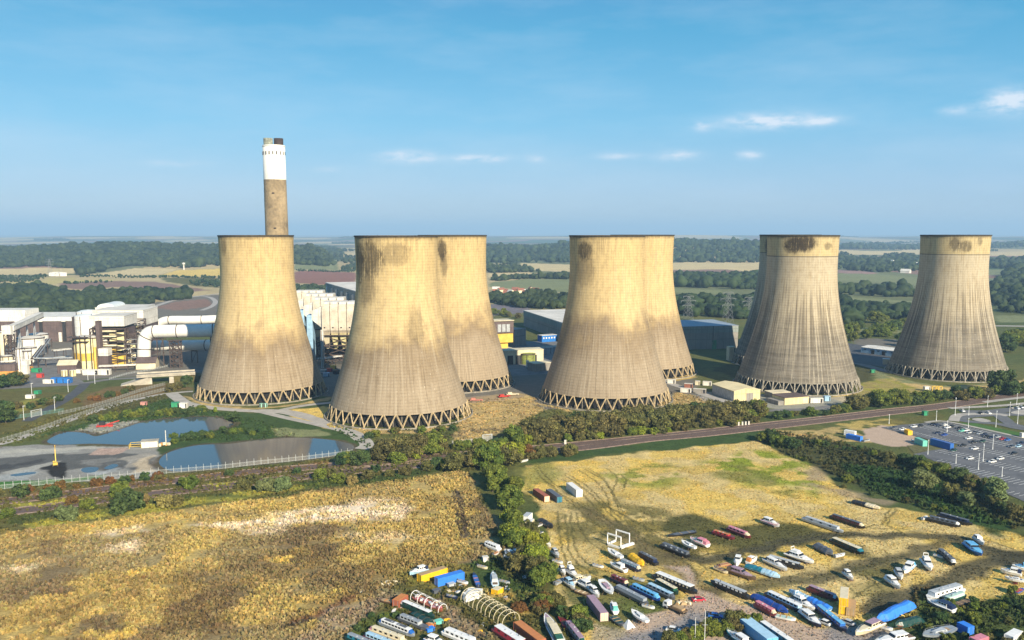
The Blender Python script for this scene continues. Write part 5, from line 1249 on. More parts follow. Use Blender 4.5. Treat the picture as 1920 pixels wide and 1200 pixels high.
# precipitators and boiler house
M_bay = mat('precipitator_lagging', (.60, .52, .41), .7, .2, .15)
def precipitator(k):
    dep = 742+48*k; a = D(602-16.4*k, 573, dep); x0 = a.x
    t = thing('precipitator', ('front white precipitator with four rounded bays and yellow hoppers', 'second white precipitator behind the front one', 'third white precipitator in the row', 'farthest white precipitator beside the chimney-side tower')[k], 'precipitator', (x0, a.y, 0), R(4), 'row of precipitators')
    for b in range(4):
        x = b*7.2; y0 = 0
        MB().loft([[(x+.2, y, z), (x+6.9, y, z), (x+6.9, y+(0), z)][:2]+[(x+6.9, 22, z), (x+.2, 22, z)] for y, z in ((2.6, 28), (.3, 31), (0, 36), (0, 48), (1.2, 52), (3.0, 53.5))]).build('bay', M_bay, t)
        MB().loft([[(x+.5, 1, 27.8), (x+6.6, 1, 27.8), (x+6.6, 20, 27.8), (x+.5, 20, 27.8)], [(x+2.5, 7, 14), (x+4.6, 7, 14), (x+4.6, 14, 14), (x+2.5, 14, 14)]][::-1]).build('hopper', M_pyel if b else M_cream, t)
        panel(t, 'vent', M_darkp, x+2.4, 33.5, 1.3, 1.0, -.02, .3)
        MB().box((x+3.6, 12, 54.6), (6.4, 18, 2.0)).build('penthouse', M_white, t)
    MB().box((14.4, 11, 26.6), (29.5, 23, 1.0)).build('floor_girder', M_steel, t)
    lattice(t, 'support_frame', M_steel, 0, 28.6, 3, 19, 0, 26, 3, 1.0)
    MB().loft([[(-9, 4, z0), (-9, 19, z0), (-9, 19, z1), (-9, 4, z1)] if x < 0 else [(0, 2, z0), (0, 21, z0), (0, 21, z1), (0, 2, z1)] for x, z0, z1 in ((-9, 40, 48), (0, 33, 52))]).build('inlet_funnel', M_white, t)
    MB().box((-11, 11, 22), (5, 14, 44)).build('inlet_duct', M_lblue, t)
    return t
for k in range(4): precipitator(k)
t, r, h = tank('slim white standpipe in front of the precipitators', 605, 6.5, 690, 619, M_white, None, 'standpipe', 'vessel', ring=False)
def long_block(name, label, cat, far, near, wdt, h, wall, roof, par=None):
    """block whose long front wall runs between two (px, depth) ends at ground level"""
    a = Vector(((far[0]-CX)/FPX*far[1], far[1], 0)); b = Vector(((near[0]-CX)/FPX*near[1], near[1], 0))
    d = b-a; t = thing(name, label, cat, a, math.atan2(d.y, d.x)); L = d.length
    MB().box((L/2, wdt/2, h/2), (L, wdt, h)).build('wall', wall, t); MB().box((L/2, wdt/2, h+.4), (L+.8, wdt+.8, .8)).build('roof', roof, t)
    return t, L
t, L = long_block('boiler_house', 'long grey green boiler house with white roof edge behind the precipitators', 'industrial building', (611, 950), (672, 800), 45, 60, M_ggreen, M_lroof)
for k in range(6): panel(t, 'ventilator', M_white, 12+k*26, 52, 5, 9, -.8, 1.6)
for k in range(3): panel(t, 'ribbed_bay', M_grey, 25+k*40, 25, 4, 50, -.3, .6)
t, L = long_block('annex_block', 'dark block on top of the skyline beside the white roofed boiler house', 'industrial building', (646, 1010), (700, 980), 30, 56, M_brown, M_brown)
for px, py, m in ((607, 700, M_galv), (618, 697, M_red), (625, 692, M_yel), (612, 706, M_lblue), (630, 701, M_darkp)):
    crate('equipment_box', {'galvanised_steel': 'grey', 'red_paint': 'red', 'yellow_lagging': 'yellow', 'pale_blue_cladding': 'pale blue', 'dark_paint': 'black'}[m.name]+' equipment box in the shade under the precipitators', 'equipment box', (px, py), 5, 3, 3, .3, m)
# between the ochre towers
t, L = building('hopper_building', 'yellow panelled building with brown glazed upper storey', 'industrial building', (922, 658), (963, 656), 16, 1.2, M_cream, M_cream)
H = Hpx(945, 657, 602)
MB().box((L/2, 8, H*.78), (L, 16, H*.40)).build('upper_wall', M_brown, t); MB().box((L/2, 8, H+.3), (L+1, 17, .7)).build('upper_roof', M_cream, t)
MB().box((L*.56, 8, H*.42), (L*.86, 14, H*.32)).build('yellow_wall', M_yel, t); MB().box((L*.5, 9, H*.14), (L*.6, 10, H*.26)).build('chute', M_yel, t)
for k in range(3): panel(t, 'glazing', M_galv, L*(.35+.2*k), H*.76, 3.6, H*.26, -.1, .3)
t, L = building('cream_workshop', 'long cream workshop with flat eaves before the yellow panelled building', 'industrial building', (945, 684), (1019, 681), 14, Hpx(980, 684, 658), M_cream, M_cream)
for k in range(4): panel(t, 'doorway', M_darkp, L*(.16+.2*k), 4, 5, 8)
tank('squat moss green tank in front of the cream workshop', 990, 27, 684, 664, mat('moss_green', (.21, .24, .05), .7, .2), None)
t, L = building('low_annex', 'low grey annex with tan roof beside the black-patched tower', 'shed', (1003, 697), (1034, 694), 12, 6.5, M_grey, M_cream)
crate('hut', 'white post-like hut in front of the moss green tank', 'hut', (989, 689), 2.5, 2.5, 6, 0, M_white)
t, L = long_block('warehouse', 'large grey warehouse with pale sloping roof between the ochre towers', 'warehouse', (982, 1060), (1075, 880), 75, 19, M_grey, M_lroof)
panel(t, 'eaves_band', M_ggreen, L/2, 16, L, 5, -.15, .3)
t, L = building('site_office', 'blue and white site office in the shade of the grey warehouse', 'office', (1016, 642), (1044, 640), 9, 7, M_blue, M_lroof)
for k in range(5): panel(t, 'window', M_white, L*(.12+.18*k), 4.4, 1.6, 1.6)
t, L = building('grey_store', 'dark grey store block behind the yellow panelled building', 'industrial building', (964, 650), (986, 646), 15, 17, M_grey, M_grey)
t, L = building('grey_shed', 'long dark grey shed with a green door behind the towers', 'warehouse', (1240, 657), (1383, 653), 60, 23, M_grey, mat('blue_grey_roof', (.26, .31, .36), .6, .1, .05))
panel(t, 'green_door', M_green, L*.69, 4.4, 4.6, 8.8); panel(t, 'eaves_band', M_ggreen, L/2, 19.5, L, 6, -.12, .24); panel(t, 'wall_joint', M_darkp, L*.67, 14, .5, 18, -.2, .4)
t = crate('coal_hopper', 'cream hopper on legs at the foot of the shadowed tower', 'hopper', (1370, 676), 6, 6, 13, .2, M_cream)
# pylons
M_pyl = mat('pylon_steel', (.22, .23, .24), .6, .2, .5, metal=.2)
def pylon(label, px, py, h):
    g = G(px, py); t = thing('pylon', label, 'pylon', g, R(20), 'pylons beyond the towers')
    b = MB(); w0, w1 = 5.5, 1.1
    P = lambda s, q, f: ((w0*(1-f)+w1*f)*s, (w0*(1-f)+w1*f)*q, h*f)
    fs = [0, .2, .38, .52, .64, .74, .84, .94]
    for s, q in ((1, 1), (1, -1), (-1, 1), (-1, -1)): b.bar(P(s, q, 0), P(s, q, .94), .17)
    for f0, f1 in zip(fs[:-1], fs[1:]):
        for q in (1, -1):
            b.bar(P(1, q, f0), P(-1, q, f1), .17); b.bar(P(-1, q, f0), P(1, q, f1), .17); b.bar(P(q, 1, f0), P(q, -1, f1), .17); b.bar(P(q, -1, f0), P(q, 1, f1), .17)
    b.build('lattice_body', M_pyl, t)
    for f, a in ((.58, 9), (.76, 11.5), (.93, 8)):
        MB().bar((-a, 0, h*f), (a, 0, h*f), .3).bar((-a, 0, h*f), (0, 0, h*f+2.6), .2).bar((a, 0, h*f), (0, 0, h*f+2.6), .2).build('cross_arm', M_pyl, t)
        for s in (-1, 1): MB().bar((s*a*.95, 0, h*f-2.2), (s*a*.95, 0, h*f), .3).build('insulator', M_pyl, t)
pylon('grey lattice pylon close behind the half hidden ochre tower', 1290, 600, 34); pylon('grey lattice pylon standing clear beside the long grey shed', 1364, 610, 44); pylon('grey lattice pylon nearest the shadowed tower', 1404, 596, 30)
pylon('thin pylon in front of the long wooded ridge', 94, 512, 42)
# right of the grey tower
t, L = building('white_hall', 'low hall with white roof and pale blue walls beyond the lone tower', 'hall', (1614, 661), (1690, 671), 22, 5.2, M_lblue, M_white, 1.0)
for k in range(3): panel(t, 'doorway', M_darkp, L*(.3+.27*k), 2, 3.4, 4)
for k in range(5): panel(t, 'window', M_bglass, L*(.1+.17*k), 3.6, 2.4, .9)
t, L = building('small_kiosk', 'cream kiosk at the foot of the lone tower', 'hut', (1655, 683), (1673, 684), 5, 4.5, M_cream, M_white)
t, L = building('beige_shed', 'beige gabled shed with grey door behind the railway trees', 'shed', (1376, 752.5), (1425, 749.5), 24, 7.2, M_beige, mat('beige_roof', (.70, .60, .36), .7, .1, .1))
for o in list(t.children): bpy.data.objects.remove(o)
dep = 30.0
MB().loft([[(0, y, 0), (L, y, 0), (L, y, 6.8), (L/2, y, 8.6), (0, y, 6.8)] for y in (0, dep)]).build('wall', M_beige, t)
b = MB(); b.loft([[(-.4, y, 6.85), (L/2, y, 8.7), (L/2, y, 9.0), (-.4, y, 7.2)] for y in (-.4, dep+.4)]); b.loft([[(L/2, y, 8.7), (L+.4, y, 6.85), (L+.4, y, 7.2), (L/2, y, 9.0)] for y in (-.4, dep+.4)]); b.build('roof', MATS[('beige_roof',)], t)
panel(t, 'roller_door', M_grey, L*.6, 2.6, 5.2, 5.2); panel(t, 'side_wall_sheeting', M_galv, -.0, 3, .1, 5) if False else None
MB().box((-.08, dep/2, 3.2), (.16, dep-.4, 6.2)).build('side_cladding', M_galv, t)
t, L = building('brown_roof_shed', 'beige shed with flat brown roof below the grey streaked tower', 'shed', (1471, 759.5), (1516, 756), 14, 4.8, M_beige, M_brown)
panel(t, 'sliding_door', M_cream, L*.85, 1.9, 4, 3.6); MB().box((-2.5, 7, 1.4), (4.5, 13, 2.8)).build('lean_to', M_grey, t)
t, L = building('flat_roof_shed', 'flat cream roofed shed behind the brown roofed one', 'shed', (1448, 748), (1482, 746), 10, 4, M_grey, M_cream)
crate('trailer_box', 'white semi-trailer parked right of the brown roofed shed', 'trailer', (1530, 755.5), 9, 2.6, 3.4, .08, M_white)
crate('truck_box', 'pale blue truck box next to the white semi-trailer', 'truck', (1550, 752), 4, 2.6, 3.6, .1, M_lblue)
for lab, px, py, L_, m in (('white cabin beside the foot of the black-patched tower', 1259, 719, 6, M_white), ('white and blue cabin on the yard behind the beige shed', 1286, 736, 7.5, M_white), ('white cabin at the far end of the shed yard', 1326, 723, 6.5, M_white), ('rust red stack of pipes in the shed yard', 1291, 727, 6, M_tile), ('dark store box beside the beige shed', 1312, 737, 9, M_grey), ('cream box at the edge of the shed yard', 1308, 722, 3.5, M_cream)):
    crate('site_cabin', lab, 'cabin', (px, py), L_, 3, 3.2, -.35, m, lid=M_lroof)
crate('site_cabin', 'white electrical cabin on the grass before the lone tower', 'cabin', (1737, 733), 4, 3, 3.4, .1, M_white)
t, L = frame('gas_pipework', 'yellow pipe frame beside the white electrical cabin', 'pipe frame', (1748, 733), (1766, 733)); b = MB()
for x0, x1 in ((0, L*.35), (L*.45, L*.6), (L*.68, L)): b.bar((x0, 0, 0), (x0, 0, 3.6), .45).bar((x1, 0, 0), (x1, 0, 3.6), .45).bar((x0, 0, 3.6), (x1, 0, 3.6), .45)
b.build('pipework', M_yel, t)
crate('site_cabin', 'green kiosk on the grass between the grey towers', 'kiosk', (1636, 699), 3.4, 2.6, 2.6, .1, M_green)
crate('site_cabin', 'white house-like hut right of the lone tower', 'hut', (1884, 640), 9, 6, 4, .1, M_white); crate('site_cabin', 'long white hut among the trees right of the lone tower', 'hut', (1897, 645), 8, 5, 3.2, .1, M_white)
for px, py in ((1403, 794), (1410, 793.5), (1416, 793), (1422, 792.5)):
    g = G(px-18, py+4); t = thing('signal_cabinet', 'white trackside cabinet in the row of four beside the railway', 'cabinet', g, 0, 'four trackside cabinets'); MB().box((0, 0, 1.1), (.9, .7, 2.0)).build('cabinet', M_white, t); MB().box((0, 0, 2.15), (1.0, .8, .12)).build('lid', M_white, t)
for px, py, lab in ((1060, 833, 'single white trackside cabinet by the olive belt'), (970, 846, 'small white trackside post beside the big hedge')):
    g = G(px, py); t = thing('signal_cabinet', lab, 'cabinet', g); MB().box((0, 0, 1.2), (1.1, .7, 2.2)).build('cabinet', M_white, t); MB().box((0, 0, 2.38), (1.2, .8, .14)).build('lid', M_white, t)
# red machinery left lying between the ochre towers
for lab, px, py, rz, m in (('salmon red flat trailer beside the streaked tower', 893, 752, .1, mat('salmon', (.5, .2, .15), .7, .2)), ('dark red digger on the bare strip between the ochre towers', 945, 745, .5, M_red), ('pale crates on the bare strip between the ochre towers', 961, 741, .2, M_cream)):
    g = G(px, py); t = thing('flat_trailer', lab, 'trailer', g, rz); MB().box((0, 0, .9), (9, 2.6, .5)).build('bed', m, t); MB().box((-2, 0, 1.7), (3, 2.2, 1.2)).build('load', m, t)
    for x in (-3, 3): MB().tube((x, -1.4, .45), (x, 1.4, .45), .45, n=12).build('wheel', M_darkp, t)
# far houses
def house(label, px, py, L_, w, h, m, rm, rz, group=None):
    g = G(px, py); z = tz(g.x, g.y); t = thing('farmhouse', label, 'house', (g.x, g.y, z), rz, group)
    MB().loft([[(x, -w/2, 0), (x, w/2, 0), (x, w/2, h), (x, 0, h+w*.4), (x, -w/2, h)] for x in (-L_/2, L_/2)]).build('wall', m, t)
    MB().loft([[(x, -w/2-.4, h-.1), (x, 0, h+w*.4+.1), (x, 0, h+w*.4+.5), (x, -w/2-.4, h+.3)] for x in (-L_/2-.4, L_/2+.4)]).loft([[(x, w/2+.4, h-.1), (x, w/2+.4, h+.3), (x, 0, h+w*.4+.5), (x, 0, h+w*.4+.1)] for x in (-L_/2-.4, L_/2+.4)]).build('roof', rm, t)
for k in range(9): house('small distant house in the hamlet behind the grey warehouse', 930+k*9.3, 546+((k*37) % 7), 14, 9, 5, M_cream if k % 2 else M_tile, M_tile if k % 3 else M_lroof, k*.7, 'hamlet behind the grey warehouse')
for k in range(5): house('tiny white farm building below the wooded ridge', 99+k*5, 517.5-(k % 2), 16, 10, 5, M_white, M_lroof, k*.9, 'white farm buildings below the ridge')
for k in range(8): house('tiny pale building among the far woods behind the lone tower', 1590+k*27, (490, 497, 484, 493, 512, 498, 487, 505)[k], 26, 14, 6, M_white, M_lroof, k*.6, 'pale buildings among the far woods')
g = G(345, 508); t = thing('water_tower', 'white mast-like water tower on the tan field below the ridge', 'tower', (g.x, g.y, tz(g.x, g.y))); MB().tube((0, 0, 0), (0, 0, 15), 2.2, 1.6, 10).build('stem', M_white, t); MB().lathe([(1.6, 14), (4.2, 17), (4.2, 20), (.1, 21.5)], 14).build('tank', M_white, t)

def pipe_rack(label, p0, p1, h, n, mats, w=4):
    a, b = G(*p0), G(*p1); d = b-a; L = d.length; t = thing('pipe_rack', label, 'pipe rack', a, math.atan2(d.y, d.x))
    for k in range(n): MB().tube((0, -w/2+w*k/(n-1), h+.4*(k % 2)), (L, -w/2+w*k/(n-1), h+.4*(k % 2)), .32+.14*(k % 3), n=8).build('pipe', mats[k % len(mats)], t)
    for k in range(max(2, int(L/9))):
        x = L*(k+.3)/max(2, int(L/9)); MB().bar((x, -w/2-.4, 0), (x, -w/2-.4, h), .35).bar((x, w/2+.4, 0), (x, w/2+.4, h), .35).bar((x, -w/2-.4, h-.3), (x, w/2+.4, h-.3), .35).build('trestle', M_steel, t)
    MB().box((L/2, w/2+1.0, h+.1), (L, 1.0, .15)).build('walkway', M_galv, t)
    return t
PM = (M_white, M_galv, M_steel, M_cream)
pipe_rack('pipe rack running in front of the white storage tanks', (2, 694), (128, 684), 7, 5, PM)
pipe_rack('tall pipe rack between the scrubber house and the duct elbow', (238, 690), (262, 676), 16, 5, PM)
pipe_rack('pipe rack along the foot of the yellow panelled frames', (186, 698), (256, 695), 5, 4, PM)
pipe_rack('pipe rack behind the dark gabled shed', (100, 676), (134, 672), 9, 4, PM)
pipe_rack('pipe rack in the shade below the precipitators', (600, 690), (640, 684), 8, 5, PM)
pipe_rack('pipe rack behind the cream workshop', (1000, 668), (1046, 662), 7, 4, PM)
t, L = frame('lattice_frame', 'open brown steel frame with cream panels beside the duct elbow', 'steel frame', (236, 688), (258, 687)); H = Hpx(247, 688, 628)
lattice(t, 'frame', M_steel, 0, L, 0, 9, 0, H, 7, .55)
for k, (x, z, w_, h_, m) in enumerate(((.3, .2, .4, .12, M_pyel), (.7, .36, .4, .1, M_cream), (.3, .5, .4, .12, M_white), (.7, .64, .4, .1, M_pyel), (.35, .8, .5, .1, M_cream), (.7, .1, .4, .12, M_yel))): MB().box((L*x, 4, H*z), (L*w_, 7, H*h_)).build('cladding_panel', m, t)
for k in range(6): MB().box((L/2, -.8, H*(k+1)/7), (L+1.5, 1.4, .25)).build('walkway', M_galv, t)
t, L = frame('lattice_frame', 'open brown steel frame in front of the rear scrubber house', 'steel frame', (246, 676), (274, 675)); H = Hpx(260, 676, 600)
lattice(t, 'frame', M_steel, 0, L, 0, 10, 0, H, 8, .6)
for k in range(7): MB().box((L*(.3+.4*(k % 2)), 5, H*(k+.6)/8), (L*.4, 8, H*.07)).build('cladding_panel', (M_cream, M_white, M_pyel, M_brown)[k % 4], t)
for k in range(7): MB().box((L/2, -.8, H*(k+1)/8), (L+1.5, 1.4, .25)).build('walkway', M_galv, t)

# ------------------------------------------------------------------ the boatyard
PC = dict(white=(.80, .79, .76), cream=(.72, .62, .42), black=(.02, .02, .022), navy=(.015, .025, .07), blue=(.02, .12, .42), sky=(.13, .42, .70), teal=(.02, .17, .24), grey=(.28, .31, .34), dgrey=(.10, .11, .13), red=(.45, .03, .05),
          maroon=(.16, .03, .035), pink=(.62, .22, .27), mauve=(.36, .24, .30), green=(.02, .10, .06), dgreen=(.012, .05, .04), yellow=(.80, .46, .01), orange=(.55, .20, .05), brown=(.16, .10, .06), tarp=(.03, .20, .70), silver=(.45, .47, .48),
          rust=(.36, .11, .06), wood=(.42, .28, .14), lblue=(.38, .58, .72), turq=(.16, .55, .45), mint=(.42, .58, .50), royal=(.012, .06, .30))
def paint(c): return mat('paint_'+c, PC[c], .38 if c not in ('tarp', 'yellow', 'royal', 'rust', 'wood', 'brown') else .6, .10, .7, spec=.5)
M_win = mat('boat_window', (.015, .018, .022), .12, .1, 1, spec=.7)
M_timber = mat('timber_baulk', (.20, .14, .085), .9, .3, 1)
M_tyre = mat('tyre_rubber', (.02, .02, .02), .9, .2, 1)
def boat_root(name, label, cat, p0, p1, group, z=1.0, fixed=None):
    """p0 = stern pixel, p1 = bow pixel, both at height z on the hull"""
    a, b = G(p0[0], p0[1], z), G(p1[0], p1[1], z); d = b-a; L = fixed or d.length
    return thing(name, label, cat, ((a.x+b.x)/2, (a.y+b.y)/2, 0), math.atan2(d.y, d.x), group), L
def baulks(t, L, w, h=.4):
    for x in (-.32, .02, .30): MB().box((x*L, 0, h/2), (.35, w, h)).build('chock', M_timber, t)
def hull_mesh(L, W, z0, h, bow=.16, stern=.06, rise=.25, flare=.82, keel=.0):
    """lofted hull: pointed raised bow (+x), narrower bottom"""
    st = [(-.5, .80), (-.5+stern, 1), (.0, 1), (.5-bow*1.6, 1), (.5-bow*.8, .80), (.5-bow*.35, .48), (.5-bow*.08, .16), (.5, .03)]
    secs = []
    for s, k in st:
        up = rise*max(0, (s-.05)/.45)**2
        zb = z0+max(0, (s-.3)/.2)**2*h*.25; w = W/2*k; wb = w*flare*(1 if s < .3 else max(.2, 1-(s-.3)*3))
        x = s*L; xb = x-(.0 if s < .4 else (s-.4)*L*.18)
        secs.append([(xb, -wb*.75, zb-keel*0), (xb, wb*.75, zb), (x-(x-xb)*.4, wb, zb+h*.25), (x, w, z0+h+up), (x, -w, z0+h+up), (x-(x-xb)*.4, -wb, zb+h*.25)])
    return MB().loft(secs)
def windows(par, xs, y, z, w, h, m=None, sides=(1, -1), tilt=0):
    for x in xs:
        for s in sides:
            MB().box((x, s*y, z), (w, .06, h)).build('window', m or M_win, par)
def narrowboat(label, p0, p1, hull='black', cabin='navy', roof='grey', W=2.15, win=5, fore=.13, aft=.10, cover=None, band=None, tent=None, solar=False, group=None, L=None, hc=1.05, winc=None, cloth=None):
    t, L = boat_root('narrowboat', label, 'narrowboat', p0, p1, group, 1.6, L)
    z0, hh = .35, 1.05; baulks(t, L, W)
    H = hull_mesh(L, W, z0, hh, .11, .05, .22, .92).build('hull', paint(hull), t)
    MB().prism([(-L*.49, -W*.42), (L*.34, -W*.46), (L*.44, -W*.3), (L*.485, 0), (L*.44, W*.3), (L*.34, W*.46), (-L*.49, W*.42)], z0+hh-.02, z0+hh+.05).build('deck', paint(band or hull), t)
    x0, x1 = -L*.5+aft*L, L*.5-fore*L; b, q = W*.42, W*.36; zc = z0+hh+.05
    cb = MB().loft([[(x, -b, zc), (x, b, zc), (x, q, zc+hc*.9), (x, -q, zc+hc*.9)] for x in (x0, x1)]).build('cabin', paint(cabin), t)
    rf = MB().loft([[(x, -q-.05, zc+hc*.9), (x, q+.05, zc+hc*.9), (x, q, zc+hc*.97), (x, 0, zc+hc*1.02), (x, -q, zc+hc*.97)] for x in (x0-.15, x1+.15)]).build('roof', paint(roof), cb)
    if win:
        xs = [x0+(x1-x0)*(k+.7)/(win+.4) for k in range(win)]
        windows(cb, xs, (b+q)/2+.02, zc+hc*.52, .95 if win < 9 else .6, .5, winc and paint(winc))
    if band: MB().loft([[(x, -b-.015, zc+.02), (x, b+.015, zc+.02), (x, b-.02, zc+.22), (x, -b+.02, zc+.22)] for x in (x0-.02, x1+.02)]).build('coachline', paint(band), cb)
    if solar:
        for k in range(2): MB().box((x0+(x1-x0)*(.25+.45*k), 0, zc+hc*1.06), ((x1-x0)*.34, q*1.4, .06)).build('solar_panel', paint('dgrey'), cb)
    MB().tube((x0+(x1-x0)*.8, q*.5, zc+hc), (x0+(x1-x0)*.8, q*.5, zc+hc+.6), .10, n=8).build('chimney', paint('black'), cb)
    for k in (.35, .6): MB().box((x0+(x1-x0)*k, -.2, zc+hc*1.05), (.5, .5, .14)).build('mushroom_vent', paint('silver'), cb)
    if cover:                                    # canvas over fore or aft well
        for end, col in cover:
            xa, xb = (x1, x1+fore*L*.62) if end == 'f' else (x0, x0-aft*L*.72)
            MB().loft([[(xa, -b, zc), (xa, b, zc), (xa, q*.8, zc+hc*.88), (xa, -q*.8, zc+hc*.88)], [(xb, -b*.85, zc), (xb, b*.85, zc), (xb, q*.35, zc+hc*.6), (xb, -q*.35, zc+hc*.6)]]).build('canvas_cover', paint(col), t)
    return t
def cruiser(label, p0, p1, hull='white', top='white', W=None, deckc='white', stripe=None, canopy=None, fly=False, group=None, L=None, boot=None, hh=1.05, name='cabin_cruiser', roofc=None, trailer=False):
    t, L = boat_root(name, label, 'cabin cruiser', p0, p1, group, 1.3, L)
    W = W or min(3.6, L*.36); z0 = .45; baulks(t, L, W*.7, .45)
    hull_mesh(L, W, z0, hh, .30, .04, .35, .70).build('hull', paint(hull), t)
    if stripe: hull_mesh(L*.985, W+.05, z0+hh*.62, .16, .30, .04, .35, .98).build('stripe', paint(stripe), t)
    if boot: hull_mesh(L*.93, W*.86, z0-.04, hh*.32, .30, .04, .0, .6).build('boot_top', paint(boot), t)
    zd = z0+hh
    MB().loft([[(-L*.49, -W*.40, zd), (-L*.49, W*.40, zd), (-L*.49, W*.38, zd+.06), (-L*.49, -W*.38, zd+.06)], [(L*.12, -W*.46, zd+.05), (L*.12, W*.46, zd+.05), (L*.12, W*.42, zd+.15), (L*.12, -W*.42, zd+.15)], [(L*.47, -W*.06, zd+.28), (L*.47, W*.06, zd+.28), (L*.47, W*.04, zd+.32), (L*.47, -W*.04, zd+.32)]]).build('deck', paint(deckc), t)
    # cabin trunk and wheelhouse
    c = MB().loft([[(-L*.05, -W*.38, zd+.05), (-L*.05, W*.38, zd+.05), (-L*.05, W*.30, zd+.75), (-L*.05, -W*.30, zd+.75)], [(L*.2, -W*.34, zd+.15), (L*.2, W*.34, zd+.15), (L*.17, W*.26, zd+.7), (L*.17, -W*.26, zd+.7)], [(L*.36, -W*.14, zd+.25), (L*.36, W*.14, zd+.25), (L*.34, W*.1, zd+.36), (L*.34, -W*.1, zd+.36)]]).build('fore_cabin', paint(top), t)
    hw = 1.35
    w = MB().loft([[(-L*.30, -W*.39, zd+.02), (-L*.30, W*.39, zd+.02), (-L*.27, W*.32, zd+hw), (-L*.27, -W*.32, zd+hw)], [(L*.08, -W*.38, zd+.08), (L*.08, W*.38, zd+.08), (L*.01, W*.31, zd+hw), (L*.01, -W*.31, zd+hw)]]).build('wheelhouse', paint(top), t)
    MB().loft([[(-L*.32, -W*.35, zd+hw), (-L*.32, W*.35, zd+hw), (-L*.32, W*.33, zd+hw+.09), (-L*.32, -W*.33, zd+hw+.09)], [(L*.03, -W*.34, zd+hw), (L*.03, W*.34, zd+hw), (L*.02, W*.32, zd+hw+.09), (L*.02, -W*.32, zd+hw+.09)]]).build('roof', paint(roofc or top), w)
    MB().loft([[(L*.062, -W*.33, zd+.72), (L*.062, W*.33, zd+.72), (L*.030, W*.29, zd+hw-.08), (L*.030, -W*.29, zd+hw-.08)], [(L*.075, -W*.33, zd+.72), (L*.075, W*.33, zd+.72), (L*.040, W*.29, zd+hw-.08), (L*.040, -W*.29, zd+hw-.08)]]).build('windscreen', M_win, w)
    for k in range(3): windows(w, [-L*.24+k*L*.10], W*.355, zd+hw*.68, L*.075, hw*.36)
    for k in range(2): windows(c, [L*.03+k*L*.1], W*.345-k*W*.02, zd+.45, L*.055, .24)
    MB().box((-L*.40, 0, zd+.10), (L*.16, W*.6, .12)).build('cockpit_sole', paint(canopy or 'brown'), t)
    if canopy: MB().loft([[(-L*.30, -W*.36, zd), (-L*.30, W*.36, zd), (-L*.30, W*.30, zd+hw*.92), (-L*.30, -W*.30, zd+hw*.92)], [(-L*.485, -W*.36, zd), (-L*.485, W*.36, zd), (-L*.46, W*.28, zd+hw*.75), (-L*.46, -W*.28, zd+hw*.75)]]).build('canopy', paint(canopy), t)
    if fly:
        MB().box((-L*.16, 0, zd+hw+.38), (L*.24, W*.55, .6), 0, .9).build('flybridge', paint(top), t)
        MB().bar((-L*.26, -W*.26, zd+hw), (-L*.28, -W*.22, zd+hw+1.5), .12).bar((-L*.26, W*.26, zd+hw), (-L*.28, W*.22, zd+hw+1.5), .12).bar((-L*.28, -W*.24, zd+hw+1.5), (-L*.28, W*.24, zd+hw+1.5), .2).build('radar_arch', paint('white'), t)
    b = MB()
    for s in (-1, 1):
        pts = [(L*.08, s*W*.42, zd+.62), (L*.28, s*W*.30, zd+.75), (L*.46, s*.06, zd+.85)]
        b.path(pts, .025, 4)
        for p in pts: b.bar((p[0], p[1], zd+.1), p, .045)
    b.build('rail', paint('silver'), t)
    return t
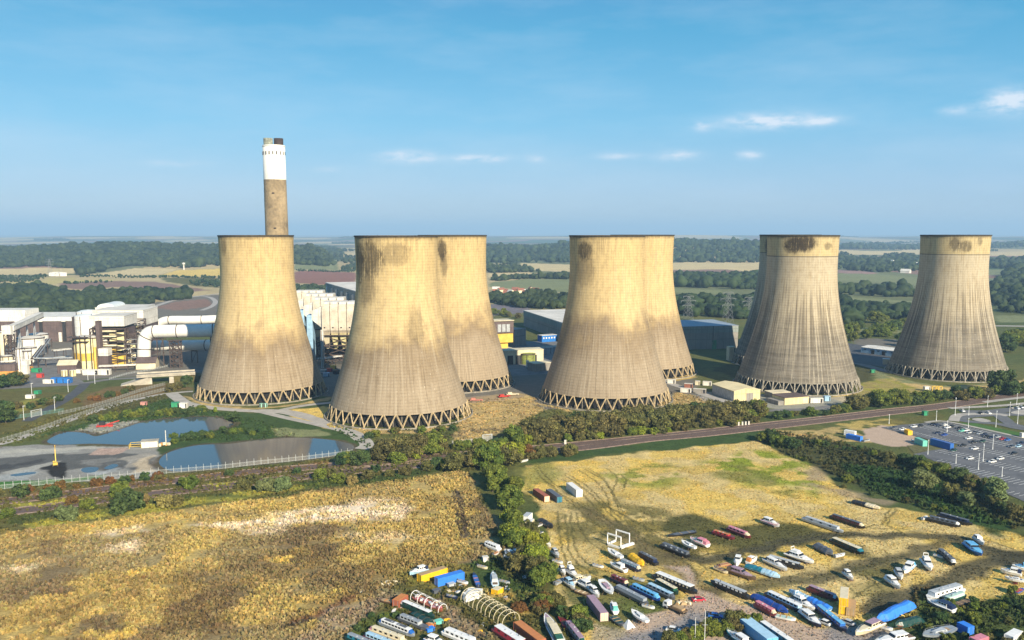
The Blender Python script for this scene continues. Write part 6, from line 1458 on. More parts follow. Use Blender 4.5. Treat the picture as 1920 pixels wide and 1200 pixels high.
def yacht(label, p0, p1, hull='white', deckc='white', coach='white', mast=True, group=None, L=None, boot=None, cover=None):
    t, L = boat_root('sailing_yacht', label, 'sailing yacht', p0, p1, group, 1.9, L); W = L*.33; z0 = 1.0; hh = 1.15
    secs = []
    for s, k, d in ((-.5, .52, .55), (-.38, .78, .3), (-.15, .98, .05), (.1, 1, 0), (.28, .78, .1), (.42, .38, .35), (.5, .04, .8)):
        w = W/2*k; up = .25*(2*abs(s))**2
        secs.append([(s*L, -w*.25, z0+d*hh), (s*L, w*.25, z0+d*hh), (s*L, w*.82, z0+hh*(.35+d*.5)), (s*L, w, z0+hh+up), (s*L, -w, z0+hh+up), (s*L, -w*.82, z0+hh*(.35+d*.5))])
    MB().loft(secs).build('hull', paint(hull), t)
    MB().loft([[(-L*.12, -.12, .2), (-L*.12, .12, .2), (-L*.15, .15, z0+.2), (-L*.15, -.15, z0+.2)], [(L*.08, -.12, .2), (L*.08, .12, .2), (L*.14, .15, z0+.2), (L*.14, -.15, z0+.2)]]).build('keel', paint(boot or 'maroon'), t)
    for s in (-1, 1):
        for x in (-.2, .15): MB().bar((x*L, s*W*.6, 0), (x*L, s*W*.36, z0+.6), .12).build('prop', M_timber, t)
    zd = z0+hh+.03
    c = MB().loft([[(-L*.18, -W*.26, zd), (-L*.18, W*.26, zd), (-L*.17, W*.22, zd+.5), (-L*.17, -W*.22, zd+.5)], [(L*.18, -W*.18, zd+.03), (L*.18, W*.18, zd+.03), (L*.14, W*.13, zd+.36), (L*.14, -W*.13, zd+.36)]]).build('coachroof', paint(coach), t)
    windows(c, [-L*.1, 0, L*.07], W*.235, zd+.25, L*.06, .16)
    MB().box((-L*.32, 0, zd+.03), (L*.2, W*.4, .1)).build('cockpit', paint(cover or 'wood'), t)
    MB().box((L*.24, 0, zd+.12), (.6, .6, .1)).build('hatch', M_win, t)
    if mast == 'down': MB().tube((-L*.55, .2, zd+.85), (L*.52, .1, zd+.8), .07, n=6).build('mast', paint('silver'), t)
    elif mast: MB().tube((L*.05, 0, zd), (L*.05, 0, zd+L*1.1), .07, .05, n=6).build('mast', paint('silver'), t)
    b = MB()
    for s in (-1, 1):
        pts = [(-L*.45, s*W*.30, zd+.6), (0, s*W*.46, zd+.6), (L*.3, s*W*.34, zd+.7), (L*.48, 0, zd+.85)]
        b.path(pts, .02, 4)
        for p in pts: b.bar((p[0], p[1], zd), p, .04)
    b.build('guard_rail', paint('silver'), t)
    return t
def covered(label, p0, p1, col='tarp', hull='black', W=2.4, group=None, L=None, two=None, name='covered_boat', h=1.1):
    t, L = boat_root(name, label, 'boat', p0, p1, group, 1.4, L); baulks(t, L, W)
    hull_mesh(L, W, .35, .9, .16, .06, .2, .88).build('hull', paint(hull), t)
    r = random.Random(label); cols = [col] if not two else [col, two]; n = 11
    for k, c in enumerate(cols):
        a, b = -.5+k*(1/len(cols)), -.5+(k+1)/len(cols); secs = []
        for i in range(n):
            s = a+(b-a)*i/(n-1); w = W*.52*(1 if s < .3 else max(.12, 1-(s-.3)*4.2)); e = (1-max(0, (abs(s)-.40)*4)); z = .35+.9+h*(.72+.28*r.random())*e
            j = lambda q: q*(1+.06*r.uniform(-1, 1))
            secs.append([(s*L, -j(w)*1.03, .75), (s*L, -j(w)*.98, 1.3), (s*L, -w*.5, z*.93), (s*L, 0, z), (s*L, w*.5, z*.93), (s*L, j(w)*.98, 1.3), (s*L, j(w)*1.03, .75)])
        MB().loft(secs).build('tarpaulin', paint(c), t)
    for k in range(4):
        x = (-.36+.24*k)*L; MB().path([(x, -W*.55, .7), (x, -W*.53, 1.35), (x, 0, 1.36+h), (x, W*.53, 1.35), (x, W*.55, .7)], .035, 4).build('lashing_rope', M_timber, t)
    return t
def openboat(label, p0, p1, hull='white', inner='grey', W=None, group=None, L=None, name='dinghy', cat='dinghy', load=None):
    t, L = boat_root(name, label, cat, p0, p1, group, .9, L); W = W or L*.36
    hull_mesh(L, W, .25, .75, .28, .05, .2, .75).build('hull', paint(hull), t)
    MB().prism([(-L*.46, -W*.36), (L*.18, -W*.42), (L*.36, -W*.2), (L*.42, 0), (L*.36, W*.2), (L*.18, W*.42), (-L*.46, W*.36)], 1.0, 1.06).build('well', paint(inner), t)
    for x in (-.25, .05): MB().box((x*L, 0, 1.1), (.3, W*.78, .08)).build('thwart', paint(load or 'wood'), t)
    MB().box((-L*.5, 0, .95), (.3, .4, .9)).build('outboard_motor', paint('dgrey'), t)
    MB().box((0, 0, .14), (L*.5, .4, .28)).build('chock', M_timber, t)
    return t
def container(label, p0, p1, col, roof=None, W=2.45, H=2.6, L=None, name='shipping_container', cat='container', z=1.3, stack=0, end=None):
    t, L = boat_root(name, label, cat, p0, p1, None, z, L)
    for q in range(stack+1):
        z0 = q*(H+.05)+.12
        b = MB(); n = int(L/.5)
        for i in range(n):                        # corrugated sides
            x = -L/2+(i+.5)*L/n; b.box((x, 0, z0+H/2), (L/n*.55, W+.04, H-.3))
        b.box((0, 0, z0+H/2), (L, W-.06, H-.04)).build('body', paint(col), t)
        MB().box((0, 0, z0+H), (L, W, .06)).build('roof', paint(roof or col), t)
        for s in (-1, 1): MB().box((L/2+.03, s*W*.25, z0+H/2), (.08, W*.46, H-.2)).build('door', paint(end or col), t)
        for x in (-1, 1):
            for y in (-1, 1): MB().box((x*L/2, y*W/2, z0+H/2), (.16, .16, H)).build('corner_post', paint(col), t)
        for s in (-.3, .3): MB().bar((L/2+.1, s*W, z0+.2), (L/2+.1, s*W, z0+H-.2), .06).build('lock_rod', M_galv, t)
    return t
_cars = {}
def car(label, px, py, rz, col, group=None, van=False, pick=None):
    g = G(px, py); key = (col, van); t = thing('car', label, 'van' if van else 'car', g, rz, group)
    if key not in _cars:
        L, W = (4.4, 1.8) if not van else (5.2, 2.0)
        w = W/2
        if van: pr = [(-2.55, .45, 1), (-2.6, 1.0, 1), (-2.5, 2.1, .88), (1.0, 2.15, .88), (1.6, 1.25, .97), (2.5, 1.0, .95), (2.6, .45, .93)]
        else: pr = [(-2.18, .40, .94), (-2.2, .85, .95), (-1.9, .98, .95), (-.4, 1.0, 1), (1.0, .95, .98), (2.05, .75, .92), (2.2, .40, .90)]
        bd = MB().loft([[(x, -w*k*.96, .32), (x, -w*k, z*.55), (x, -w*k*.93, z), (x, w*k*.93, z), (x, w*k, z*.55), (x, w*k*.96, .32)] for x, z, k in pr]).mesh('body')
        gl = MB().loft([[(x, -w*k, z0), (x, w*k, z0), (x+dx, w*k*.82, z1), (x+dx, -w*k*.82, z1)] for x, k, z0, z1, dx in (((-1.85, .88, .97, 1.32, .45), (-.9, .92, .98, 1.44, .1), (.2, .93, .98, 1.42, .0), (1.15, .88, .94, 1.12, -.25)) if not van else ((.2, .9, 1.35, 1.95, 0), (1.05, .9, 1.3, 1.98, .05), (1.68, .9, 1.22, 1.4, 0)))]).mesh('glasshouse')
        rf = (MB().box((-.35, 0, 1.45), (1.75, W*.74, .07)) if not van else MB().box((-.75, 0, 2.15), (3.5, W*.86, .07))).mesh('roof')
        wh = MB().tube((0, -.11, 0), (0, .11, 0), .33, n=14).mesh('wheel'); hb = MB().tube((0, -.12, 0), (0, .12, 0), .19, n=10).mesh('rim')
        hl = MB().box((2.12 if not van else 2.52, 0, .68 if not van else .85), (.12, .34, .16)).mesh('headlight'); tl = MB().box((-2.17 if not van else -2.56, 0, .75), (.08, .3, .16)).mesh('tail_light')
        for me, m in ((bd, paint(col)), (gl, M_win), (rf, paint(col)), (wh, M_tyre), (hb, paint('silver')), (hl, paint('white')), (tl, paint('red'))): me.materials.append(m)
        _cars[key] = (bd, gl, rf, wh, hb, hl, tl)
    bd, gl, rf, wh, hb, hl, tl = _cars[key]
    link('body', bd, None, t); q = link('glasshouse', gl, None, t); link('roof', rf, None, t)
    for x in (-1.32, 1.35):
        for s in (-1, 1):
            o = link('wheel', wh, None, t); o.location = (x, s*.82, .33); r = link('rim', hb, None, o)
    for s in (-1, 1):
        o = link('headlight', hl, None, t); o.location[1] = s*.62; o = link('tail_light', tl, None, t); o.location[1] = s*.62
    return t

# -- lower left yard
cruiser('pale blue and white cruiser by the orange yellow trailer at the field edge', (802, 1066), (768, 1075), 'lblue', 'white', canopy='navy')
container('orange yellow box trailer between the pale cruiser and the blue container', (786, 1085), (835, 1070), 'yellow', 'wood', name='box_trailer', cat='trailer', end='orange')
container('bright blue shipping container beside the orange yellow trailer', (867, 1079), (818, 1092), 'tarp', 'tarp', H=2.8)
container('short orange red container at the head of the white roofed narrowboat', (757, 1122), (744, 1131), 'rust', 'orange', L=5, H=2.4)
openboat('timber laden flat trailer beside the short orange red container', (735, 1128), (715, 1124), 'brown', 'wood', L=6, name='flat_trailer', cat='trailer', load='orange')
narrowboat('dark green narrowboat with plain white roof below the hooped boat', (752, 1128), (815, 1155), 'dgreen', 'dgreen', 'white', win=4, cover=(('a', 'white'),))
covered('dark green tarpaulined boat with cream gunwale beside the white roofed narrowboat', (776, 1147), (814, 1168), 'dgreen', 'cream', 2.5, h=.5)
narrowboat('grey white narrowboat with square windows beside the green tarpaulined boat', (748, 1154), (804, 1176), 'dgrey', 'silver', 'grey', win=5, fore=.28)
narrowboat('white narrowboat with solar panels and blue canvas ends', (712, 1162), (778, 1188), 'grey', 'white', 'white', win=8, cover=(('f', 'blue'), ('a', 'blue')), solar=True)
narrowboat('cream narrowboat with a pink patch on its roof at the bottom of the yard', (694, 1176), (764, 1202), 'cream', 'cream', 'cream', win=5, cover=(('a', 'pink'),))
narrowboat('pale blue narrowboat cut by the bottom edge left of the cream one', (684, 1188), (742, 1211), 'maroon', 'lblue', 'lblue', win=6, cover=(('a', 'navy'),))
narrowboat('grey green narrowboat lowest at the corner of the field track', (650, 1190), (705, 1212), 'dgreen', 'teal', 'grey', win=4)
narrowboat('broad white houseboat with a rusty streak at the bottom of the lower yard', (832, 1180), (895, 1206), 'white', 'white', 'white', 3.0, 5)
cruiser('white and blue cruiser half cut by the bottom edge beside the houseboat', (798, 1196), (838, 1210), 'blue', 'white')
def hoops(label, p0, p1, n, w, h, m, name, load=None):
    t, L = boat_root(name, label, 'tunnel frame' if not load else 'boat', p0, p1, None, 1.0)
    for k in range(n):
        x = -L/2+L*k/(n-1); MB().path([(x, w/2*math.cos(a), .3+h*max(0, math.sin(a))**.7) for a in [math.pi*i/10 for i in range(11)]], .10, 6).build('hoop', m, t)
    for a in (.0, .9, 1.57, 2.24, 3.14): MB().bar((-L/2, w/2*math.cos(a), .3+h*max(0, math.sin(a))**.7), (L/2, w/2*math.cos(a), .3+h*max(0, math.sin(a))**.7), .10).build('purlin', m, t)
    return t, L
t, L = hoops('bare cream hooped frame of a long tunnel shelter', (880, 1118), (958, 1166), 11, 6.5, 3.6, mat('hoop_cream', (.62, .54, .36), .6, .15, 1), 'tunnel_frame')
MB().box((-L*.46, 0, 1.6), (2, 5, 2.6)).build('end_sheet', paint('white'), t)
t, L = hoops('boat hull under white square hoops heaped with pink and white clutter', (778, 1118), (830, 1144), 5, 3.6, 2.6, paint('white'), 'hooped_boat', True)
hull_mesh(L, 3.2, .2, 1.0).build('hull', paint('rust'), t)
r = random.Random(4)
for k in range(16): MB().box((r.uniform(-.4, .4)*L, r.uniform(-1, 1), 1.3+r.random()*.5), (r.uniform(.5, 1.6), r.uniform(.3, .9), r.uniform(.2, .7)), r.random()*3).build('stored_item', paint(r.choice(('white', 'pink', 'white', 'mauve', 'orange', 'lblue'))), t)
narrowboat('barge with red sides and wide white canvas roof beside the tunnel frame', (928, 1175), (986, 1212), 'maroon', 'red', 'white', 3.4, 3, hc=1.4)
container('long rust red container cut by the bottom edge beside the white roofed barge', (970, 1173), (1016, 1208), 'rust', 'orange', W=2.6)
cruiser('large white bowed barge yacht with mauve deck and green canopy aft', (1052, 1208), (1022, 1152), 'white', 'cream', W=3.6, deckc='mauve', canopy='green', stripe='maroon')
openboat('narrow red open boat between the mauve decked barge and the olive bushes', (1062, 1174), (1045, 1143), 'red', 'maroon', W=2)
narrowboat('narrowboat with mauve roof panels and green stern beside the bushes', (1094, 1205), (1062, 1164), 'dgrey', 'grey', 'mauve', win=4, cover=(('a', 'green'),))
container('mauve shipping container with pale doors at the end of the hedge', (1107, 1124), (1133, 1158), 'mauve', 'mauve', end='cream', H=2.7)
cruiser('pale truck-like cruiser beside yellow crates above the tunnel frame', (929, 1098), (924, 1074), 'lblue', 'silver', W=2.6)
openboat('narrow navy boat beside the pale cruiser above the tunnel frame', (897, 1098), (888, 1074), 'navy', 'blue', W=1.9, load='orange')
container('small stack of yellow crates below the pale truck-like cruiser', (929, 1108), (936, 1104), 'yellow', 'cream', L=3, H=1.8, name='crate_stack', cat='crates')
container('white sheeted frame at the end of the tunnel frame', (880, 1110), (900, 1112), 'white', 'white', L=4.5, H=2.2, name='sheeted_frame', cat='frame')
narrowboat('white launch with dark windows on the rough field edge', (937, 1028), (909, 1017), 'white', 'white', 'white', 2.3, 4)
openboat('small white and tan dinghy next to the white launch', (925, 1040), (936, 1033), 'white', 'orange')
cruiser('small white cruiser tight against the dark side of the hedge', (957, 1013), (945, 999), 'white', 'white', canopy='navy', L=6)
cruiser('white cruiser with grey canopy below the one against the hedge', (962, 1044), (946, 1032), 'white', 'white', canopy='dgrey', L=6.5)
cruiser('white cruiser with red deck lowest on the dark side of the hedge', (958, 1055), (945, 1044), 'white', 'white', canopy='rust', L=6)
cruiser('pale cruiser half in the shadow of the hedge beside the grey canopied one', (972, 1044), (962, 1030), 'silver', 'white', canopy='dgrey', L=6)
openboat('white dinghy in the shade at the foot of the hedge', (985, 1081), (996, 1076), 'white', 'lblue', L=4.5)
cruiser('dim grey cruiser topmost on the dark side of the hedge', (948, 998), (938, 988), 'silver', 'grey', L=6)
crate('water_tank', 'white cube tank on the rough field edge', 'tank', (910, 1054), 2, 2, 2, .3, M_white)
# along the sunny side of the hedge
container('white cabin with pale roof among the bushes at the hedge top', (984, 974), (993, 966), 'white', 'silver', L=5.5, H=2.4, name='cabin', cat='cabin')
container('cream box lying below the white cabin in the hedge', (991, 982), (996, 976), 'cream', 'white', L=4, H=2, name='cabin', cat='cabin')
openboat('small white speedboat beside the black car-like boat', (1007, 985), (1022, 979), 'white', 'dgrey', L=5)
covered('black covered boat at the top of the boatyard', (1013, 973), (1036, 987), 'black', 'black', 2.6)
t = container('white shed with grey roof and brown door against the hedge', (1000, 1008), (1010, 1002), 'white', 'dgrey', L=5, W=3.4, H=2.5, name='shed', cat='shed')
cruiser('white cruiser beside the white shed with the grey roof', (1012, 1012), (1034, 1024), 'white', 'white', canopy='grey', L=7)
cruiser('small silver cruiser at the bend of the wheel tracks beside the hedge', (1036, 1032), (1048, 1044), 'silver', 'silver', canopy='navy', L=6)
cruiser('upright small white cruiser beside the dark green hedge tree', (1050, 1064), (1060, 1078), 'white', 'white', canopy='rust', L=5.5)
cruiser('white cruiser with tall windscreen above the long flat bowed one', (1063, 1066), (1082, 1082), 'white', 'white', fly=True, L=7.5)
cruiser('long flat bowed white cruiser below the wheel tracks', (1072, 1090), (1106, 1083), 'white', 'cream', L=8)
openboat('silver dinghy leaning among weeds left of the flat bowed cruiser', (1040, 1094), (1062, 1083), 'silver', 'grey', L=6)
cruiser('blue white cruiser in the weeds left of the timber trailer', (1061, 1088), (1077, 1101), 'white', 'lblue', canopy='navy', L=6.5)
cruiser('white sports cruiser above the mauve container', (1090, 1092), (1115, 1106), 'white', 'white', canopy='grey', L=8)
openboat('flat trailer loaded with pale timber above the mauve container', (1084, 1108), (1102, 1114), 'brown', 'wood', L=6, name='flat_trailer', cat='trailer', load='cream')
cruiser('small white cruiser between the mauve container and the big yacht', (1108, 1104), (1123, 1117), 'white', 'white', canopy='dgrey', L=6)
yacht('beamy white yacht with teak coloured deck propped at the hedge end', (1127, 1088), (1148, 1114), 'white', 'wood', 'mauve', mast=False, cover='wood')
# upper middle
def gantry():
    a, b, c = G(1139, 1022), G(1164, 1030), G(1180, 1023); t = thing('boat_hoist', 'white steel boat hoist frame standing open on the grass', 'boat hoist', a)
    P = [Vector((0, 0, 0)), b-a, c-a, (c-a)-(b-a)*1.0]; P = [P[0], P[1], P[2], P[0]+(P[2]-P[1])]; h = 4.6; m = paint('white')
    for i, p in enumerate(P): MB().bar(p, p+Vector((0, 0, h)), .34).build('leg', m, t)
    for i in (0, 1, 3):
        q = P[(i+1) % 4]; MB().bar(P[i]+Vector((0, 0, .4)), q+Vector((0, 0, .4)), .5, .7).build('base_beam', m, t)
    MB().bar(P[0]+Vector((0, 0, h)), P[1]+Vector((0, 0, h)), .45).build('top_beam', m, t); MB().bar(P[2]+Vector((0, 0, h)), P[3]+Vector((0, 0, h)), .45).build('top_beam', m, t)
    MB().bar(P[1]+Vector((0, 0, .9)), P[2]+Vector((1.5, 0, .9)), 1.0, .8).build('winch_beam', m, t)
    for p in P: MB().tube(p+Vector((-.2, 0, .35)), p+Vector((.2, 0, .35)), .4, n=12).build('wheel', M_tyre, t)
gantry()
yacht('small white yacht lying below the white hoist frame', (1166, 1046), (1140, 1029), 'white', 'white', 'white', False, cover='dgrey')
covered('lumpy bright yellow tarpaulined boat', (1183, 1040), (1206, 1057), 'yellow', 'yellow', 3.0, h=1.3)
narrowboat('dark blue grey narrowboat right of the yellow tarpaulin', (1232, 1054), (1197, 1036), 'black', 'navy', 'dgrey', win=4, band='navy')
narrowboat('navy narrowboat with row of pale windows left of the yellow tarpaulin', (1162, 1050), (1202, 1067), 'navy', 'navy', 'grey', win=6, winc='lblue', cover=(('f', 'cream'),))
cruiser('short white caravan-like cruiser left of the navy narrowboat', (1171, 1068), (1147, 1057), 'white', 'white', W=2.6, L=8)
narrowboat('short maroon topped narrowboat with white bow panel', (1146, 1080), (1178, 1094), 'navy', 'maroon', 'maroon', win=3, cover=(('f', 'cream'),))
narrowboat('long plain grey narrowboat next to the beamy yacht', (1153, 1098), (1216, 1130), 'dgrey', 'grey', 'grey', win=0, fore=.1)
narrowboat('light blue narrowboat with dark windows', (1184, 1096), (1238, 1122), 'royal', 'sky', 'sky', win=6, cover=(('f', 'sky'),))
narrowboat('slate blue narrowboat right of the light blue one', (1213, 1095), (1266, 1120), 'dgrey', 'grey', 'lblue', win=5, cover=(('f', 'dgrey'),))
narrowboat('dark green narrowboat with cream roof under the big white roof', (1230, 1087), (1272, 1110), 'dgreen', 'green', 'cream', win=4, cover=(('a', 'lblue'),))
narrowboat('large black wide boat with clean white roof', (1226, 1075), (1308, 1109), 'black', 'black', 'white', 3.2, 9, fore=.12, hc=1.35, winc='cream')
narrowboat('long black narrowboat with white window strip beside the dirt track', (1405, 1117), (1332, 1087), 'black', 'black', 'silver', 2.2, 7, winc='white')
cruiser('small white cruiser with green cockpit propped on the grass', (1156, 1150), (1146, 1128), 'white', 'white', canopy='turq', boot='turq', L=6.5)
yacht('white yacht with white canvas on its deck at the edge of the stony yard', (1214, 1166), (1184, 1144), 'white', 'white', 'white', False, boot='rust', cover='white')
openboat('dark open trailer of scrap below the small green cockpit cruiser', (1149, 1156), (1168, 1172), 'dgrey', 'dgreen', W=2.6, name='scrap_trailer', cat='trailer', load='wood')
t = thing('canvas_tent', 'leaning white canvas sheet beside the dark scrap trailer', 'canvas', G(1179, 1176), .5); MB().loft([[(-1.6, -1.2, 0), (1.6, -1.2, 0), (0, .2, 2.4)], [(-1.4, 1.6, 0), (1.5, 1.6, 0), (.1, .9, 2.0)]]).build('sheet', paint('white'), t); MB().bar((0, .2, 0), (0, .2, 2.5), .1).build('pole', M_timber, t)
def truck():
    t, L = boat_root('flatbed_truck', 'white cabbed flatbed truck with timber load on the stony yard', 'truck', (1283, 1147), (1249, 1133), None, 1.0, 8.0)
    MB().box((-1.0, 0, 1.05), (5.8, 2.3, .22)).build('flatbed', M_timber, t)
    for s in (-1, 1): MB().box((-1.0, s*1.12, 1.3), (5.8, .08, .4)).build('dropside', paint('brown'), t)
    MB().box((-1.4, 0, 1.5), (3.6, 1.8, .6)).build('load', paint('wood'), t)
    c = MB().loft([[(2.1, y, .55), (3.95, y, .55), (4.0, y, 1.4), (3.6, y, 2.5), (2.1, y, 2.55)] for y in (-1.1, 1.1)]).build('cab', paint('white'), t)
    MB().loft([[(3.86, y, 1.55), (3.92, y, 1.55), (3.64, y, 2.35), (3.58, y, 2.35)] for y in (-.95, .95)]).build('windscreen', M_win, c); MB().box((2.9, 0, 1.95), (.9, 2.24, .6)).build('side_window', M_win, c)
    MB().box((-.6, 0, .75), (7, .9, .35)).build('chassis', M_darkp, t)
    for x in (-2.4, 2.9):
        for s in (-1, 1): MB().tube((x, s*1.1-.16, .5), (x, s*1.1+.16, .5), .5, n=14).build('wheel', M_tyre, t)
truck()
car('red car parked on the stony yard beside the white heap', 1310, 1127, .15, 'red')
car('white car driving on the grey apron of the yard', 1263, 1184, -.35, 'white')
car('blue car on the stony yard by the hedge bushes', 1342, 1158, -.3, 'blue')
car('white car between the navy hulled cruiser and the long blue narrowboat', 1545, 1170, 2.2, 'white')
car('silver car in front of the yellow container stack', 1589, 1170, 2.2, 'silver')
t = thing('rubble_heap', 'pale heap of sand and planks beside the flatbed truck', 'heap', G(1281, 1131), 0)
for k in range(14): MB().box((random.gauss(0, 1.6), random.gauss(0, 1.0), .25+.4*random.random()), (random.uniform(.8, 2.2), random.uniform(.5, 1.2), random.uniform(.3, .8)), random.random()*3, .6).build('lump' if k % 3 else 'plank', paint('cream' if k % 2 else 'wood'), t)
narrowboat('low red narrowboat on the dark green grass', (1336, 994), (1378, 1007), 'maroon', 'red', 'orange', win=3, fore=.25, hc=.6)
narrowboat('pink red narrowboat with cream bow beside the low red one', (1364, 988), (1408, 1005), 'maroon', 'pink', 'pink', win=4, fore=.2, cover=(('f', 'cream'),))
openboat('long black pontoon in the dark grass', (1304, 996), (1252, 1004), 'black', 'dgrey', W=2.6, name='pontoon', cat='pontoon')
narrowboat('half black half white narrowboat left of the small sailing yacht', (1239, 1019), (1294, 1041), 'black', 'dgrey', 'dgrey', win=4, fore=.08, winc='white')
yacht('small white yacht lying left of the pink and white cruiser', (1304, 1028), (1278, 1014), 'white', 'white', 'white', False)
cruiser('pink and white cruiser in the grass right of the small white yacht', (1328, 1022), (1294, 1009), 'white', 'white', deckc='pink', roofc='pink', canopy='pink')
cruiser('upright white cruiser with dark windows beside the brown wreck', (1386, 1044), (1380, 1060), 'white', 'white', W=2.7, L=7)
cruiser('small white cruiser right of the upright one', (1403, 1054), (1418, 1046), 'white', 'white', canopy='orange', L=6.5)
cruiser('weathered brown wooden cruiser wreck', (1364, 1066), (1418, 1085), 'brown', 'mauve', W=3, deckc='brown', canopy='brown')
openboat('white wooden dinghy beside the brown wreck', (1343, 1064), (1362, 1072), 'cream', 'brown', L=6)
t = thing('lumber_pile', 'rusty brown pile of planks behind the white wooden dinghy', 'lumber pile', G(1358, 1061), .3)
for k in range(9): MB().box((0, k % 3*.6-.6, .2+k//3*.25), (6-.3*k, .5, .2), .05*k-.2).build('plank', paint('rust' if k % 2 else 'wood'), t)
cruiser('white and pink launch alone on the golden grass', (1430, 974), (1460, 985), 'white', 'white', deckc='pink', stripe='pink', L=9, W=3)
narrowboat('long pale grey narrowboat on the golden field', (1505, 969), (1582, 995), 'silver', 'silver', 'silver', win=3)
narrowboat('long maroon black narrowboat at the top of the boatyard', (1557, 965), (1622, 987), 'black', 'maroon', 'dgrey', win=5, cover=(('f', 'cream'),))
narrowboat('black barge with cream roof and teal bow cover', (1558, 1009), (1620, 1035), 'black', 'dgreen', 'cream', 2.8, 6, cover=(('f', 'teal'),))
covered('short black covered boat left of the black barge', (1530, 1021), (1561, 1037), 'dgrey', 'black', 3.2, h=1.4)
openboat('white upturned dinghy beside the short black covered boat', (1566, 1042), (1584, 1038), 'white', 'white', L=5)
cruiser('two decked white cruiser with railings on the straw bank', (1474, 1036), (1526, 1054), 'white', 'white', W=4, fly=True, boot='navy')
narrowboat('black narrowboat with whitish roof below the two decked cruiser', (1437, 1043), (1508, 1063), 'black', 'black', 'silver', win=4, winc='white')
cruiser('slim white cruiser with low cabin left of the two decked one', (1433, 1047), (1476, 1068), 'white', 'white', W=2.7)
covered('boat under a teal cover with pale bow', (1400, 1059), (1462, 1080), 'teal', 'white', 2.6, two='lblue')
t = cruiser('small white boat on a trailer in the straw', (1582, 1072), (1600, 1086), 'white', 'white', canopy='navy', boot='red', L=6)
covered('long boat wrapped in dark blue tarpaulin beside the white roofed narrowboat', (1412, 1115), (1477, 1146), 'royal', 'navy', 2.6, h=1.2)
narrowboat('white narrowboat with long side windows beside the dark blue tarpaulin', (1436, 1109), (1510, 1144), 'navy', 'lblue', 'white', 2.4, 8)
narrowboat('short bright red narrowboat with cream bow by the yard edge', (1416, 1129), (1456, 1151), 'maroon', 'red', 'pink', 2.1, 4, fore=.16, cover=(('f', 'cream'),), winc='pink')
covered('boat under patchwork blue and white covers with a turquoise end', (1556, 1140), (1480, 1106), 'tarp', 'lblue', 2.6, two='lblue')
narrowboat('maroon narrowboat with pale cabin end behind the patchwork covers', (1514, 1099), (1572, 1122), 'maroon', 'maroon', 'mauve', win=4, cover=(('f', 'lblue'),))
cruiser('white cruiser squeezed between the long narrowboat and the patchwork covers', (1484, 1120), (1528, 1142), 'white', 'white', W=3, fly=True)
narrowboat('long shiny blue narrowboat pointing at the silver car', (1530, 1134), (1588, 1180), 'navy', 'blue', 'sky', 2.2, 6, cover=(('a', 'tarp'),))
cruiser('navy hulled cruiser with tall white wheelhouse at the yard corner', (1502, 1146), (1540, 1174), 'navy', 'white', W=3.3, canopy='white')
container('stack of two yellow containers seen end on', (1583, 1120), (1581, 1148), 'yellow', 'cream', stack=1, H=2.6, L=9, z=1.4)
container('dull ochre container right of the yellow stack', (1597, 1130), (1595, 1150), 'wood', 'wood', L=7)
openboat('overturned white and brown skiff in the weeds by the yard', (1460, 1155), (1486, 1160), 'white', 'mint', L=6)
narrowboat('white roofed narrowboat with teal side at the bottom of the yard', (1424, 1166), (1492, 1212), 'dgrey', 'teal', 'white', 2.5, 4, hc=1.2)
container('pale blue cabin with white roof at the bottom of the yard', (1398, 1170), (1448, 1208), 'sky', 'lblue', W=3.6, H=3.0, name='cabin', cat='cabin')
cruiser('teal and white boat cut by the bottom edge left of the pale blue cabin', (1408, 1212), (1362, 1182), 'teal', 'white', W=3, roofc='white')
for px, py, lab in ((1303, 1204, 'shorter bare white mast rising from the hedge at the bottom'), (1321, 1204, 'taller bare white mast rising from the hedge at the bottom')):
    g = G(px, py); t = thing('yacht_mast', lab, 'mast', g); MB().tube((0, 0, 0), (0, 0, 7.5 if px < 1310 else 9.5), .09, .06, n=8).build('pole', paint('white'), t); MB().bar((-.8, 0, 5.2), (.8, 0, 5.2), .07).build('spreader', paint('silver'), t)
cruiser('cream cruiser with mauve wheelhouse roof by the blue wrapped boat', (1654, 1166), (1604, 1188), 'cream', 'cream', W=3.6, roofc='mauve')
covered('long boat wrapped in bright blue tarpaulin by the thicket', (1708, 1132), (1644, 1163), 'tarp', 'tarp', 3.4, h=2.0)
covered('white bowed boat under a dark green ridge tarpaulin', (1726, 1160), (1678, 1172), 'dgreen', 'rust', 2.8, h=1.3)
cruiser('large white motor cruiser at the bottom edge with grey windows', (1710, 1192), (1640, 1204), 'white', 'white', W=3.8, fly=False)
t = yacht('grey blue hull lying long in the thicket beside a blue box', (1790, 1178), (1730, 1192), 'grey', 'silver', 'silver', False)
container('blue box with yellow round mark in the thicket', (1806, 1178), (1814, 1182), 'tarp', 'tarp', L=3.6, H=2.8, name='box', cat='box')
narrowboat('wide white houseboat at the right of the boatyard', (1804, 1100), (1738, 1119), 'white', 'white', 'silver', 3.4, 6, hc=1.5)
cruiser('white cruiser with navy canopy in front of the wide white houseboat', (1790, 1144), (1738, 1124), 'white', 'white', W=3.6, canopy='navy', stripe='navy', roofc='navy')
narrowboat('mint green narrowboat with white windows behind the navy canopied cruiser', (1808, 1112), (1770, 1126), 'dgreen', 'mint', 'mint', win=5, winc='white')
openboat('dark open hull right of the navy canopied cruiser', (1816, 1126), (1784, 1136), 'black', 'brown', W=2.4)
cruiser('bright blue covered fishing boat on the dark mud', (1812, 1018), (1841, 1040), 'blue', 'sky', W=4.2, deckc='sky', canopy='sky')
cruiser('small white cruiser behind the bright blue fishing boat', (1829, 1008), (1843, 1018), 'white', 'white', canopy='silver', L=7)
narrowboat('dark grey narrowboat pointing at the viewer beyond the white cruisers', (1761, 1030), (1791, 1056), 'black', 'dgrey', 'dgrey', 2.3, 4, cover=(('f', 'white'),))
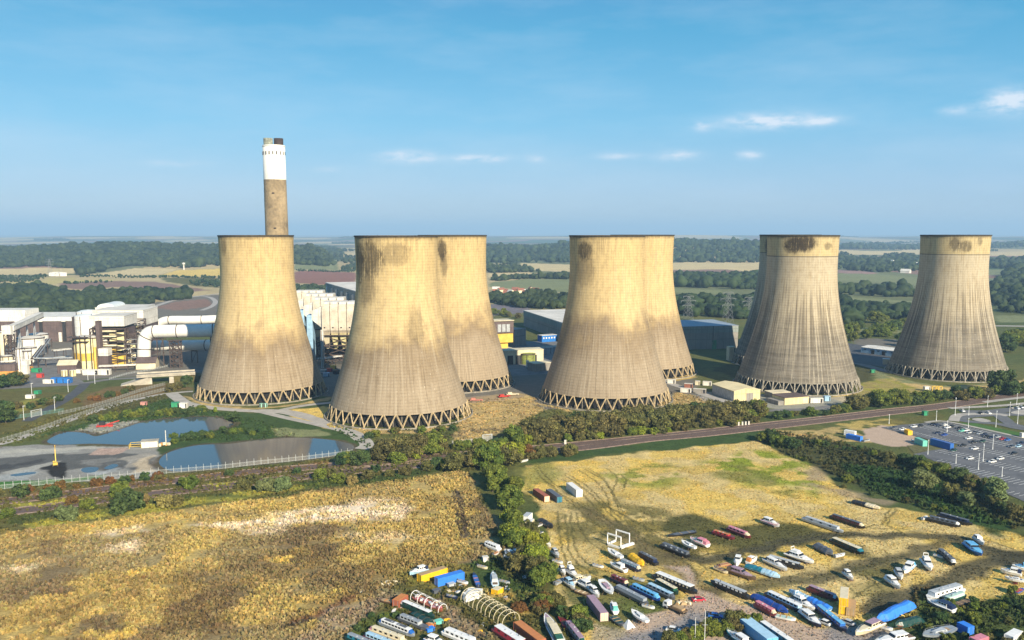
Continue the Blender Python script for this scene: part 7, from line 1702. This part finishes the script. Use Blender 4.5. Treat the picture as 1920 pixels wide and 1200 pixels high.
cruiser('white cruiser with two rows of dark windows', (1732, 1048), (1746, 1068), 'white', 'white', W=3.4, fly=True)
cruiser('white cruiser with blue deck beside the two rowed one', (1712, 1056), (1694, 1074), 'white', 'white', deckc='sky', canopy='sky', L=9)
cruiser('small white boat shaped like a drop on the straw', (1682, 1070), (1690, 1084), 'white', 'silver', L=7, canopy='silver')
cruiser('round white boat in front of the drop shaped one', (1664, 1084), (1686, 1100), 'white', 'white', L=8, canopy='lblue')
narrowboat('near one of two dark narrowboats at the scrub edge', (1738, 969), (1802, 984), 'black', 'dgrey', 'dgrey', win=5, cover=(('f', 'white'),))
narrowboat('far one of two dark narrowboats at the scrub edge', (1758, 963), (1824, 981), 'black', 'navy', 'dgrey', win=5)
openboat('white dinghy at the tail of the two dark narrowboats', (1730, 972), (1738, 968), 'white', 'white', L=4.5)
cruiser('white motor cruiser at the right margin of the boatyard', (1916, 1076), (1876, 1068), 'white', 'white', canopy='navy')
yacht('white yacht in front of the motor cruiser at the right margin', (1924, 1090), (1884, 1082), 'white', 'white', 'white', False, cover='navy')
cruiser('blue topped cruiser behind the motor cruiser at the right margin', (1932, 1066), (1906, 1062), 'white', 'sky', L=7)
openboat('small blue and red boat in the bushes at the right margin', (1904, 1110), (1918, 1104), 'blue', 'red', L=5)
container('white van body among the bushes in the bottom corner', (1892, 1200), (1908, 1190), 'white', 'white', L=6, name='van_body', cat='van body')
container('magenta cabin half hidden in the bushes at the bottom', (1826, 1206), (1844, 1200), 'pink', 'pink', L=5, name='cabin', cat='cabin')
covered('long black narrow hull with cream wheelhouse at the golden field edge', (1600, 938), (1650, 951), 'black', 'black', 3, two='cream', h=.7)
# the three containers in the golden field
container('rust red shipping container in the golden field', (1002, 920), (1028, 938), 'rust', 'rust', end='cream', L=12.2)
container('grey container with green end next to the rust red one', (1028, 922), (1050, 938), 'dgrey', 'dgrey', end='teal', L=12.2)
container('white container with dark roof hatch in the golden field', (1064, 910), (1090, 930), 'white', 'white', L=12.2, H=3.2, W=2.8)
openboat('tiny white upturned boat on the grass near the orange bush', (979, 864), (988, 862), 'white', 'white', L=5)
def crumpled(label, px, py, a, b, rz, col):
    g = G(px, py); t = thing('plastic_sheet', label, 'sheet', g, rz); r = random.Random(px); n = 14; v = []; f = []
    for i in range(n+1):
        for j in range(n+1):
            x, y = (i/n-.5)*2, (j/n-.5)*2; k = 1-.35*(x*x*y*y)+.12*r.uniform(-1, 1)
            v.append((x*a*k, y*b*k*(1-.5*abs(x)**2), .12+.35*r.random()*(1-max(abs(x), abs(y))**4)))
    for i in range(n):
        for j in range(n): q = i*(n+1)+j; f.append((q, q+n+1, q+n+2, q+1))
    MB().add(v, f).build('sheet', paint(col), t); MB().box((0, 0, .1), (.4, .4, .2)).build('weight', M_concw, t)
crumpled('crumpled pale plastic sheet on the field beside the orange yellow trailer', 731, 1094, 3.6, 2.4, .2, 'cream')
crumpled('scrap of pale sheet on the bare field left of the timber trailer', 680, 1110, 1.6, .9, .6, 'cream')
crumpled('yellow scrap of sheet beside the hooped boat', 839, 1163, 1.2, 1.0, .3, 'yellow')
crumpled('yellow scrap of sheet near the end of the tunnel frame', 900, 1184, 1.0, .8, .9, 'yellow')
for lab, px, py, c in (('blue barrel box between the lower narrowboats', 806, 1184, 'tarp'), ('pale turquoise barrel box beside the green tarpaulined boat', 822, 1170, 'turq'), ('orange crate beside the grey white narrowboat', 808, 1176, 'orange'), ('dark rubbish crate by the blue container', 818, 1112, 'dgrey'), ('white plank stack by the tunnel frame', 846, 1100, 'silver')):
    crate('crate', lab, 'crate', (px, py), 2.4, 1.6, 1.2, .6, paint(c))

r = random.Random(12)
for k in range(26):                             # pallets and scrap in the weeds
    px, py = r.choice(((745, 1140), (765, 1150), (820, 1128), (845, 1108), (865, 1098), (905, 1090), (940, 1105), (955, 1120), (800, 1172), (822, 1160), (915, 1168), (735, 1150)))
    px += r.uniform(-14, 14); py += r.uniform(-6, 6); g = G(px, py)
    t = thing('pallet', 'weathered pallet or scrap board lying in the weeds of the lower yard', 'pallet', g, r.random()*3, 'pallets in the weeds of the lower yard'); L_ = r.uniform(1.2, 3.0)
    c_ = paint(r.choice(('wood', 'cream', 'silver', 'brown', 'wood', 'white')))
    for q in (-.4, 0, .4): MB().box((0, q, .1), (L_, .14, .2)).build('bearer', c_, t)
    for q in range(4): MB().box(((q-1.5)*L_/4, 0, .24), (L_/5, 1.1, .06)).build('board', c_, t)
for k, (px, py, c1, lab) in enumerate(((868, 1090, 'white', 'white dinghy lying in the weeds behind the narrow navy boat'), (946, 1090, 'silver', 'silver dinghy in the green weeds above the dry bushes'), (848, 1118, 'navy', 'navy dinghy beside the hooped boat'), (905, 1062, 'cream', 'cream dinghy on the bare straw below the white cube tank'), (1046, 1052, 'white', 'white dinghy below the bend of the wheel tracks'), (1122, 1060, 'white', 'white dinghy on the straw above the maroon topped narrowboat'), (1198, 1085, 'silver', 'silver plank-like dinghy beside the maroon topped narrowboat'), (1216, 1136, 'white', 'white dinghy in the grass before the flatbed truck'), (1660, 1176, 'white', 'white dinghy behind the cream cruiser'), (1762, 1042, 'white', 'white dinghy beside the dark grey narrowboat'))):
    openboat(lab, (px-8, py-2), (px+8, py+2), c1, 'grey', L=4.2)

# ------------------------------------------------------------------ the car park
A0, A1 = G(1772, 792), G(1915, 822); AX = (A1-A0).normalized(); BX = Vector((AX.y, -AX.x, 0))
if BX.dot(Vector((-1, -.6, 0))) < 0: BX = -BX
CR = math.atan2(BX.y, BX.x)
sheet('car_park', [(1722, 838), (1712, 852), (1740, 856), (1760, 870), (1800, 890), (1850, 915), (1905, 935), (1990, 975), (2200, 1070), (2300, 900), (2060, 852), (1930, 826), (1850, 808), (1775, 792), (1740, 793), (1700, 797), (1660, 803), (1648, 799), (1690, 808), (1735, 820), (1800, 842), (1790, 838)][:0] or
      [(1712, 852), (1745, 862), (1770, 874), (1810, 893), (1860, 915), (1910, 936), (1990, 975), (2200, 1070), (2400, 920), (2060, 852), (1930, 826), (1850, 808), (1775, 792), (1740, 793), (1690, 797), (1652, 802), (1690, 812), (1740, 824), (1800, 834), (1760, 842)], mat('car_park_tarmac', (.125, .128, .138), .9, .18, .12))
sheet('car_park_grass', [(1800, 793), (1830, 794), (1880, 805), (1925, 814), (1925, 822), (1860, 810), (1812, 798)], mat('mown_grass', (.055, .135, .02), .95, .2, .4))
sheet('car_park_grass', [(1700, 836), (1740, 833), (1790, 834), (1796, 838), (1760, 843), (1714, 850)], mat('rough_grass', (.13, .125, .045), .95, .3, .5))
M_road2 = mat('link_road_tarmac', (.13, .135, .145), .9, .15, .15)
strip('link_road', [(2050, 822), (1925, 806), (1870, 795), (1820, 791), (1802, 787), (1806, 782), (1850, 778), (1900, 777), (1960, 778)], [7, 7, 8, 9, 9, 9], M_road2)
strip('link_road', [(1800, 771), (1850, 773), (1890, 769), (1960, 762), (2050, 752)], 10, M_road2)
strip('link_road', [(1870, 775), (1885, 788), (1905, 798), (1960, 808)], 8, M_road2)
strip('pavement', [(1735, 792.6), (1772, 790.5), (1850, 806.2), (1930, 824), (2060, 849)], 3, M_conc)
strip('pavement', [(1788, 790), (1796, 779), (1830, 776.5), (1870, 777), (1890, 780)], 6, M_conc)
strip('pavement', [(1780, 766), (1820, 764), (1890, 760), (1960, 752)], 5, M_conc)
sheet('traffic_island', [(1822, 786), (1840, 784.5), (1858, 790), (1848, 792), (1832, 790)], M_conc, smoothk=3)
sheet('traffic_island', [(1896, 773), (1925, 768), (1960, 770), (1940, 778), (1905, 777)], M_conc, smoothk=3)
sheet('car_park_grass', [(1900, 791), (1930, 787), (1980, 790), (1980, 804), (1925, 799)], MATS[('rough_grass',)], smoothk=3)
strip('bridge_road', [(1846, 754.5), (1880, 750), (1925, 745), (1980, 739)], 5, M_conc)
def bay_lines():
    """painted bays: rows of short lines at right angles to the aisles"""
    b = MB(); z = LAYER[0]; LAYER[0] += .004
    P = [(x, y) for x, y in gp([(1712, 852), (1745, 862), (1770, 874), (1810, 893), (1860, 915), (1910, 936), (1990, 975), (2200, 1070), (2400, 920), (2060, 852), (1930, 826), (1850, 808), (1775, 792), (1740, 793), (1690, 797), (1652, 802), (1690, 812), (1740, 824), (1800, 834), (1760, 842)])]
    pts = []
    for row in (1.0, 17.5, 22.5, 39, 44, 60.5, 65.5, 82, 87, 103.5, 108.5):
        for k in range(-16, 76):
            o = A0+AX*(k*2.5)+BX*row; e = o+BX*4.8
            pts.append((o, e))
    X = np.array([[p.x, q.x] for p, q in pts]); Y = np.array([[p.y, q.y] for p, q in pts])
    ins = (sdist(P, X, Y) < -1.2).all(1)
    for (o, e), k in zip(pts, ins):
        if not k: continue
        w = AX*.12; b.add([(o-w)+Vector((0, 0, z)), (o+w)+Vector((0, 0, z)), (e+w)+Vector((0, 0, z)), (e-w)+Vector((0, 0, z))], [(0, 1, 2, 3)])
    me = b.mesh('bay_markings')
    for pl in me.polygons:
        if pl.normal.z < 0: pl.flip()
    tag(link('bay_markings', me, M_mark), kind='structure')
bay_lines()
KP = lambda x, y: (1660+x/6.665, 720+y/6.665)
GRP = 'cars in the car park'
seen = {}
def pcar(x, y, col, lab, turn=0, van=False):
    px, py = KP(x, y); car(lab, px, py+2.0, CR+turn+random.uniform(-.04, .04), col, GRP, van)
for x, y, c, lab in ((110, 545, 'dgrey', 'dark grey car at the near corner beside the yellow tipper'), (215, 562, 'white', 'white car beside the yellow tipper'), (355, 528, 'white', 'white car of the pair in the first row'), (435, 520, 'black', 'black car of the pair in the first row'), (590, 502, 'black', 'black car at the head of the back row'),
                     (630, 508, 'navy', 'navy car second in the back row'), (735, 508, 'white', 'white car behind another at the head of the back row'), (690, 524, 'dgrey', 'dark grey car in front of the white car in the back row'), (775, 538, 'white', 'large white car in the back row under a lamp'), (825, 526, 'black', 'small black car right of the large white one'),
                     (925, 552, 'black', 'black car left of the mint green one'), (955, 582, 'turq', 'mint green car in the back row'), (1005, 576, 'white', 'white car beside the mint green one'), (1050, 602, 'silver', 'silver car right of the mint green one'), (1120, 602, 'dgrey', 'first dark grey car in the middle of the back row'), (1180, 616, 'silver', 'silver grey car in the middle of the back row'),
                     (1235, 630, 'navy', 'navy car behind the lamp post in the back row'), (1265, 655, 'black', 'black car with bright bonnet before the navy one'), (1330, 668, 'navy', 'navy car beside the black one with bright bonnet'), (1395, 658, 'grey', 'blue grey car next to the lamp in the back row'), (1460, 684, 'red', 'red car in the back row'), (1525, 696, 'blue', 'blue car right of the red one'),
                     (650, 610, 'navy', 'first of two navy cars in the middle row'), (735, 634, 'royal', 'second of two navy cars in the middle row'), (1040, 675, 'white', 'white car alone in the middle row'), (1100, 724, 'black', 'black car, one of two near the tall twin lamp'), (1210, 714, 'dgreen', 'dark green car near the tall twin lamp'), (970, 768, 'black', 'black car at the corner beyond the blue curtain trailer'),
                     (1115, 805, 'white', 'white car turning at the corner past the blue trailer'), (850, 826, 'dgreen', 'dark green car alone below the blue trailer'), (1055, 928, 'white', 'white car alone in the lower rows'), (1335, 968, 'white', 'lowest white car of the lower rows'), (1435, 930, 'white', 'white car above the lowest one'), (1605, 866, 'black', 'black car alone at the right of the lower rows'),
                     (1578, 780, 'dgrey', 'dark grey car of the pair beside the right margin'), (1660, 776, 'lblue', 'pale blue car of the pair beside the right margin'), (1700, 738, 'navy', 'navy car at the right margin of the car park')):
    pcar(x, y, c, lab)
for x, y, c, lab, tu in ((970, 330, 'white', 'white and blue police-like car on the road behind the car park', .9), (1190, 362, 'black', 'black car on the road bend behind the car park', 1.0), (1290, 356, 'white', 'white car on the road bend behind the car park', 1.0), (1570, 288, 'black', 'black car waiting on the far road', 1.0), (1650, 297, 'white', 'white car on the far road beside the black one', 1.0), (1700, 284, 'silver', 'silver car on the far road at the right margin', 1.0)):
    pcar(x, y, c, lab, tu)
container('blue curtain sided trailer at the edge of the car park', (1748, 830), (1784, 840), 'blue', 'blue', L=13, H=3.6)
container('green covered trailer beside the gravel yard', (1717, 826), (1736, 834), 'turq', 'turq', L=8, H=3.2)
container('yellow tipper body in the car park corner', (1698, 808), (1708, 813), 'yellow', 'yellow', L=5, H=2.6, name='tipper', cat='tipper')
container('blue skip container on the gravel yard edge', (1591, 818), (1613, 823), 'tarp', 'tarp', L=9, H=2.6)
container('white cabin behind the blue skip container', (1588, 812), (1600, 814), 'white', 'white', L=6, H=3.0, name='cabin', cat='cabin')
openboat('white dump of scrap right of the blue skip container', (1618, 826), (1632, 824), 'silver', 'dgrey', L=5, name='scrap_trailer', cat='trailer')
openboat('white dome-like small boat beside the green trailer', (1712, 825), (1724, 827), 'white', 'white', L=5)
crate('kiosk', 'green kiosk beside the railway past the scrub', 'kiosk', (1734, 779), 3, 2.4, 2.8, .2, M_green)
crate('kiosk', 'white kiosk at the corner of the car park hedge', 'kiosk', (1917, 820), 2.4, 2, 2.6, .2, M_white)
M_lamp = mat('lamp_post_paint', (.74, .75, .74), .5, .08, 1)
def lamp(bx, by, top, two=False, k=0):
    px, py = KP(bx, by); g = G(px, py); h = Hpx(px, py, 720+top/6.665); h = min(max(h, 5), 13)
    lab = LAMPS[k]
    t = thing('street_lamp', lab, 'street lamp', g, CR+.6, 'lamp posts of the car park')
    MB().tube((0, 0, 0), (0, 0, h), .16, .09, 8).build('pole', M_lamp, t); MB().tube((0, 0, 0), (0, 0, 1.4), .22, .2, 8).build('base_sleeve', M_lamp, t)
    for s in ((-1, 1) if two else (1,)):
        MB().bar((0, 0, h-.1), (s*1.1, 0, h+.15), .09).build('bracket', M_lamp, t); MB().box((s*1.35, 0, h+.16), (1.1, .5, .22), 0, .7).build('lamp_head', M_lamp, t)
LAMPS = ['short lamp post at the far left of the car park', 'lamp post on the straw verge behind the gravel yard', 'tall twin headed lamp post at the road bend', 'lamp post at the start of the mown grass strip', 'lamp post before the bridge road', 'lamp post halfway along the mown grass strip', 'tall lamp post on the right hand road island', 'lamp post on the far road between two cars', 'thin lamp post beside the curved pavement',
         'lamp post at the near left corner by the scrub trees', 'squat lamp post among the lower left bays', 'tall twin headed lamp post in the middle of the bays', 'single lamp post near the scrub in the lower bays', 'lamp post in front of the red and blue cars', 'lowest lamp post beside the pale willow', 'lamp post beside the bridge road end', 'lamp post over the large white car']
for k, (x, y, tp, tw) in enumerate(((45, 500, 380, 0), (635, 465, 335, 0), (870, 395, 180, 1), (1035, 550, 425, 0), (1275, 290, 148, 0), (1380, 540, 335, 0), (1650, 505, 200, 0), (1550, 400, 225, 0), (1040, 395, 280, 0), (530, 885, 697, 0), (880, 1000, 885, 0), (1220, 970, 760, 1), (1160, 1075, 868, 0), (1340, 820, 630, 0), (1455, 1165, 1047, 0), (1640, 262, 118, 0), (770, 605, 458, 0))): lamp(x, y, tp, tw, k)
for k, (px, py) in enumerate(((178, 720), (128, 735), (165, 713), (103, 770), (45, 788), (60, 742))):
    g = G(px, py); t = thing('street_lamp', ('lamp post at the works road junction', 'lamp post beside the grass hump by the works road', 'lamp post in front of the blue cube tanks', 'lamp post halfway down the works road branch', 'lamp post beside the white four post gate', 'tall thin lamp post by the white roofed hut')[k], 'street lamp', g, .5, 'lamp posts of the works road')
    MB().tube((0, 0, 0), (0, 0, 9), .16, .10, 8).build('pole', M_lamp, t); MB().box((.5, 0, 9), (1.4, .4, .2)).build('lamp_head', M_lamp, t)

# ------------------------------------------------------------------ rough growth on the ground
def tufts(name, label, pts, dens, hs, wd, seed, bright=1.0, clear=()):
    r = np.random.default_rng(seed); P = gp(pts); xs = [p[0] for p in P]; ys = [p[1] for p in P]
    n = int((max(xs)-min(xs))*(max(ys)-min(ys))*dens)
    X = r.uniform(min(xs), max(xs), n); Y = r.uniform(min(ys), max(ys), n)
    k = (sdist(P, X, Y) < 0) & (np.abs(X) < .64*Y+25)
    for q in clear: k &= sdist(gp(q), X, Y) > 1.5
    k &= fbm(X, Y, 7, seed, 3)+.22*r.random(n) > .50
    X, Y = X[k], Y[k]; n = len(X)
    c = cover(X, Y)[:, :3]*(bright*(.55+.8*r.random(n)))[:, None]*np.stack([.97+.07*r.normal(size=n), np.ones(n), 1.03-.1*r.normal(size=n)], 1)
    h = hs[0]+(hs[1]-hs[0])*r.random(n)**1.6; V = []; F = []; Cc = []; o = 0
    for q in range(3):                              # three leaning blades fans per tuft
        a = r.uniform(0, 6.28, n); w = wd*(.6+.8*r.random(n)); lx, ly = r.normal(0, .28, n)*h, r.normal(0, .28, n)*h
        ca, sa = np.cos(a)*w/2, np.sin(a)*w/2
        z0 = np.zeros(n)
        V.append(np.stack([np.stack([X-ca, Y-sa, z0], 1), np.stack([X+ca, Y+sa, z0], 1), np.stack([X+ca*1.1+lx, Y+sa*1.1+ly, h*.8], 1), np.stack([X-ca*.7+lx, Y-sa*.7+ly, h], 1)], 1).reshape(-1, 3))
        F.append(np.arange(4*n).reshape(n, 4)+o); o += 4*n; Cc.append(np.repeat(c, 4, 0))
    m = MATS.get('tuft')
    if m is None:
        m, nn, l, p = nodes('dry_growth'); at = nn.new('ShaderNodeAttribute'); at.attribute_name = 'cover'; l.new(at.outputs['Color'], p.inputs['Base Color']); p.inputs['Roughness'].default_value = .9; p.inputs['Specular IOR Level'].default_value = .1
        tr = nn.new('ShaderNodeBsdfTranslucent'); l.new(at.outputs['Color'], tr.inputs['Color']); mx = nn.new('ShaderNodeMixShader'); mx.inputs[0].default_value = .3
        l.new(p.outputs[0], mx.inputs[1]); l.new(tr.outputs[0], mx.inputs[2]); l.new(mx.outputs[0], nn['Material Output'].inputs['Surface']); MATS['tuft'] = m
    me = fastmesh(name, np.concatenate(V), np.concatenate(F), m, np.concatenate(Cc))
    tag(link(name, me), label, None, None, 'stuff')
tufts('dry_weeds', 'tall dry brown weeds covering the rough field', LF, 2.3, (.4, 1.3), .62, 1)
tufts('stubble_grass', 'short golden grass on the field of the boatyard', RF, 1.0, (.12, .38), .42, 2)
tufts('verge_grass', 'coarse grass on the railway verges', [(-300, 985), (0, 918), (240, 900), (480, 876), (640, 858), (700, 846), (890, 830), (960, 838), (970, 862), (880, 884), (620, 918), (300, 960), (0, 1004), (-300, 1060)], .5, (.4, 1.2), .9, 3)
tufts('scrub_grass', 'dark undergrowth of the scrub strip', [(1420, 815), (1440, 808), (1560, 820), (1700, 862), (1800, 905), (1960, 975), (2200, 1060), (2200, 1110), (1930, 990), (1860, 985), (1760, 965), (1640, 925), (1540, 880), (1470, 850)], .55, (.5, 1.8), 1.1, 4)
tufts('scrub_grass', 'dark undergrowth of the boatyard thicket', [(1720, 1100), (1800, 1140), (1930, 1110), (2100, 1120), (2100, 1300), (1660, 1300), (1680, 1190), (1700, 1150)], .8, (.4, 1.6), 1.0, 5)
tufts('bank_grass', 'rough grass round the ponds and on the banks of the works', [(-200, 850), (0, 815), (100, 780), (330, 735), (480, 770), (640, 800), (700, 835), (660, 850), (500, 825), (300, 830), (120, 812), (0, 840)], .35, (.4, 1.1), 1.0, 6, clear=(POND1, POND2, [(300, 700), (430, 700), (700, 850), (660, 850), (480, 785), (320, 752)]))
tufts('tower_grass', 'dry golden grass round the feet of the cooling towers', [(612, 795), (700, 815), (860, 830), (980, 800), (1090, 790), (1260, 780), (1330, 755), (1300, 730), (1240, 735), (1000, 745), (880, 750)], .35, (.3, .9), 1.0, 7)
tufts('yard_weeds', 'weeds and dry grass between the boats of the lower yard', [(690, 1150), (740, 1115), (770, 1085), (860, 1070), (940, 1045), (985, 1080), (1020, 1110), (1060, 1150), (1110, 1240), (640, 1210)], .9, (.3, 1.2), .9, 8)

# ------------------------------------------------------------------ the air
def haze():
    m = bpy.data.materials.new('haze'); m.use_nodes = True; n, l = m.node_tree.nodes, m.node_tree.links
    n.clear(); o = n.new('ShaderNodeOutputMaterial'); v = n.new('ShaderNodeVolumePrincipled')
    v.inputs['Color'].default_value = (.46, .72, 1.0, 1); v.inputs['Density'].default_value = HAZE; v.inputs['Anisotropy'].default_value = 0.0
    l.new(v.outputs[0], o.inputs['Volume'])
    b = MB().box((0, 20000, 111), (90000, 60000, 630)); h = b.build('haze', m)
    h.visible_shadow = True
    tag(h, kind='stuff')
HAZE = 8.5e-5
haze()
